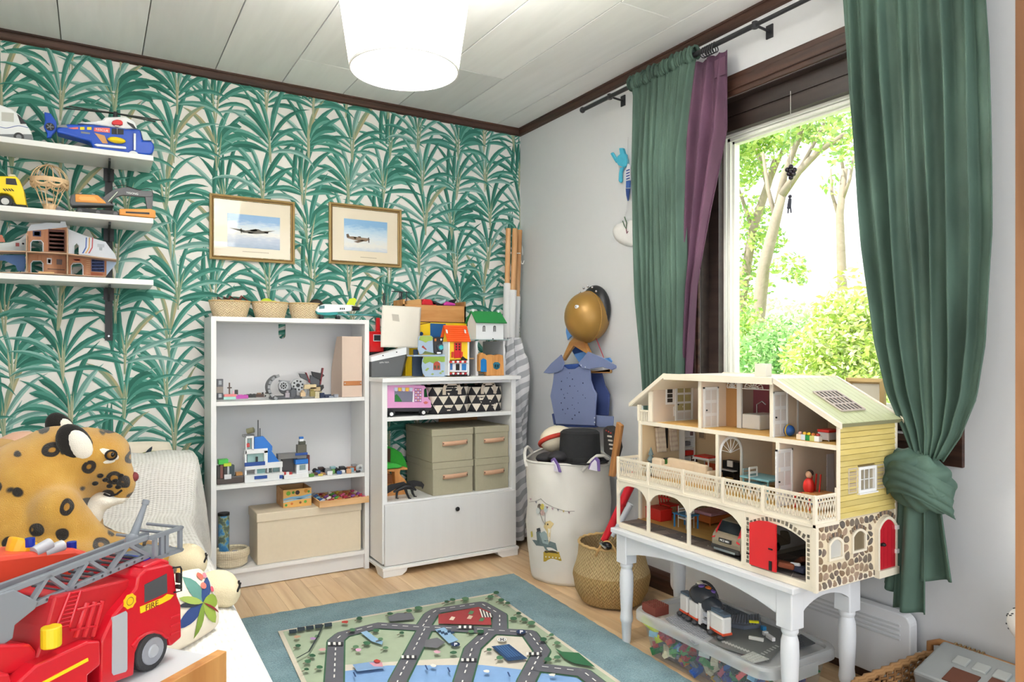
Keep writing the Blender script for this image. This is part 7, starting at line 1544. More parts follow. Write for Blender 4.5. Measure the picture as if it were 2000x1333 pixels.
for x in (TX0+.042,TX1-.042):
    for y in (TY0+.042,TY1-.042):
        prof=[(.0,0),(.0135,0),(.0155,.01),(.019,.075),(.0215,.078),(.024,.09),(.0225,.105),(.021,.12),(.0235,.16),(.0255,.22),(.0245,.255),(.0195,.275),(.0235,.283),(.0235,.29),(.020,.297)]
        lg=MB().lathe(prof,(x,y,0),24).build('leg',tbw,tb_,smooth=True); MB().rbox(x-.027,x+.027,y-.027,y+.027,.296,za,.004).build('leg_block',tbw,lg,bevel=.002)
# ================= dollhouse =================
F_,B_,YL_,YR_,Z0=-.53,-.155,-1.553,-2.372,TZ+.001
UX=-.43; ZG=Z0+.022; ZD=.606; Z3=.812; ZR=.99; ZE=.872; YP1,YP2=-1.700,-2.168
CRM=mat((236,226,206),.4,.02,8.); TAN=mat((228,202,162),.6,.04,12.); TAN2=mat((220,202,182),.6,.04,12.); OCH=wood('c89a4e','d8ae66',1,6.,.5,6.)
dh=thing('dollhouse','three storey cream dollhouse with yellow gable and stone ground floor','dollhouse',((F_+B_)/2,(YL_+YR_)/2,Z0))
def D(nm,c,x0,x1,y0,y1,z0,z1,bevel=0,par_=None): return MB().box(min(x0,x1),max(x0,x1),min(y0,y1),max(y0,y1),min(z0,z1),max(z0,z1)).build(nm,c,par_ or dh,bevel=bevel,seg=1)
D('base',CRM,F_,B_,YL_,YR_,Z0,ZG-.004,.001)
D('inner_floor',OCH,-.44,B_,YL_,-2.10,ZG-.004,ZG)
fsm=mat((92,82,76),.6,.2,20.); D('patio',mat((196,186,172),.7),F_+.006,-.44,YL_-.006,-2.13,ZG-.004,ZG-.0012); D('garage_floor',mat((176,170,158),.7),F_+.006,B_,-2.102,YR_+.006,ZG-.004,ZG-.0012)
def vor(pts,bx,gap):
    x0,x1,y0,y1=bx; out=[]
    for i,(px,py) in enumerate(pts):
        poly=[(x0,y0),(x1,y0),(x1,y1),(x0,y1)]
        for j,(qx,qy) in enumerate(pts):
            if i == j or abs(px-qx)+abs(py-qy) > .12: continue
            dx,dy=qx-px,qy-py; ln=math.hypot(dx,dy); mx_,my_=(px+qx)/2-dx/ln*gap,(py+qy)/2-dy/ln*gap; new=[]
            for a,b in zip(poly,poly[1:]+poly[:1]):
                da=(a[0]-mx_)*dx+(a[1]-my_)*dy; db=(b[0]-mx_)*dx+(b[1]-my_)*dy
                if da <= 0: new.append(a)
                if da*db < 0: t=da/(da-db); new.append((a[0]+(b[0]-a[0])*t,a[1]+(b[1]-a[1])*t))
            poly=new
            if len(poly) < 3: break
        if len(poly) >= 3: out.append(poly)
    return out
def chamf(p,k=.28):
    o=[]
    n=len(p)
    for i in range(n):
        a,b,c=p[i-1],p[i],p[(i+1) % n]; o += [(b[0]+(a[0]-b[0])*k,b[1]+(a[1]-b[1])*k),(b[0]+(c[0]-b[0])*k,b[1]+(c[1]-b[1])*k)]
    return o
sr=random.Random(4)
def field(x0,x1,y0,y1,s):
    P=[]; ny=max(1,round((y1-y0)/s)); nx=max(1,round((x1-x0)/s))
    for j in range(ny):
        for i in range(nx): P.append((x0+(x1-x0)*(i+.5+.25*(j % 2-.5)+sr.uniform(-.33,.33))/nx,y0+(y1-y0)*(j+.5+sr.uniform(-.3,.3))/ny))
    return P
FST=[mat(c,.6,.2,40.) for c in ((98,86,80),(84,78,76),(110,100,94))]
for bx in ((F_+.007,-.441,-2.128,YL_-.008),(F_+.007,B_-.004,YR_+.008,-2.134)):
    for pl_2 in vor(field(*bx,.045),bx,.0011): MB().prism(pl_2,2,ZG-.0012,ZG+.0003).build('paving_stone',sr.choice(FST),dh)
# floors and walls
D('balcony_floor',CRM,F_-.004,UX,YL_+.004,YR_-.003,ZD-.010,ZD,.001); D('first_floor',CRM,UX,B_,YL_,YR_+.003,ZD-.012,ZD); D('first_floor_boards',OCH,UX+.004,B_-.004,YL_-.008,YR_+.008,ZD,ZD+.0008)
D('second_floor',CRM,UX-.003,B_,YL_+.002,YR_+.003,Z3-.014,Z3,.001); D('second_floor_boards',OCH,UX+.004,B_-.004,YL_-.09,YR_+.008,Z3,Z3+.0008)
D('back_wall',TAN,B_-.006,B_,YL_,-2.09,ZG,Z3-.014); D('back_wall',TAN2,B_-.006,B_,-2.09,YR_,ZD,Z3-.014); D('garage_back_wall',mat((206,206,206),.6),B_-.006,B_,-2.09,YR_,ZG,ZD-.012)
D('attic_back_wall',TAN,B_-.006,B_,-1.62,-2.30,Z3,ZE+.02); MB().prism([(-1.62,ZE),(-2.30,ZE),(YP2,ZR-.012),(YP1,ZR-.012)],0,B_-.006,B_).build('attic_back_wall',TAN2,dh)
D('left_wall',TAN,UX,B_,YL_,YL_-.007,ZG,Z3-.012); D('left_post',CRM,UX-.006,UX+.004,YL_+.001,YL_-.012,ZG,Z3,.001); D('left_post',CRM,UX-.012,UX+.004,YL_+.0,YL_-.008,Z3,ZE,.001)
D('attic_left_wall',TAN2,UX+.004,B_,-1.618,-1.624,Z3,.935); D('left_gallery_post',CRM,UX-.004,UX+.004,-1.605,-1.625,Z3,.925,.001)
for y,z0,z1 in ((-1.858,Z3,ZR-.012),(-2.150,Z3,ZR-.012),(-2.172,ZD,Z3-.012)):
    D('partition',TAN2,UX+.002,B_,y+.003,y-.003,z0,z1); D('partition_edge',CRM,UX-.004,UX+.003,y+.005,y-.007,z0,z1,.001)
YN=-1.935
MB().prism([(UX+.002,ZD),(UX+.008,ZD),(UX+.008,ZD+.13)]+[(UX+.060-.052*math.cos(a),ZD+.13+.05*math.sin(a)) for a in [PI*i/12 for i in range(1,12)]]+[(UX+.112,ZD+.13),(UX+.112,ZD),(B_-.006,ZD),(B_-.006,Z3-.014),(UX+.002,Z3-.014)],1,YN-.003,YN+.003).build('partition',TAN2,dh); D('partition_edge',CRM,UX-.004,UX+.003,YN+.005,YN-.007,ZD,Z3-.014,.001)
m=MB(); m.tube([(UX+.009,YN-.004,ZD),(UX+.009,YN-.004,ZD+.13)]+[(UX+.060-.051*math.cos(a),YN-.004,ZD+.13+.049*math.sin(a)) for a in [PI*i/12 for i in range(1,12)]]+[(UX+.111,YN-.004,ZD+.13),(UX+.111,YN-.004,ZD)],.005,6); m.build('piano_arch',WHITE,dh,smooth=2)
m=MB()
for k in range(7): a=PI*(k+.5)/7; m.cyl((UX+.06,YN-.003,ZD+.128),(UX+.060-.05*math.cos(a),YN-.003,ZD+.13+.048*math.sin(a)),.0013,n=5)
m.build('fanlight',WHITE,dh)
D('garage_partition',mat((214,210,204),.5),UX,B_,-2.098,-2.104,ZG,ZD-.012); D('garage_partition_edge',CRM,UX-.004,UX+.003,-2.094,-2.108,ZG,ZD-.012)
for k in range(8): D('wainscot_board',mat((208,206,200),.5),B_-.009,B_-.006,-2.112-.031*k,-2.140-.031*k,ZG,ZD-.06)
# ground floor columns, arches
cols=(-1.549,-1.712,-1.905,-2.128,-2.366)
for i,y in enumerate(cols): D('column',CRM,F_-.003,F_+.006,y+.006,y-.006,ZG-.01,ZD-.008,.001)
for i in range(3):
    a,b=cols[i]-.006,cols[i+1]+.006; n=12; pts=[(a,ZD-.009),(b,ZD-.009)]+[(b+(a-b)*t,ZD-.022-.040*(abs(2*t-1)**3.2)) for t in [k/n for k in range(n+1)]]
    MB().prism(pts,0,F_-.001,F_+.004).build('arched_beam',CRM,dh)
# garage front: stone printed surround with red leaf
D('garage_front',CRM,F_-.001,F_+.004,-2.134,-2.156,ZG-.006,ZD-.009); D('garage_front',CRM,F_-.001,F_+.004,-2.342,-2.360,ZG-.006,ZD-.009)
n=12; a,b=-2.156,-2.342; MB().prism([(a,ZD-.009),(b,ZD-.009)]+[(b+(a-b)*t,ZD-.052+.026*math.sin(PI*t)) for t in [k/n for k in range(n+1)]],0,F_-.001,F_+.004).build('garage_arch',CRM,dh)
GST=[mat(c,.6,.2,60.) for c in ((120,112,98),(96,90,80),(150,138,116))]
for k in range(11): D('edge_stone',GST[k % 3],F_-.0025,F_-.001,-2.141-.002*(k % 2),-2.150+.001*(k % 3),ZG+.002+.0125*k,ZG+.011+.0125*k)
for k in range(10): D('edge_stone',GST[(k+1) % 3],F_-.0025,F_-.001,-2.347,-2.354,ZG+.01+.0125*k,ZG+.018+.0125*k)
for k in range(14): t=k/13; y=-2.16-.176*t; z=ZD-.046+.026*math.sin(PI*t); MB().obox((F_-.0016,y,z+.008),(.0015,.008,.012),0,(t-.5)*.9).build('arch_stone',GST[k % 3],dh)
gdo=MB().prism([(0,0),(-.092,0),(-.092,.135),(-.06,.138),(-.03,.134),(0,.122)],0,-.003,.003).build('garage_door',mat((214,38,42),.4,.03),None); gdo.location=(F_-.006,-2.158,ZG+.002); par(gdo,dh); gdo.matrix_parent_inverse=W(dh).inverted()
for zz in (.03,.10): MB().box(F_-.012,F_-.009,-2.158,-2.150,ZG+zz,ZG+zz+.005).build('hinge',BLACK,dh)
MB().box(F_-.0105,F_-.009,-2.226,-2.240,ZG+.062,ZG+.066).build('door_bolt',BLACK,dh); MB().box(F_-.012,F_-.009,-2.229,-2.238,ZG+.004,ZG+.03).build('door_latch',BLACK,dh)
# balcony railing
def railing(p0,p1,zb,zt,nm='railing_panel'):
    p0,p1=Vector(p0),Vector(p1); d=(p1-p0); ln=d.length; d.normalize(); nrm=Vector((-d.y,d.x,0))*.0025; m_=MB()
    def bar(a,za_,b,zb_,h):
        A,Bb=p0+d*a,p0+d*b; m_.slab([(A.x,A.y,za_-h),(Bb.x,Bb.y,zb_-h),(Bb.x,Bb.y,zb_+h),(A.x,A.y,za_+h)],nrm)
    bar(0,zt,ln,zt,.005); bar(0,zb+.005,ln,zb+.005,.007); bar(0,zt-.014,ln,zt-.014,.002); k=max(2,round(ln/.0115))
    for i in range(k):
        a,b=ln*i/k,ln*(i+1)/k; bar(a,zb+.008,b,zt-.014,.0034); bar(a,zt-.014,b,zb+.008,.0034); bar(a,zb+.010,a+.0014,zt,.003) if False else None
        A=p0+d*((a+b)/2-.0011); Bq=p0+d*((a+b)/2+.0011); m_.slab([(A.x,A.y,zt-.014),(Bq.x,Bq.y,zt-.014),(Bq.x,Bq.y,zt),(A.x,A.y,zt)],nrm)
    o=m_.build(nm,CRM,dh); return o
posts=(-1.550,-1.712,-1.88,-2.05,-2.20,-2.370)
for a,b in zip(posts,posts[1:]): railing((F_-.001,a-.004,0),(F_-.001,b+.004,0),ZD,ZD+.072)
for y in posts: D('railing_post',CRM,F_-.005,F_+.005,y+.005,y-.005,ZD,ZD+.078,.001)
railing((F_,YR_,0),(UX-.004,YR_,0),ZD,ZD+.072); railing((F_,YL_,0),(UX-.004,YL_,0),ZD,ZD+.072); D('railing_post',CRM,UX-.012,UX-.004,YR_+.004,YR_-.004,ZD,ZD+.09)
# little attic gallery balusters at left
D('gallery_rail',CRM,UX-.004,UX+.002,YL_-.008,-1.605,Z3+.036,Z3+.042)
for k in range(5): D('gallery_baluster',CRM,UX-.003,UX+.001,YL_-.012-.009*k,YL_-.016-.009*k,Z3,Z3+.038)
# roof
RF=mat((196,200,156),.5,.05,10.); rt=.010
def roofslab(nm,c,y0,z0,y1,z1,x0,x1,t=rt):
    ny,nz=(z1-z0),-(y1-y0); l=math.hypot(ny,nz); s=1 if nz > 0 else -1; ny,nz=ny/l*s,nz/l*s
    return MB().prism([(y0,z0),(y1,z1),(y1-ny*t,z1-nz*t),(y0-ny*t,z0-nz*t)],0,x0,x1).build(nm,c,dh)
XF,XB=UX-.018,B_+.022
D('flat_roof',mat((236,230,214),.5),XF+.002,XB-.002,YP1,YP2,ZR-.008,ZR,.001)
roofslab('left_roof',CRM,YP1,ZR,-1.515,ZE,XF+.002,XB-.002)
roofslab('right_roof',mat((140,138,104),.6),YP2,ZR-.001,YR_-.014,ZE-.001,XF+.002,XB-.002)
npk=11
for k in range(npk):
    x0=XF+.012+(XB-XF-.024)*k/npk; x1=XF+.012+(XB-XF-.024)*(k+1)/npk-.0018; y1,z1=YR_-.012,ZE+.0008
    MB().prism([(YP2-.002,ZR+.0004),(y1,z1+.0014),(y1,z1),(YP2-.002,ZR-.001)],0,x0,x1).build('roof_plank',RF,dh)
for x in (XF,XB-.010): MB().prism([(YP2+.001,ZR+.004),(YR_-.016,ZE+.004),(YR_-.016,ZE-.012),(YP2+.001,ZR-.012)],0,x,x+.010).build('roof_verge',CRM,dh); MB().prism([(YP1,ZR+.004),(-1.512,ZE+.004),(-1.512,ZE-.010),(YP1,ZR-.012)],0,x,x+.010).build('roof_verge',CRM,dh); D('roof_fascia',CRM,x,x+.010,YP1,YP2,ZR-.018,ZR+.003)
D('chimney',mat((226,220,206),.5),-.315,-.285,-1.99,-2.035,ZR,ZR+.042,.001)
# skylight on the right slope
def slp(x,t,lift): y=YP2+(YR_-.014-YP2)*t; z=ZR+(ZE-ZR)*t+lift; return (x,y,z)
sx0_,sx1_,t0_,t1_=-.365,-.255,.36,.78
MB().add([slp(sx0_,t0_,.003),slp(sx1_,t0_,.003),slp(sx1_,t1_,.003),slp(sx0_,t1_,.003)],[(0,1,2,3)]).build('skylight_pane',mat((70,66,62),.2),dh,solid=.001)
SKF=mat((190,176,166),.5)
for t in (t0_,t0_+.14,t0_+.28,t1_): MB().cyl(slp(sx0_,t,.005),slp(sx1_,t,.005),.003,n=6).build('skylight_bar',SKF,dh)
for i in range(7): x=sx0_+(sx1_-sx0_)*i/6; MB().cyl(slp(x,t0_,.005),slp(x,t1_,.005),.0028 if i in (0,6) else .0018,n=6).build('skylight_bar',SKF,dh)
# right gable: yellow boards above, stones below
D('right_wall',mat((120,100,52),.6),UX,B_,YR_+.008,YR_+.002,ZD,ZE-.004); nb=16
YB=wood('c8b264','d8c47c',0,8.,.55,5.,.05)
wx0,wx1,wz0,wz1=-.345,-.262,.672,.745
for k in range(nb):
    z0=ZD+.002+(ZE-.010-ZD)*k/nb; z1=z0+(ZE-.010-ZD)/nb-.0016
    segs=[(UX+.004,B_)] if not (z1 > wz0 and z0 < wz1) else [(UX+.004,wx0),(wx1,B_)]
    for a,b in segs: MB().prism([(YR_+.002,z0),(YR_-.003,z0),(YR_-.001,z1),(YR_+.002,z1)],0,a,b).build('board',YB,dh)
D('corner_board',CRM,UX-.006,UX+.004,YR_+.004,YR_-.003,ZD,ZE-.004,.001); D('corner_board',CRM,B_-.008,B_+.004,YR_+.004,YR_-.003,Z0,ZE-.004,.001)
# gable window
wf=MB(); ringframe(wf,0,1,0,1,[(0,0)]) if False else None
def yring(x0,x1,z0,z1,w_,ya,yb): return ringframe(MB(),x0,x1,z0,z1,[(0,ya),(0,yb),(w_,yb),(w_,ya)])
wnd=yring(wx0,wx1,wz0,wz1,.008,YR_+.003,YR_-.006).build('window_frame',WHITE,dh)
MB().box(wx0+.008,wx1-.008,YR_+.001,YR_+.002,wz0+.008,wz1-.008).build('window_glass',mat((150,140,120),.1,.2,20.),wnd)
for i in (1,2): x=wx0+.008+(wx1-wx0-.016)*i/3; MB().box(x-.001,x+.001,YR_-.003,YR_,wz0+.008,wz1-.008).build('glazing_bar',WHITE,wnd)
z=(wz0+wz1)/2; MB().box(wx0+.008,wx1-.008,YR_-.003,YR_,z-.001,z+.001).build('glazing_bar',WHITE,wnd); MB().box(wx0-.003,wx1+.003,YR_-.010,YR_,wz0-.004,wz0).build('window_sill',WHITE,wnd)
for a,b in ((wx0-.045,wx0-.005),(wx1+.005,wx1+.045)):
    s_=yring(a,b,wz0+.002,wz1,.004,YR_+.001,YR_-.003).build('shutter',mat((196,184,162),.5),dh)
    for k in range(10): zz=wz0+.009+.0061*k; MB().box(a+.004,b-.004,YR_-.0025,YR_-.0008,zz,zz+.0038).build('shutter_slat',mat((176,158,136),.5),s_)
# stone wall
D('stone_wall',mat((222,208,180),.8,.05),F_+.006,B_,YR_+.006,YR_+.001,Z0,ZD-.002)
D('corner_post',CRM,F_-.004,F_+.007,YR_+.006,YR_-.004,Z0,ZD)
hole=[(-.480,-.415,.50,.563),(-.375,-.308,.506,.572),(-.262,-.166,.44,.592)]
STN=[mat(c,.7,.25,70.,bump=.3,bs=300.) for c in ((150,128,106),(116,104,92),(136,112,88),(98,90,84),(164,140,120),(124,108,98))]
bx=(F_+.008,B_-.002,Z0+.002,ZD-.004)
for p in vor(field(*bx,.0225),bx,.0017):
    cx_,cz_=sum(q[0] for q in p)/len(p),sum(q[1] for q in p)/len(p)
    if any(a-.006 < cx_ < b+.006 and c-.004 < cz_ < d+.004 for a,b,c,d in hole): continue
    p=chamf([(cx_+(q[0]-cx_)*.96,cz_+(q[1]-cz_)*.96) for q in p]); n=len(p)
    MB().add([(q[0],YR_+.001,q[1]) for q in p]+[(cx_+(q[0]-cx_)*.75,YR_-.0022,cz_+(q[1]-cz_)*.75) for q in p],[(i,(i+1) % n,n+(i+1) % n,n+i) for i in range(n)]+[tuple(range(n,2*n))]).build('stone',sr.choice(STN),dh)
def archpts(x0,x1,z0,z1,rise,n=10): return [(x0,z0),(x1,z0)]+[(x1+(x0-x1)*t,z1-rise+rise*math.sin(PI*t)**.8) for t in [k/n for k in range(n+1)]]
def archring(x0,x1,z0,z1,rise,w_,ya,yb,c,nm,pr):
    o,i_=archpts(x0,x1,z0,z1,rise),archpts(x0+w_,x1-w_,z0+w_,z1-w_,rise*.9); n=len(o)
    V=[(p[0],ya,p[1]) for p in o]+[(p[0],ya,p[1]) for p in i_]+[(p[0],yb,p[1]) for p in o]+[(p[0],yb,p[1]) for p in i_]
    fs=[]
    for k in range(n): j=(k+1) % n; fs += [(k,j,n+j,n+k),(2*n+k,2*n+j,3*n+j,3*n+k),(k,j,2*n+j,2*n+k),(n+k,n+j,3*n+j,3*n+k)]
    return MB().add(V,fs).build(nm,c,pr)
for (a,b,c,d),g in zip(hole[:2],((196,194,188),(120,106,84))):
    w0=archring(a,b,c,d,.016,.0065,YR_+.002,YR_-.006,CRM,'arched_window_frame',dh); MB().prism(archpts(a+.005,b-.005,c+.005,d-.005,.013),1,YR_-.001,YR_+.001).build('arched_window_pane',mat(g,.25,.05),w0)
    for k in range(9): t=(k+.5)/9; x=a-.004+(b-a+.008)*t; zz=d-.010+.016*math.sin(PI*t)**.8; MB().obox((x,YR_-.001,zz),(.005,.003,.011),0,0,(t-.5)*1.1).build('arch_stone',STN[k % 6],dh)
a,b,c,d=hole[2]
dfr=archring(a,b,Z0+.004,d,.03,.008,YR_+.002,YR_-.012,CRM,'side_door_frame',dh); MB().box(a-.002,b+.002,YR_-.016,YR_+.0005,Z0-.002,Z0+.019).build('side_door_step',CRM,dh)
sdr=MB().prism(archpts(a+.009,b-.009,Z0+.02,d-.009,.026),1,YR_-.010,YR_-.002).build('side_door',mat((186,28,44),.4,.04),dh)
for k in range(1,4): x=a+.009+(b-a-.018)*k/4; MB().box(x-.0005,x+.0005,YR_-.0105,YR_-.0099,Z0+.025,d-.03).build('door_groove',mat((150,20,34),.5),sdr)
MB().ball((a+.02,YR_-.016,.515),(.007,.006,.005)).box(a+.012,a+.028,YR_-.014,YR_-.010,.511,.519).build('door_handle',BLACK,sdr);
for zz in (.48,.55): MB().box(b-.012,b+.002,YR_-.016,YR_-.010,zz,zz+.012).build('hinge',WHITE,sdr)
for k in range(11): t=(k+.5)/11; x=a-.006+(b-a+.012)*t; zz=d-.014+.024*math.sin(PI*t)**.8; MB().obox((x,YR_-.001,zz),(.0055,.003,.012),0,0,(t-.5)*1.3).build('arch_stone',STN[k % 6],dh)
# ---- interior fittings that belong to the house ----
def xb(nm,c,x0,y0,x1,y1,X,d,par_,bevel=0): a,b=PX(x0,y0,X),PX(x1,y1,X); return MB().box(X,X+d,min(a.y,b.y),max(a.y,b.y),min(a.z,b.z),max(a.z,b.z)).build(nm,c,par_,bevel=bevel,seg=1)
def Q(a,b): return (1180+a/6.667,700+b/6.667)
XW=B_-.0095
def doorset(Y,p0,p1,z0,glass=False):
    a,b=PY(*p0,Y),PY(*p1,Y); x0,x1,z1=a.x,b.x,a.z
    o=MB();
    for (q0,q1,c,d) in ((x0,x0+.005,z0,z1),(x1-.005,x1,z0,z1),(x0,x1,z1-.005,z1)): o.box(q0,q1,Y-.005,Y,c,d)
    o.build('inner_door_frame',WHITE,dh); lf=MB().box(x0+.005,x1-.005,Y-.003,Y-.0005,z0,z1-.005).build('inner_door',WHITE2,dh); w_=x1-x0-.01; h_=z1-z0-.005
    for k in range(4 if glass else 3):
        for j in (0,1):
            hh_=h_/(4 if glass else 3); gl_=glass and k > 0
            MB().box(x0+.005+w_*(.08+.46*j),x0+.005+w_*(.46+.46*j),Y-.0036,Y-.003,z0+hh_*(k+.12),z0+hh_*(k+.88)).build('door_panel',mat((176,166,120),.2,.2,40.) if gl_ else mat((212,206,202),.5),lf)
    MB().ball((x0+.012,Y-.006,z0+h_*.45),.003,8,6).build('door_knob',BLACK,lf)
doorset(-1.6245,(1318,750),(1352,820),Z3,True); doorset(-1.8615,(1373,757),(1402,833),Z3); doorset(-2.1535,(1508,766),(1537,853),Z3); doorset(-2.1755,(1514,879),(1546,955),ZD)
for j in range(4): a,b=PY(1303,752+9*j,-1.6245),PY(1313,759+9*j,-1.6245); MB().box(a.x,b.x,-1.6262,-1.6245,b.z,a.z).build('side_light_pane',mat((60,56,52),.3),dh)
a,b=PY(1300,748,-1.6245),PY(1317,790,-1.6245); MB().box(a.x,b.x,-1.6255,-1.6245,b.z,a.z).build('side_light',WHITE,dh)
# arches of the hall
def fan(yc,zt,w_,nm):
    m_=MB()
    for k in range(7): a=PI*(k+.5)/7; m_.cyl((UX+.12,yc,zt-.026),(UX+.12,yc+w_*.5*math.cos(a),zt-.026+.024*math.sin(a)),.0011,n=5)
    m_.tube([(UX+.12,yc+w_*.5*math.cos(a),zt-.026+.024*math.sin(a)) for a in [PI*i/12 for i in range(13)]],.0014,5); m_.tube([(UX+.12,yc+w_*.25*math.cos(a),zt-.026+.012*math.sin(a)) for a in [PI*i/12 for i in range(13)]],.0011,5); return m_.build(nm,WHITE,dh)
y1=PX(1425,760,UX+.12).y; y2=PX(1480,760,UX+.12).y
for yy in (PX(1412,770,UX+.12).y,PX(1446,780,UX+.12).y,-2.146): D('hall_pillar',WHITE,UX+.114,UX+.122,yy+.010,yy-.008,Z3,ZR-.012)
zf=PX(1425,757,UX+.12).z+.026; D('hall_lintel',WHITE,UX+.118,UX+.121,-1.87,-2.146,zf-.029,zf-.026); fan((PX(1412,770,UX+.12).y+PX(1446,780,UX+.12).y)/2-.002,zf,.044,'fanlight'); fan(PX(1472,770,UX+.12).y,zf,.075,'fanlight')
D('pink_wall',mat((190,108,120),.6,.06),B_-.012,B_-.007,PX(1464,790,B_-.012).y,PX(1500,790,B_-.012).y,Z3,ZR-.014); D('brown_wall',mat((182,136,84),.6),UX+.124,UX+.127,PX(1416,770,UX+.12).y,PX(1442,780,UX+.12).y,Z3,ZR-.03)
# ---- miniature furniture, each its own thing ----
def mini(nm,la,X,px_,py_,z,cat='doll furniture'):
    q=PX(px_,py_,X); return thing(nm,la,cat,(X,q.y,z)),q.y
def leg4(o,c,x0,x1,y0,y1,z0,z1,r=.0018):
    for x in (x0,x1):
        for y in (y0,y1): MB().cyl((x,y,z0),(x,y,z1),r,n=6).build('leg',c,o)
MW=mat((236,234,230),.4); RDm=mat((206,36,28),.45,.05)
def chair(la,X,px_,py_,z,c,seatc,w_=.026,h_=.06,rot=0):
    o,y=mini('doll_chair',la,X,px_,py_,z); sh_=h_*.45
    leg4(o,c,X-w_/2,X+w_/2,y-w_/2,y+w_/2,z,z+sh_); MB().box(X-w_/2-.001,X+w_/2+.001,y-w_/2-.001,y+w_/2+.001,z+sh_,z+sh_+.0025).build('seat',seatc,o)
    sgn=1 if rot == 0 else -1
    for s in (-1,1): MB().cyl((X+s*w_/2,y+sgn*w_/2,z+sh_),(X+s*w_/2,y+sgn*w_/2,z+h_),.0017,n=6).build('back_post',c,o)
    for k in range(3): MB().box(X-w_/2,X+w_/2,y+sgn*w_/2-.001,y+sgn*w_/2+.001,z+sh_+.010+.009*k,z+sh_+.014+.009*k).build('back_slat',c,o)
# ground floor
chair('tiny white slatted doll chair at the left of the blue doll table',-.42,1311,1025,ZG,MW,MW,.038,.076); chair('tiny white slatted doll chair at the right of the blue doll table',-.44,1366,1032,ZG,MW,MW,.038,.072,1)
o,y=mini('doll_table','tiny blue doll table between two white chairs',-.41,1338,1020,ZG); BT_=mat((58,128,176),.4,.05); leg4(o,BT_,-.435,-.385,y-.032,y+.032,ZG,ZG+.046,.0035); MB().box(-.44,-.38,y-.037,y+.037,ZG+.046,ZG+.051).build('top',BT_,o,bevel=.001)
o,y=mini('doll_chest','tiny red box on the dollhouse ground floor',-.33,1268,995,ZG); MB().box(-.35,-.30,y-.045,y+.04,ZG,ZG+.034).build('body',RDm,o,bevel=.002); MB().box(-.352,-.298,y-.047,y+.042,ZG+.034,ZG+.038).build('lid',RDm,o,bevel=.001)
o,y=mini('doll_rocking_chair','tiny red doll rocking chair with tall back on the ground floor',-.32,1300,980,ZG); leg4(o,RDm,-.335,-.305,y-.022,y+.016,ZG+.004,ZG+.036,.0022); MB().box(-.338,-.302,y-.025,y+.02,ZG+.034,ZG+.038).build('seat',RDm,o)
for k in range(4): MB().cyl((-.337+.011*k,y+.016,ZG+.036),(-.337+.011*k,y+.030,ZG+.088),.002,n=6).build('back_rod',RDm,o)
MB().box(-.34,-.30,y+.026,y+.034,ZG+.078,ZG+.102).build('head_rest',RDm,o,bevel=.002); MB().tube([(-.338,y-.03+.02*k,ZG+.004+.002*(k-1.5)**2) for k in range(4)],.002,5).build('rocker',RDm,o); MB().tube([(-.302,y-.03+.02*k,ZG+.004+.002*(k-1.5)**2) for k in range(4)],.002,5).build('rocker',RDm,o)
MB().box(-.338,-.335,y-.024,y+.016,ZG+.054,ZG+.058).build('arm',RDm,o); MB().box(-.305,-.302,y-.024,y+.016,ZG+.054,ZG+.058).build('arm',RDm,o)
o,y=mini('doll_stove','tiny brick red and white doll fireplace on the ground floor',-.20,1347,995,ZG); BRk=mat((196,92,70),.6,.1,60.)
MB().box(-.20,-.17,y-.042,y+.038,ZG,ZG+.07).build('hearth',mat((222,208,176),.6),o); MB().box(-.202,-.198,y-.034,y+.022,ZG+.006,ZG+.044).build('opening',mat((110,76,36),.7),o)
for r_ in range(5):
    for k in range(5):
        if 0 < k < 4 and r_ < 4: continue
        MB().box(-.204,-.199,y+.030-.016*k,y+.038-.016*k+.004,ZG+.008+.012*r_,ZG+.017+.012*r_).build('brick',BRk,o)
MB().box(-.206,-.168,y-.046,y+.042,ZG+.07,ZG+.075).build('mantel',MW,o)
o,y=mini('doll_bed','tiny orange doll bed with pink cover on the ground floor',-.28,1408,1010,ZG); OB=mat((196,110,50),.5,.08); MB().box(-.33,-.22,y-.03,y+.032,ZG+.006,ZG+.026).build('frame',OB,o,bevel=.001); MB().box(-.33,-.225,y-.032,y+.034,ZG+.026,ZG+.036).build('cover',mat((196,150,166),.8,.1,40.),o,bevel=.004); MB().box(-.222,-.214,y-.034,y+.034,ZG,ZG+.06).build('headboard',OB,o,bevel=.003); leg4(o,OB,-.328,-.226,y-.027,y+.029,ZG,ZG+.008,.003)
# estate car leaving the garage
cy=PX(1420,1060,F_+.01).y+.002; cxr=F_+.006
car=thing('toy_car','champagne coloured toy estate car parked in the dollhouse','toy car',(-.45,cy,ZG)); CP=mat((146,132,112),.25,.03,metal=.3,coat=.6); hw=.056
prof=[(cxr,ZG+.014),(cxr-.002,ZG+.038),(cxr+.002,ZG+.056),(cxr+.012,ZG+.064),(cxr+.034,ZG+.098),(cxr+.10,ZG+.106),(cxr+.14,ZG+.098),(cxr+.17,ZG+.068),(cxr+.225,ZG+.056),(cxr+.235,ZG+.036),(cxr+.235,ZG+.014)]
V=[]; n=len(prof)
for s in (-1,1):
    for x,z in prof: V.append((x,cy+s*hw*(1 if z < ZG+.066 else .82),z))
MB().add(V,[(i,(i+1) % n,n+(i+1) % n,n+i) for i in range(n)]+[tuple(range(n)),tuple(range(2*n-1,n-1,-1))]).build('body',CP,car,bevel=.004,seg=3)
MB().add([(cxr+.0125,cy-.044,ZG+.0655),(cxr+.0125,cy+.044,ZG+.0655),(cxr+.0315,cy+.040,ZG+.0955),(cxr+.0315,cy-.040,ZG+.0955)],[(0,1,2,3)]).build('rear_window',mat((20,22,28),.1),car,solid=.002)
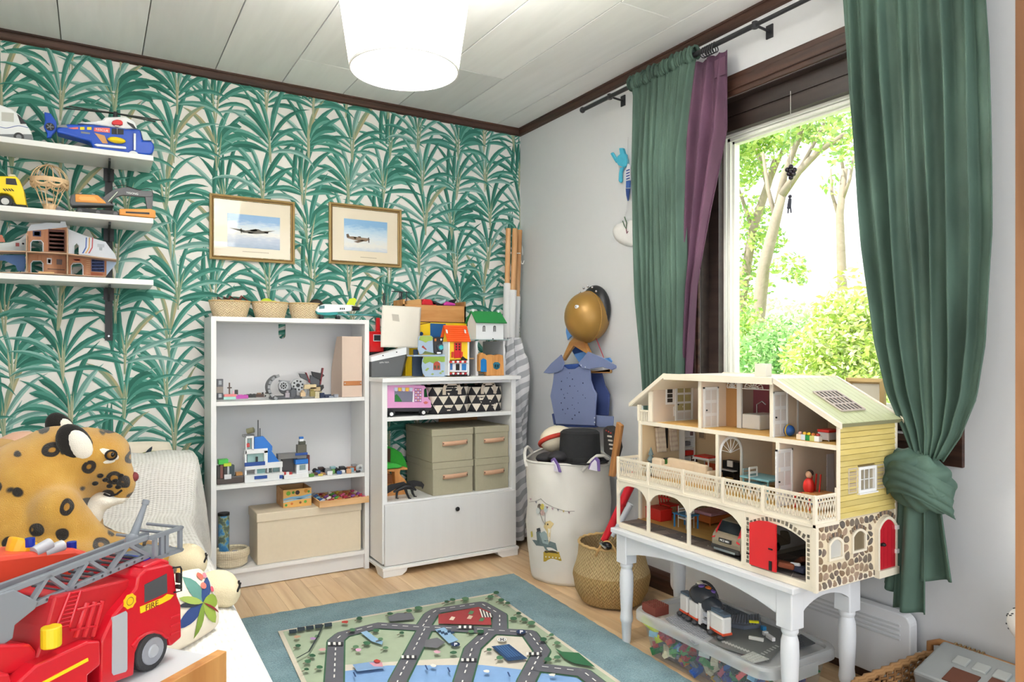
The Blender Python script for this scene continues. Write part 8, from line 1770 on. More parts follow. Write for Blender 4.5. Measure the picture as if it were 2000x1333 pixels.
for s in (-1,1): MB().slab([(cxr-.0025,cy+s*.0545,ZG+.044),(cxr-.0025,cy+s*.043,ZG+.047),(cxr+.026,cy+s*.042,ZG+.098),(cxr+.034,cy+s*.047,ZG+.096)],(.004,0,0)).build('tail_light',mat((190,20,32),.2),car); MB().box(cxr+.035,cxr+.12,cy+s*.0495,cy+s*.0515,ZG+.070,ZG+.092).build('side_window',mat((20,22,28),.1),car)
MB().box(cxr-.0045,cxr-.001,cy-.024,cy+.024,ZG+.038,ZG+.050).build('number_plate',BLACK,car); text('plate_letters','MCZ 0801',.0085,WHITE,car,frame((cxr-.0048,cy,ZG+.044),(0,-1,0),(0,0,1)),.0002)
MB().box(cxr-.005,cxr+.012,cy-.055,cy+.055,ZG+.012,ZG+.026).build('bumper',mat((50,48,48),.5),car,bevel=.002); MB().box(cxr-.0065,cxr-.002,cy-.042,cy+.042,ZG+.011,ZG+.018).build('skid_plate',CHROME,car)
for x in (cxr+.042,cxr+.17):
    for s in (-1,1): w0=MB().cyl((x,cy+s*.036,ZG+.0175),(x,cy+s*.0555,ZG+.0175),.0172,n=16).build('wheel',BLACK,car,smooth=True); MB().cyl((x,cy+s*.0555,ZG+.0175),(x,cy+s*.0565,ZG+.0175),.011,n=12).build('hubcap',CHROME,w0)
for k,(dx,dy,c,la) in enumerate(((.05,0,(40,46,70),'navy doll clothes heaped in the garage'),(.03,.03,(130,66,40),'brown doll saddle heaped in the garage'),(.09,-.02,(44,54,84),'dark blue doll cushion in the garage'),(.06,.02,(222,224,230),'white doll cloth heaped in the garage'),(.10,.03,(110,60,40),'brown toy horse lying in the garage'))):
    p=Vector((F_+dx,-2.285+dy,ZG+.012+.007*(k % 3))); tag(MB().obox(p,(.03,.045,.016),k*.7,.15*k).build('doll_bundle',mat(c,.8,.1,60.),bevel=.005,seg=2),la,'doll things')
# first floor
o,y=mini('doll_tree','tiny snowy christmas tree in the dollhouse sitting room',-.40,1268,905,ZD+.001); PT=mat((104,120,120),.8,.25,120.); MB().cyl((-.40,y,ZD+.001),(-.40,y,ZD+.015),.003,n=6).build('trunk',mat((80,60,44),.7),o)
for k in range(4): MB().lathe([(0,.022),(.017-.0032*k,.0),(0,.004)],(-.40,y,ZD+.012+.015*k),10).build('bough',PT,o)
o,y=mini('doll_television','tiny television with green picture in the dollhouse',-.33,1309,898,ZD+.03); MB().box(-.345,-.315,y-.020,y+.020,ZD+.030,ZD+.060).build('case',mat((50,48,46),.4),o,bevel=.002); MB().box(-.3465,-.345,y-.016,y+.016,ZD+.033,ZD+.057).build('screen',mat((70,140,70),.2,.6,60.),o); MB().box(-.347,-.318,y-.022,y+.022,ZD+.001,ZD+.030).build('stand',mat((120,84,50),.6),o)
BE=mat((222,200,172),.85,.1,60.)
def sofa_(la,X,px_,py_,w_,rz=0):
    o,y=mini('doll_sofa',la,X,px_,py_,ZD+.001); z=ZD+.001
    MB().box(X-.018,X+.018,y-w_/2,y+w_/2,z,z+.020).build('seat',BE,o,bevel=.004,seg=2); MB().box(X-.024,X-.012,y-w_/2,y+w_/2,z+.0005,z+.042).build('backrest',BE,o,bevel=.004,seg=2)
    for s in (-1,1): MB().box(X-.02,X+.018,y+s*w_/2-.005,y+s*w_/2+.005,z,z+.030).build('arm',BE,o,bevel=.003,seg=2)
sofa_('tiny beige doll sofa seen from behind in the sitting room',-.385,1350,915,.085); sofa_('tiny beige doll armchair at the left of the doll sofa',-.36,1297,905,.032); sofa_('tiny beige doll armchair at the right of the doll sofa',-.365,1384,912,.034)
NW=-1.5605
a,b=PY(1326,838,NW),PY(1347,900,NW); o=thing('doll_shelf','tall white doll shelf with red and grey things','doll furniture',((a.x+b.x)/2,NW,ZD+.001)); zt4=a.z
MB().box(a.x,b.x,NW-.003,NW-.0005,ZD+.001,zt4).build('back',MW,o)
for x in (a.x,b.x-.003): MB().box(x,x+.003,NW-.030,NW-.003,ZD+.001,zt4).build('side',MW,o)
for k in range(5): zz=ZD+.02+(zt4-ZD-.024)*k/4; MB().box(a.x+.003,b.x-.003,NW-.029,NW-.003,zz,zz+.003).build('shelf',MW,o)
MB().box(a.x+.006,b.x-.006,NW-.027,NW-.006,ZD+.062,ZD+.080).build('red_books',RDm,o,bevel=.001); MB().box(a.x+.008,b.x-.02,NW-.026,NW-.006,ZD+.099,ZD+.116).build('grey_bowl',mat((110,112,120),.5),o,bevel=.003); MB().box(b.x-.018,b.x-.008,NW-.026,NW-.020,ZD+.138,ZD+.152).build('small_frame',mat((140,110,110),.5),o)
a,b=PY(1276,836,NW),PY(1318,880,NW); o=thing('doll_curtains','tiny striped doll curtains over a dark window','doll furniture',((a.x+b.x)/2,NW,b.z)); STc=weave('e4d4bc','b89080',14.,5.,.9,.4,'check')
xm=(a.x+b.x)/2
for x0,x1,sk in ((a.x,xm-.004,.010),(xm+.012,b.x,.012)): MB().grid(lambda u,v: (x0+(x1-x0)*u+sk*v,NW-.010+.002*math.sin(u*40),a.z-(a.z-b.z)*v),24,4,uv=True).build('curtain_panel',STc,o,solid=.001)
MB().box(xm-.006,xm+.014,NW-.006,NW-.001,b.z+.012,a.z-.002).build('window_slit',BLACK,o); MB().cyl((a.x-.006,NW-.010,a.z+.002),(b.x+.006,NW-.010,a.z+.002),.0015,n=6).build('rod',mat((120,90,60),.5),o)
o,y=mini('doll_console','tiny white doll table with red top and red picture',-.30,1378,875,ZD+.001); leg4(o,MW,-.32,-.28,y-.026,y+.026,ZD+.001,ZD+.058,.002); MB().box(-.325,-.275,y-.031,y+.031,ZD+.058,ZD+.064).build('top',MW,o); MB().box(-.323,-.277,y-.028,y+.028,ZD+.064,ZD+.068).build('red_cloth',RDm,o,bevel=.001); MB().box(-.284,-.282,y-.02,y+.02,ZD+.012,ZD+.045).build('picture',mat((200,80,40),.5,.4,60.),o)
chair('tiny dark wooden doll chair behind the doll sofa',-.29,1358,880,ZD+.001,mat((84,52,36),.5),mat((84,52,36),.5),.022,.06)
o,y=mini('doll_picture','tiny faded drawing on the sitting room wall',-.163,1371,832,ZD+.12,'doll picture'); MB().box(-.165,-.162,y-.016,y+.016,ZD+.125,ZD+.16).build('paper',mat((206,178,140),.7),o); MB().box(-.1658,-.165,y-.012,y+.012,ZD+.13,ZD+.155).build('drawing',mat((150,130,110),.7,.5,150.),o)
o,y=mini('doll_piano','tiny black upright doll piano seen through the white arch',-.25,1430,905,ZD+.001); MB().box(-.26,-.23,y-.030,y+.030,ZD+.001,ZD+.062).build('case',BLACK,o,bevel=.001); MB().box(-.28,-.26,y-.030,y+.030,ZD+.030,ZD+.036).build('key_bed',BLACK,o); MB().box(-.279,-.261,y-.027,y+.027,ZD+.036,ZD+.038).build('keys',MW,o); MB().box(-.263,-.260,y-.010,y+.010,ZD+.046,ZD+.064).build('sheet_music',MW,o); leg4(o,BLACK,-.278,-.272,y-.027,y+.027,ZD+.001,ZD+.03)
o,y=mini('doll_stool','tiny black and gold doll piano stool',-.345,1421,918,ZD+.001); leg4(o,BLACK,-.353,-.337,y-.009,y+.009,ZD+.001,ZD+.022); MB().box(-.356,-.334,y-.012,y+.012,ZD+.022,ZD+.028).build('seat',mat((170,140,80),.6),o,bevel=.002)
o,y=mini('doll_twig','tiny golden twig ornament on the dollhouse wall',-.163,1468,885,ZD+.09,'decoration');
for k in range(7): a=-1.1+.36*k; MB().cyl((-.166,y,ZD+.075),(-.168,y+.022*math.sin(a),ZD+.10+.02*math.cos(a)),.0012,n=5).build('twig',mat((190,150,50),.4),o)
o,y=mini('doll_table','tiny turquoise doll dining table on the first floor',-.33,1492,920,ZD+.001); TQ2=mat((120,168,178),.5,.08); leg4(o,TQ2,-.355,-.305,y-.03,y+.03,ZD+.001,ZD+.036,.002); MB().box(-.36,-.30,y-.036,y+.036,ZD+.036,ZD+.040).build('top',TQ2,o,bevel=.001)
chair('tiny white doll dining chair before the turquoise table',-.385,1479,930,ZD+.001,MW,TQ2,.022,.056); chair('tiny pale blue doll chair behind the turquoise table',-.27,1463,912,ZD+.001,mat((170,200,206),.5),TQ2,.022,.05)
o,y=mini('doll_rocking_chair','tiny red doll chair with a seated dark haired doll',-.36,1578,955,ZD+.001); leg4(o,RDm,-.378,-.342,y-.018,y+.018,ZD+.001,ZD+.03,.002); MB().box(-.38,-.34,y-.02,y+.02,ZD+.028,ZD+.032).build('seat',RDm,o)
for k in range(4): MB().cyl((-.342,y-.016+.0107*k,ZD+.03),(-.336,y-.016+.0107*k,ZD+.075),.0018,n=6).build('back_rod',RDm,o)
MB().ball((-.355,y,ZD+.048),(.011,.013,.019)).build('doll_dress',RDm,o,smooth=2); MB().ball((-.355,y,ZD+.074),(.007,.007,.008)).build('doll_head',mat((206,160,130),.6),o,smooth=2); MB().ball((-.351,y,ZD+.077),(.0075,.008,.0075)).build('doll_hair',mat((50,34,28),.8),o,smooth=2)
o,y=mini('doll_desk','tiny wooden doll desk with blue drawer at the right',-.34,1610,955,ZD+.001); DWd=mat((186,130,74),.5,.1); MB().box(-.37,-.31,y-.028,y+.028,ZD+.034,ZD+.038).build('top',DWd,o); leg4(o,DWd,-.366,-.314,y-.025,y+.025,ZD+.001,ZD+.034,.002); MB().box(-.366,-.33,y+.004,y+.026,ZD+.012,ZD+.034).build('drawer',mat((110,130,160),.5),o)
o,y=mini('doll_shelf','white doll cupboard against the right wall',-.17,1614,905,ZD+.001); MB().box(-.20,-.165,y-.024,y+.024,ZD+.001,ZD+.14).build('body',mat((226,224,232),.5),o)
for zz in (.035,.07,.10): MB().box(-.203,-.20,y-.023,y+.023,ZD+zz,ZD+zz+.002).build('shelf_edge',mat((190,188,196),.5),o)
# attic
o,y=mini('doll_cradle','tiny white doll cradle in the attic bedroom',-.37,1311,815,Z3+.001)
MB().box(-.385,-.355,y-.026,y+.026,Z3+.012,Z3+.028).build('body',MW,o,bevel=.001)
for s in (-1,1): MB().prism([(y-.026,Z3+.012),(y+.026,Z3+.012),(y+.028,Z3+.032),(y+.02,Z3+.042),(y-.02,Z3+.032),(y-.028,Z3+.038)],0,-.37+s*.015-.001,-.37+s*.015+.001).build('end_panel',MW,o); MB().tube([(-.37+s*.014,y-.024+.012*k,Z3+.003+.0018*(k-2)**2) for k in range(5)],.0022,5).build('rocker',MW,o)
o,y=mini('doll_bath','tiny white doll bath tub in the pink bathroom',-.24,1482,825,Z3+.001); MB().box(-.27,-.20,y-.024,y+.024,Z3+.001,Z3+.034).build('tub',MW,o,bevel=.002); MB().tube([(-.235,y+.012,Z3+.034),(-.235,y+.012,Z3+.054),(-.235,y-.002,Z3+.062),(-.235,y-.012,Z3+.055)],.0014,6).build('tap',CHROME,o)
o,y=mini('doll_ball','tiny blue and yellow ball in the attic playroom',-.40,1541,846,Z3+.001,'doll toy'); MB().ball((-.40,y,Z3+.0135),.0125,16,12).build('sphere',mat((40,90,160),.4,.2,60.),o,smooth=2); MB().tube([(-.40+.0126*math.cos(t),y,Z3+.0135+.0126*math.sin(t)) for t in [2*PI*i/20 for i in range(20)]],.0016,5,closed=True).build('stripe',mat((220,180,60),.4),o)
for k,(px_,c,la) in enumerate(((1563,(226,206,180),'tiny cream toy block in the attic playroom'),(1572,(206,216,226),'tiny pale blue toy block in the attic playroom'),(1580,(30,130,60),'tiny green toy block in the attic playroom'),(1589,(200,200,120),'tiny yellowish toy block in the attic playroom'),(1598,(236,236,236),'tiny white toy block in the attic playroom'))):
    o,y=mini('doll_block',la,-.41,px_,855,Z3+.001,'doll toy'); MB().box(-.418,-.402,y-.008,y+.008,Z3+.001,Z3+.017).build('block',mat(c,.5),o,bevel=.001); MB().ball((-.41,y,Z3+.020),(.006,.006,.005),8,6).build('topper',mat(((200,150,140),(230,180,60),(240,190,40),(200,110,50),(180,60,50))[k],.6),o,smooth=2)
o,y=mini('doll_crib','tiny white and red doll bed at the right of the attic',-.36,1618,860,Z3+.001); MB().box(-.385,-.335,y-.018,y+.018,Z3+.004,Z3+.026).build('body',mat((206,200,200),.6),o,bevel=.002); MB().box(-.386,-.334,y-.019,y+.019,Z3+.026,Z3+.034).build('red_cover',RDm,o,bevel=.002); leg4(o,MW,-.38,-.34,y-.015,y+.015,Z3+.001,Z3+.006)

# settle the miniature furniture on its floors
DT={o['label']: o for o in COL.objects if o.parent is None and str(o.get('category','')).startswith('doll') and 'label' in o}
def adj(k,p=None,z=None,s=1.,X=None):
    for la,o in DT.items():
        if k in la:
            if p: q=PX(*p,X) if X is not None else PZ(*p,z); o.location=(max(UX-.06 if z == ZG else UX+.025,min(B_-.04,q.x)),max(YR_+.03,min(YL_-.035,q.y)),o.location.z)
            o.scale=(s,s,s)
for k,p,s_ in (('tiny red box',(1262,1008),1.15),('tall back on the ground',(1294,1006),1.3),('fireplace',(1340,1000),1.1),('orange doll bed',(1396,1020),1.25),('left of the blue',(1315,1027),1.),('right of the blue',(1366,1038),1.),('blue doll table',(1340,1031),1.)): adj(k,p,ZG,s_)
for k,p,X,s_ in (('beige doll sofa',(1347,905),-.335,1.75),('armchair at the left',(1298,900),-.375,1.7),('armchair at the right',(1382,910),-.345,1.7),('christmas',(1268,900),-.405,1.4),('television',(1311,900),-.345,1.25),('red top and red',(1380,890),-.27,1.25),('dark wooden',(1361,895),-.27,1.25),('turquoise doll dining',(1492,930),-.345,1.6),('before the turq',(1480,932),-.375,1.65),('pale blue doll chair',(1465,930),-.33,1.4),('upright doll piano',(1431,915),-.235,1.2),('piano stool',(1421,925),-.33,1.2),('seated dark',(1577,955),-.375,1.35),('wooden doll desk',(1605,955),-.355,1.3)): adj(k,p,None,s_,X)
adj('cradle',(1310,820),Z3,1.45); adj('bath tub',(1484,838),Z3,1.5); adj('blue and yellow ball',(1541,853),Z3,1.4)
# ================= radiator, tub, wicker basket =================
ra=thing('radiator','white electric panel radiator low on the window wall','radiator',(-.03,-1.85,.04))
RW=mat((228,229,232),.35,.01); ry0,ry1,rz0,rz1=-2.362,-1.33,.045,.262
pts=[]
for cyy,czz,a0 in ((ry0+.03,rz0+.03,PI),(ry1-.03,rz0+.03,1.5*PI),(ry1-.03,rz1-.03,0),(ry0+.03,rz1-.03,PI/2)):
    for i in range(6): a=a0+PI/2*i/5; pts.append((cyy+.03*math.cos(a),czz+.03*math.sin(a)))
MB().prism(pts,0,-.062,-.022).build('panel',RW,ra,bevel=.004); MB().prism([(y*.985-.028,z*.94+.01) for y,z in pts],0,-.022,-.012).build('back_case',GREY,ra)
for k in range(4): MB().prism([(ry0+.03,rz1-.034-.014*k),(ry1-.03,rz1-.034-.014*k),(ry1-.03,rz1-.040-.014*k),(ry0+.03,rz1-.040-.014*k)],0,-.066,-.061).build('grille_rib',mat((206,207,210),.4),ra,bevel=.0015)
MB().box(-.045,-.015,ry0-.022,ry0-.001,.10,.15).build('thermostat',mat((224,222,214),.4),ra,bevel=.003)
MB().box(-.046,-.012,-2.0,-1.99,.045-.0,.05).build('foot',GREY,ra)
for y in (-1.6,-2.2): MB().box(-.014,-.0005,y-.01,y+.01,.08,.2).build('wall_bracket',GREY,ra)
cbl=MB().tube([(-.10,-1.36,.004),(-.13,-1.42,.03),(-.12,-1.50,.05),(-.08,-1.55,.03),(-.06,-1.58,.05)],.003,6).build('cable',mat((210,210,212),.5),smooth=2); tag(cbl,'thin white cable on the floor behind the table','cable')
# ---- storage tub ----
ux0,ux1,uy0,uy1,uz=-.560,-.212,-2.238,-1.648,.158
tm_,nt,b_=newmat('clear_plastic'); L=nt.links.new; gl=nd(nt,'BsdfGlossy',i_Roughness=.12); tr=nd(nt,'BsdfTransparent'); tr.inputs[0].default_value=(.93,.95,.97,1); df=nd(nt,'BsdfDiffuse'); df.inputs[0].default_value=(.85,.87,.9,1)
m1=nd(nt,'MixShader',i_0=.10); m2=nd(nt,'MixShader',i_0=.10); L(tr.outputs[0],m1.inputs[1]); L(gl.outputs[0],m1.inputs[2]); L(m1.outputs[0],m2.inputs[1]); L(df.outputs[0],m2.inputs[2]); L(m2.outputs[0],nt.nodes['Material Output'].inputs[0])
tm2,nt,b_=newmat('frosted_plastic'); L=nt.links.new; gl=nd(nt,'BsdfGlossy',i_Roughness=.25); tr=nd(nt,'BsdfTransparent'); df=nd(nt,'BsdfDiffuse'); df.inputs[0].default_value=(.78,.80,.82,1)
m1=nd(nt,'MixShader',i_0=.2); m2=nd(nt,'MixShader',i_0=.32); L(tr.outputs[0],m1.inputs[1]); L(gl.outputs[0],m1.inputs[2]); L(m1.outputs[0],m2.inputs[1]); L(df.outputs[0],m2.inputs[2]); L(m2.outputs[0],nt.nodes['Material Output'].inputs[0])
tub=thing('storage_tub','clear plastic tub full of toy bricks under the table','tub',((ux0+ux1)/2,(uy0+uy1)/2,0))
def rrect(x0,x1,y0,y1,r,n=5):
    P=[]
    for cx_,cy_,a0 in ((x1-r,y1-r,0),(x0+r,y1-r,PI/2),(x0+r,y0+r,PI),(x1-r,y0+r,3*PI/2)):
        for i in range(n+1): a=a0+PI/2*i/n; P.append((cx_+r*math.cos(a),cy_+r*math.sin(a)))
    return P
def loft(rings):
    n=len(rings[0][0]); V=[];
    for P,z in rings: V += [(p[0],p[1],z) for p in P]
    return V,[(j*n+i,j*n+(i+1) % n,(j+1)*n+(i+1) % n,(j+1)*n+i) for j in range(len(rings)-1) for i in range(n)],n
V,fs,n=loft([(rrect(ux0+.05,ux1-.05,uy0+.05,uy1-.05,.03),.003),(rrect(ux0+.022,ux1-.022,uy0+.022,uy1-.022,.04),uz-.03)]); MB().add(V,fs+[tuple(range(n))]).build('body',tm_,tub,smooth=True)
V,fs,n=loft([(rrect(ux0+.018,ux1-.018,uy0+.018,uy1-.018,.045),uz-.032),(rrect(ux0,ux1,uy0,uy1,.055),uz-.028),(rrect(ux0,ux1,uy0,uy1,.055),uz-.004),(rrect(ux0+.006,ux1-.006,uy0+.006,uy1-.006,.05),uz+.004),(rrect(ux0+.020,ux1-.020,uy0+.020,uy1-.020,.045),uz+.002),(rrect(ux0+.024,ux1-.024,uy0+.024,uy1-.024,.04),uz-.010)]); MB().add(V,fs+[tuple(range(5*n,6*n))]).build('lid',tm2,tub,smooth=True)
for yy in (uy0-.004,uy1+.0): MB().box((ux0+ux1)/2-.05,(ux0+ux1)/2+.05,yy,yy+.004,uz-.05,uz-.012).build('clip',tm2,tub)
LZ=uz-.0095
def lpz(px_,py_,z=LZ): return PZ(px_,py_,z)
# loose bricks in the tub
br=random.Random(31); BP=('b8302c','2a5aa8','e0b82c','2f7a48','d8d8d4','6a6e74','c8782c','2c2e34','8a3a8a','7ab0d0','a83a50','d0c8a8','3a3f8a','60a060'); bmesh_c={}
cubes=[]
for sx_,sy_ in ((.016,.016),(.032,.016),(.024,.016),(.016,.032)):
    m_=MB().box(-sx_/2,sx_/2,-sy_/2,sy_/2,-.0048,.0048)
    for i in range(max(1,int(sx_/.008))):
        for j in range(max(1,int(sy_/.008))): m_.cyl((-sx_/2+.004+.008*i,-sy_/2+.004+.008*j,.0048),(-sx_/2+.004+.008*i,-sy_/2+.004+.008*j,.0065),.0024,n=6)
    cubes.append(m_)
cnt=0
for k in range(160):
    if k < 120: x=ux0+br.uniform(.055,.10); y=br.uniform(uy0+.08,uy1-.07)
    elif k < 135: x=br.uniform(ux0+.07,ux1-.08); y=uy0+br.uniform(.06,.09)
    else: x=br.uniform(ux0+.10,ux1-.08); y=br.uniform(uy0+.08,uy1-.08)
    hmax=.055+.045*math.sin((y-uy0)*7)**2; z=.014+br.uniform(0,hmax) if k < 135 else hmax+br.uniform(0,.02)
    ci=br.choice(BP); t=br.randrange(4); key=(t,ci)
    if key not in bmesh_c:
        o=cubes[t].build('toy_brick',mat(ci,.3)); bmesh_c[key]=o.data
    else: o=bpy.data.objects.new('toy_brick',bmesh_c[key]); COL.objects.link(o)
    o.location=(x,y,z+.006); o.rotation_euler=(br.uniform(-.8,.8),br.uniform(-.8,.8),br.uniform(0,3)); o.scale=(1.45,1.45,1.45)
    tag(o,'loose coloured toy brick inside the clear plastic tub','toy brick','toy bricks in the tub')
stuff(MB().box(ux0+.075,ux1-.075,uy0+.08,uy1-.08,.006,.05).build('brick_filling',mat((120,100,96),.5,.8,60.),tub))
q=Vector((ux0+.052,-1.70,.09)); yg=thing('toy_ramp','lime yellow curved toy piece inside the tub','toy',q); m=MB(); m.tube([q+Vector((-.004,.035,.03)),q+Vector((-.004,.01,.022)),q+Vector((0,-.025,.005)),q+Vector((0,-.045,-.03))],.013,8); m.build('curve',mat((212,224,40),.35),yg,smooth=2)
tag(MB().obox((ux0+.046,-1.725,.085),(.018,.032,.02),.3).build('toy_block',mat((160,205,225),.3),bevel=.001),'pale blue and white toy block beside the lime piece in the tub','toy brick')
gp=thing('green_plate','green flat building plate leaning inside the tub','toy',(-.40,uy0+.07,.1)); MB().obox((-.38,uy0+.075,.105),(.20,.10,.004),0,.35).build('plate',mat((40,110,66),.4),gp); MB().obox((-.385,uy0+.082,.115),(.2,.09,.003),.1,.35).build('upper_plate',mat((206,202,196),.4),gp)
# base plates on the lid
def plate(la,pts,z,c,studs=True,road=False):
    P=[lpz(*p) for p in pts]; o=thing('base_plate',la,'toy',(sum(p.x for p in P)/len(P),sum(p.y for p in P)/len(P),z))
    MB().slab([(p.x,p.y,z) for p in P],(0,0,.003)).build('plate',mat(c,.4,.04),o)
    if studs:
        a,b,d=P[0],P[1],P[3]; u,v=b-a,d-a; nu,nv=max(2,int(u.length/.010)),max(2,int(v.length/.010)); m_=MB()
        for i in range(nu):
            for j in range(nv): p=a+u*((i+.5)/nu)+v*((j+.5)/nv); m_.lathe([(.0026,0),(.0026,.0018),(0,.0018)],(p.x,p.y,z+.003),6)
        stuff(m_.build('stud',mat(c,.4,.04),o))
    return o,P
def L8(a,b): return (1300+a/5.882,1110+b/5.883)
plate('light grey studded base plate at the left of the tub lid',[L8(0,590),L8(200,505),L8(590,850),L8(330,890)],LZ+.0005,(150,152,156))
o,P=plate('grey base plate printed with roads on the tub lid',[L8(480,880),L8(900,560),L8(1500,800),L8(1180,1100)],LZ+.004,(112,114,112),False)
m=MB()
for k in range(9):
    a=Vector(L8(640+35*k,868+14*k)); m.color('c8c8c4'); m.poly([(*lpz(*p).xy,LZ+.0074) for p in ((a.x,a.y),(a.x+6,a.y-1.5),(a.x+8.5,a.y+1.8),(a.x+2.5,a.y+3.4))])
for k in range(6): a=Vector(L8(1090+32*k,1010-18*k)); m.poly([(*lpz(*p).xy,LZ+.0074) for p in ((a.x,a.y),(a.x+2.5,a.y-1.5),(a.x+10,a.y+2),(a.x+7.5,a.y+3.6))])
stuff(m.build('crossing_print',VC(.5),o))
plate('pale studded corner plate at the front of the tub lid',[L8(860,1060),L8(1000,1000),L8(1190,1085),L8(1010,1130)],LZ+.0078,(180,182,176))
plate('dark blue grey studded base plate at the back of the tub lid',[L8(480,440),L8(640,400),L8(960,560),L8(700,590)],LZ+.004,(84,92,104))
plate('dark studded plate at the right end of the tub lid',[L8(1460,840),L8(1560,800),L8(1720,900),L8(1500,980)],LZ+.0078,(70,72,76))
o=thing('toy_ramp','grey ribbed toy ramp with a yellow strip on the tub lid','toy',lpz(1455,1225)); P=[lpz(*L8(a,b)) for a,b in ((690,700),(730,620),(1080,600),(1100,720),(900,740))]
MB().slab([(p.x,p.y,LZ+.008) for p in P],(0,0,.012)).build('deck',mat((92,98,110),.4),o)
for k in range(12): a=P[0].lerp(P[3],(k+.5)/12); b=P[1].lerp(P[2],(k+.5)/12); MB().cyl((a.x,a.y,LZ+.0205),(b.x,b.y,LZ+.0205),.003,n=6).build('rib',mat((104,110,122),.4),o)
a,b=lpz(*L8(960,705)),lpz(*L8(1070,712)); MB().obox(((a.x+b.x)/2,(a.y+b.y)/2,LZ+.026),(.010,(a-b).length,.006),math.atan2(b.y-a.y,b.x-a.x)-PI/2).build('yellow_strip',mat((232,226,30),.35),o)
for a,b,c,la,sz in ((1040,860,(222,220,212),'long white brick lying on the road plate',(.010,.045,.010)),(1125,745,(40,120,170),'blue brick beside the ramp on the tub lid',(.014,.014,.014)),(1145,800,(226,226,224),'small white brick beside the blue one on the tub lid',(.016,.012,.012)),(1205,850,(230,226,224),'white and red long brick near the right table leg',(.012,.036,.012))):
    p=lpz(*L8(a,b)); tag(MB().obox((p.x,p.y,LZ+.008+sz[2]/2),sz,.5 if 'long white' in la else -.3).build('toy_brick',mat(c,.3),bevel=.001,seg=1),la,'toy brick')
p=lpz(*L8(-75,540)); o=thing('big_brick','big brown studded toy brick on the corner of the tub lid','toy brick',(p.x,p.y,LZ)); c0=lpz(1287,1203); BRm=mat((112,52,40),.5,.06)
M=Matrix.Translation((c0.x-.0,c0.y+.012,LZ+.0205)); MB().box(c0.x-.032,c0.x+.032,c0.y-.016,c0.y+.052,LZ+.004,LZ+.036).build('body',BRm,o,bevel=.001); m=MB()
for i in range(7):
    for j in range(7): m.lathe([(.0026,0),(.0026,.002),(0,.002)],(c0.x-.028+.0093*i,c0.y-.012+.0098*j,LZ+.036),6)
stuff(m.build('stud',BRm,o))
# white brick-built monorail / shuttle
mo=thing('brick_shuttle','white brick-built toy station with black dome on the tub lid','toy',tuple(lpz(1375,1230))); mz=LZ+.007
mp_=[lpz(*L8(*q)) for q in ((160,560),(340,700),(630,850))]; dirv=(mp_[2]-mp_[0]).normalized(); nrm=Vector((dirv.y,-dirv.x,0)); nrm=nrm if nrm.x < 0 else -nrm
def mbox(u0,u1,v0,v1,z0,z1):
    o_=mp_[0]; return MB().slab([o_+dirv*u0-nrm*v0+Vector((0,0,z0-o_.z)),o_+dirv*u1-nrm*v0+Vector((0,0,z0-o_.z)),o_+dirv*u1-nrm*v1+Vector((0,0,z0-o_.z)),o_+dirv*u0-nrm*v1+Vector((0,0,z0-o_.z))],(0,0,z1-z0))
Lm=(mp_[2]-mp_[0]).length; WB=mat((232,230,226),.3,.03); ORd=mat((214,84,50),.35); SL=mat((92,108,124),.35)
for u0,u1,z1 in ((0,.045,.075),(.052,Lm*.45,.072),(Lm*.76,Lm+.012,.072)):
    mbox(u0,u1,0,.035,mz+.016,mz+z1).build('car_body',WB,mo,bevel=.006,seg=2); mbox(u0-.001,u1+.001,-.001,.036,mz+.014,mz+.022).build('red_band',ORd,mo,bevel=.001); mbox(u0,u1,.003,.032,mz+z1,mz+z1+.008).build('roof_edge',SL,mo,bevel=.002)
    for uu in (u0+.008,u1-.008): p=mp_[0]+dirv*uu+nrm*.004; MB().ball((p.x,p.y,mz+.008),(.012,.012,.008),10,6).build('foot',mat((60,60,64),.4),mo,smooth=2)
mbox(Lm*.48,Lm*.74,.002,.034,mz,mz+.012).build('gate_base',BLACK,mo); mbox(Lm*.48,Lm*.53,0,.035,mz+.008,mz+.078).build('gate_post',WB,mo,bevel=.001); mbox(Lm*.69,Lm*.74,0,.035,mz+.008,mz+.068).build('gate_post',WB,mo,bevel=.001); mbox(Lm*.53,Lm*.69,.020,.034,mz+.010,mz+.07).build('gate_back',BLACK,mo)
for k in range(2): mbox(Lm*(.55+.02*k),Lm*(.65+.02*k),.004,.02,mz+.018+.024*k,mz+.030+.024*k).build('step',mat((190,192,200),.3),mo)
q1_=mp_[0]+dirv*Lm*.40-nrm*.035
MB().ball((q1_.x,q1_.y,mz+.092),(.042,.055,.036),20,12).build('dome',mat((56,58,64),.25,.1),mo,smooth=2); MB().ball((q1_.x-.01,q1_.y-.045,mz+.075),(.03,.045,.03),18,12).build('nose_dome',mat((48,52,60),.25,.1),mo,smooth=2)
MB().tube([q1_+Vector((.01,.052*math.cos(a),mz+.085-q1_.z+.05*math.sin(a))) for a in [PI*i/14 for i in range(15)]],.005,8).build('hoop',DARK,mo,smooth=2)
mbox(Lm*.30,Lm*.5,.02,.06,mz+.04,mz+.085).build('core',mat((70,84,110),.4),mo,bevel=.002); mbox(.02,Lm*.9,.012,.03,mz+.06,mz+.082).build('upper_deck',SL,mo,bevel=.002)
for dx,dy,dz,c in ((.0,-.02,.128,(214,110,40)),(-.01,.0,.13,(110,80,160)),(.005,-.035,.12,(110,80,160)),(.0,.018,.135,(222,214,190))): MB().lathe([(0,0),(.011,.004),(.011,.010),(0,.014)],(q1_.x+dx,q1_.y+dy,mz+dz-.012),10).build('coloured_part',mat(c,.4),mo)
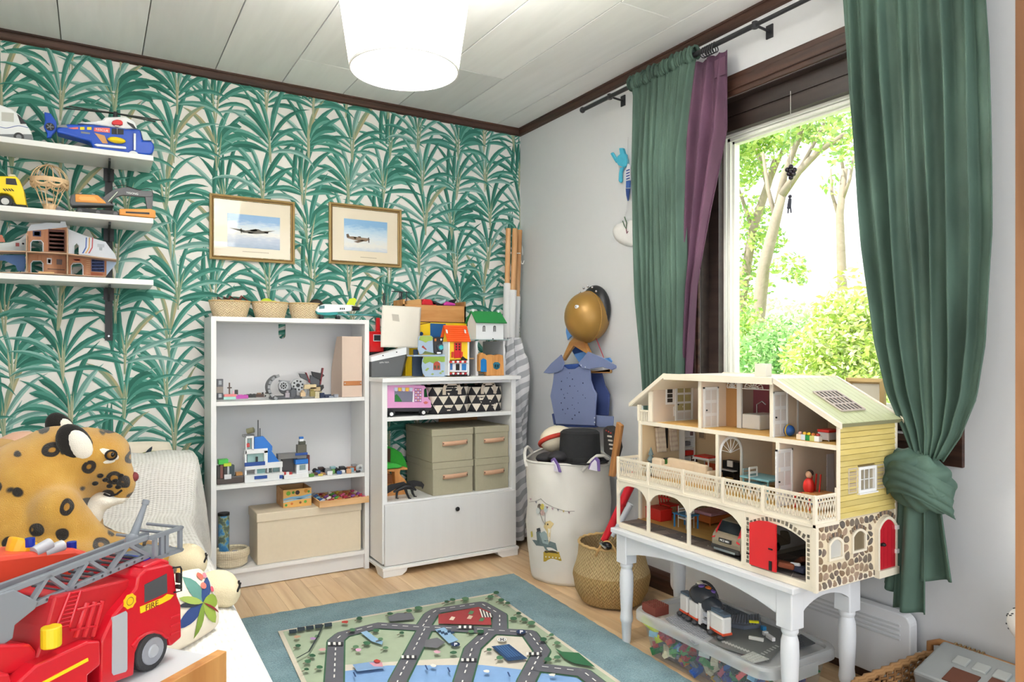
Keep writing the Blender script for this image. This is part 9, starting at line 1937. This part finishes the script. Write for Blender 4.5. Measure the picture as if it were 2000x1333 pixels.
# ---- wicker basket and case in the right corner ----
kx0_,kx1_,ky0_,ky1_,kh=-.47,-.045,-2.90,-2.412,.172
wk=thing('wicker_basket','brown wicker basket at the lower right corner','basket',((kx0_+kx1_)/2,(ky0_+ky1_)/2,0)); WKm=mat((168,126,82),.6,.2,60.); WK2=mat((140,100,60),.6,.2,60.)
def wring(z,ins,r,ph,m_):
    P=rrect(kx0_+ins,kx1_-ins,ky0_+ins,ky1_-ins,.05,6); Q_=[]
    for i,(x,y) in enumerate(P+[P[0]]): pass
    N=len(P);
    for i in range(N):
        a,b=P[i],P[(i+1) % N]; ln=math.hypot(b[0]-a[0],b[1]-a[1]); s=max(1,int(ln/.02))
        for k in range(s): t=k/s; Q_.append((a[0]+(b[0]-a[0])*t,a[1]+(b[1]-a[1])*t))
    nq=len(Q_); cx_,cy_=(kx0_+kx1_)/2,(ky0_+ky1_)/2; out=[]
    for i,(x,y) in enumerate(Q_): d=.004*(1 if (i+ph) % 2 else -1); l=math.hypot(x-cx_,y-cy_); out.append((x+(x-cx_)/l*d,y+(y-cy_)/l*d,z))
    return MB().tube(out,r,5,closed=True)
for k in range(16): wring(.006+.0100*k,.02-.013*k/16,.0042,k,WKm).build('woven_strand',WKm if k % 3 else WK2,wk,smooth=2)
for k in range(3): wring(kh-.004+.006*k,.005+.003*(k % 2),.0062,0,WKm).build('rim_strand',WKm,wk,smooth=2)
MB().box(kx0_+.02,kx1_-.02,ky0_+.02,ky1_-.02,.002,.008).build('bottom',WK2,wk)
P=rrect(kx0_+.014,kx1_-.014,ky0_+.014,ky1_-.014,.05,3)
for i in range(0,len(P)): MB().cyl((P[i][0],P[i][1],.004),(P[i][0],P[i][1],kh),.003,n=5).build('stake',WK2,wk)
for k in range(10): y=ky1_-.02-.044*k; MB().cyl((kx0_+.012,y,.004),(kx0_+.012,y,kh),.003,n=5).build('stake',WK2,wk); x=kx0_+.04+.036*k; MB().cyl((x,ky1_-.012,.004),(x,ky1_-.012,kh),.003,n=5).build('stake',WK2,wk)
MB().tube([(kx1_-.01,ky1_-.005,kh-.02),(kx1_-.008,ky1_-.004,kh+.03),(kx1_-.008,ky1_-.03,kh+.042),(kx1_-.008,ky1_-.26,kh+.042),(kx1_-.008,ky1_-.29,kh+.03),(kx1_-.01,ky1_-.30,kh-.02)],.010,8).build('handle',mat((176,124,76),.5,.15,30.),wk,smooth=2)
m=MB()
for k in range(7): MB().tube([(kx1_-.008+.0125*math.cos(a),ky1_-.075-.012*k-.003*a/PI,kh+.042+.0125*math.sin(a)) for a in [2*PI*i/12 for i in range(12)]],.003,5,closed=True).build('handle_wrap',mat((150,128,92),.8,.2,60.),wk,smooth=2)
gc=thing('grey_toy_case','grey plastic castle toy case lying in the wicker basket','toy',(-.18,-2.62,.1)); GC=mat((150,154,154),.4,.06,20.)
MB().obox((-.155,-2.70,.178),(.17,.46,.07),0,0,-.30).build('case',GC,gc,bevel=.008,seg=2)
def gcp(dx,dy,h): return Matrix.Translation((-.155,-2.70,.178)) @ Matrix.Rotation(-.30,4,'Y') @ Vector((dx,dy,h))
for dx,dy in ((.02,.15),(.02,.10),(.02,.05),(.05,.0),(.05,-.08)): MB().obox(gcp(dx,dy,.037),(.035,.036,.008),0,0,-.30).build('battlement',mat((166,170,168),.4),gc,bevel=.003)
MB().obox(gcp(-.045,.12,.036),(.06,.07,.005),0,0,-.30).build('brown_window',mat((96,56,40),.5),gc); MB().obox(gcp(-.035,.04,.036),(.07,.05,.005),0,0,-.30).build('brown_window',mat((96,56,40),.5),gc)
MB().obox(gcp(.01,-.15,.036),(.09,.10,.003),0,0,-.30).build('emblem',mat((206,202,200),.5),gc); MB().tube([gcp(.01+.02*math.cos(a),-.15+.034*math.sin(a),.039) for a in [2*PI*i/16 for i in range(16)]],.003,5,closed=True).build('emblem_ring',mat((130,60,70),.5),gc)
for k,(c,la) in enumerate((((230,130,40),'orange striped toy ring in the wicker basket'),((96,24,34),'dark red toy wheel in the wicker basket'),((120,30,40),'maroon toy wheel in the wicker basket'),((150,110,70),'brown toy piece in the wicker basket'))):
    p=Vector((-.345+.02*k,-2.475-.025*k,.10+.012*(k % 2))); tag(MB().lathe([(.006,-.012),(.022,-.012),(.024,0),(.022,.012),(.006,.012),(.006,-.012)],p,14,'x' if k % 2 else 'y',cap=False).build('toy_ring',mat(c,.4,.2,60.),smooth=True),la,'toy')
stuff(MB().box(kx0_+.03,kx1_-.03,ky0_+.03,ky1_-.03,.008,.085).build('toy_filling',mat((90,70,60),.8,.6,40.),wk))
# dotted cushion at the far right
DC=mat((236,234,230),.85,.02)
dc=thing('dotted_cushion','white cushion with small black dashes leaning on the wall at the right edge','cushion',(-.14,-2.98,.245))
def dcf(u,v):
    a=u*2*PI; z=.245+.225*v; r=(.06+.27*math.sin(PI*min(1,v*.5+.15)))*max(.02,(1-v**5))**.5; return (-.14+.30*r*math.cos(a),-2.99+r*1.05*math.sin(a),z)
MB().grid(dcf,36,24,closeu=True).build('cover',DC,dc,smooth=2); m=MB(); dr_=random.Random(3)
for k in range(240):
    u,v=dr_.random(),dr_.uniform(.05,.93); a,b=Vector(dcf(u,v)),Vector(dcf(u+.006,v+.012)); c=(a-Vector((-.14,-2.99,a.z))).normalized()*.0015; m.tube([a+c,b+c],.0018,4)
stuff(m.build('dash_print',mat((50,48,50),.8),dc))
# small gold frame on the sill and tie-back ring
gf=thing('small_gold_frame','little gold picture frame standing on the window sill','picture',(-.03,-2.2,WZ0)); y0_,y1_,z0_,z1_=-2.262,-2.13,WZ0+.001,.985
n4=[(0,-.02),(0,-.032),(.012,-.036),(.018,-.028),(.018,-.02)]; V=[]
for i_,x in n4: V += [(x,y0_+i_,z0_+i_),(x,y1_-i_,z0_+i_),(x,y1_-i_,z1_-i_),(x,y0_+i_,z1_-i_)]
MB().add(V,[(j*4+k,j*4+(k+1) % 4,((j+1) % 5)*4+(k+1) % 4,((j+1) % 5)*4+k) for j in range(5) for k in range(4)]).build('frame',GOLD,gf); MB().box(-.024,-.021,y0_+.015,y1_-.015,z0_+.015,z1_-.015).build('picture',mat((222,216,200),.5),gf)
# ornament hanging in the window
wo=thing('window_ornament','dark little balloon ornament hanging on a thread in the window','ornament',tuple(PX(1544,178,.03)))
MB().cyl(PX(1544,178,.03),PX(1544,325,.03),.0009,n=4).build('thread',mat((220,220,216),.6),wo)
for dx,dy in ((0,-9),(-7,-3),(7,-3),(-4,5),(5,5),(0,1),(0,12)): MB().ball(PX(1545+dx,335+dy,.03),.0095,10,8).build('balloon',mat((40,32,44),.2),wo,smooth=2)
MB().cyl(PX(1545,348,.03),PX(1543,385,.03),.0007,n=4).build('thread',mat((150,150,146),.6),wo)
m=MB().ball(PX(1543,384,.03),.007).cyl(PX(1543,388,.03),PX(1541,408,.03),.006,.008,8).cyl(PX(1540,405,.03),PX(1539,417,.03),.003,n=6).cyl(PX(1544,405,.03),PX(1545,416,.03),.003,n=6); m.build('figure',mat((44,44,60),.5),wo,smooth=True)
# ================= garden outside =================
gd=MB().box(.8,40,-25,25,-.6,-.5).build('ground_1',mat((150,170,90),.9,.2,2.)); gd['kind']='structure'
BARK=mat((150,138,122),.9,.2,14.,bump=.6,bs=40.); lr=random.Random(17); LV=VC(.6,transl=.35)
GRN=('a8c85a','bcd46a','94bc58','cbdc86','86b060','d6e29a','9cc27a')
def leaves(m_,c,rad,n,size,pal=GRN,flat_=.7):
    for k in range(n):
        while True:
            d=Vector((lr.uniform(-1,1),lr.uniform(-1,1),lr.uniform(-1,1)))
            if d.length < 1: break
        p=Vector(c)+Vector((d.x*rad[0],d.y*rad[1],d.z*rad[2])); a=Vector((lr.gauss(0,1),lr.gauss(0,1),lr.gauss(0,flat_))).normalized(); b=a.orthogonal().normalized(); b=(b*math.cos(k)+a.cross(b)*math.sin(k)); s=size*lr.uniform(.6,1.3)
        m_.color(lr.choice(pal)); m_.poly([p-a*s,p+b*s*.45,p+a*s,p-b*s*.45])
def tree(la,X,trunk,branches,clusters,size,r0=.08,pal=GRN):
    base=PX(*trunk[0],X); o=thing('garden_tree',la,'tree',(X,base.y,-.5)); P=[Vector((base.x,base.y+.05,-.5))]+[PX(*p,X) for p in trunk]; n=len(P)
    MB().tube(P,[r0*(1.15-.75*i/n) for i in range(n)],10).build('trunk',BARK,o,smooth=2)
    for br_,r in branches: Q_=[PX(*p[:2],X+(p[2] if len(p) > 2 else 0)) for p in br_]; MB().tube(Q_,[r*(1-.7*i/len(Q_)) for i in range(len(Q_))],7).build('branch',BARK,o,smooth=2)
    m_=MB()
    for (px_,py_,dx,rad,nn) in clusters: leaves(m_,PX(px_,py_,X+dx),(rad*1.2,rad,rad*.8),nn,size,pal)
    f=m_.build('foliage',LV,o); f['kind']='stuff'
tree('leaning tree with pale forked trunk nearest the window',4.2,[(1478,640),(1492,520),(1515,430),(1528,380)],[([(1528,380),(1560,335),(1600,295),(1650,262)],.05),([(1520,400),(1532,340),(1560,270),(1575,215)],.045),([(1560,335),(1590,280),(1610,240)],.025),([(1515,430),(1500,370),(1490,300)],.03)],[(1450,260,0,.35,900),(1500,240,.3,.4,900),(1560,225,0,.4,800),(1620,215,.2,.45,800),(1640,270,0,.25,200),(1540,520,0,.18,110),(1440,330,.2,.3,400),(1560,540,0,.12,60),(1520,300,.3,.25,160)],.04)
tree('slender pale tree left of the forked tree',4.9,[(1440,640),(1452,560),(1470,450),(1500,360),(1515,310)],[([(1500,360),(1480,300),(1455,250)],.04),([(1470,450),(1450,390),(1430,340)],.03),([(1505,350),(1530,290),(1545,230)],.03)],[(1440,250,0,.5,800),(1430,330,0,.4,600),(1445,430,0,.4,500),(1500,470,0,.22,200),(1430,520,0,.35,400),(1460,560,0,.3,260)],.045,.07)
tree('thin bare tree at the right side of the window',7.0,[(1645,560),(1640,420),(1650,330)],[([(1640,430),(1625,380),(1622,330)],.03),([(1642,400),(1660,350),(1668,300)],.03),([(1648,340),(1640,290),(1632,250)],.025)],[(1660,300,0,.3,60),(1625,360,0,.2,25)],.06,.07)
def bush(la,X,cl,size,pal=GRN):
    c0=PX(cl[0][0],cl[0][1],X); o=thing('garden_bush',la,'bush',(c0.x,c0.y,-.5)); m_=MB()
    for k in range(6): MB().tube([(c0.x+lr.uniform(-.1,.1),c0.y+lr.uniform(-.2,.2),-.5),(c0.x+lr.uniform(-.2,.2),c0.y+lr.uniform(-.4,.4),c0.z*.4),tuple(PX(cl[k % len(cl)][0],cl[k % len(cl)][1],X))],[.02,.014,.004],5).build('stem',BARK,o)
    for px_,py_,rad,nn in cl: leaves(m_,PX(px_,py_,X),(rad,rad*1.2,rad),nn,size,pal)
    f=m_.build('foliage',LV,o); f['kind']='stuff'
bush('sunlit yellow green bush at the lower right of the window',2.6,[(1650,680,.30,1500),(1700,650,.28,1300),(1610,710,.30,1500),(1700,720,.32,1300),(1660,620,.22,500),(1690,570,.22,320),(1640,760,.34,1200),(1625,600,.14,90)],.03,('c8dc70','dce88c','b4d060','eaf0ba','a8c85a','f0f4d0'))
bush('fresh green bush at the lower middle of the window',3.0,[(1530,720,.34,1500),(1480,720,.36,1500),(1560,680,.26,600),(1500,770,.36,900),(1510,660,.2,250)],.03,('8cbc6a','9ccc7c','a8d088','7cb068','b8da9a','cfe6b4'))
bush('light green bush at the lower left of the window',3.4,[(1440,680,.34,1300),(1430,610,.26,500),(1450,740,.36,1000),(1480,660,.2,300),(1410,710,.36,900)],.032)
bush('distant hedge far behind the trees, haze painted into its pale leaves',11.0,[(1440,650,.9,1100),(1520,650,.8,900),(1600,670,.9,1000),(1680,650,1.0,1000),(1410,600,.9,700),(1500,720,1.1,700),(1640,720,1.1,700)],.09,('c8dca8','d6e4b8','b8d098','e4eed0'))  # distance haze is painted in: paler leaf colours than the near bushes
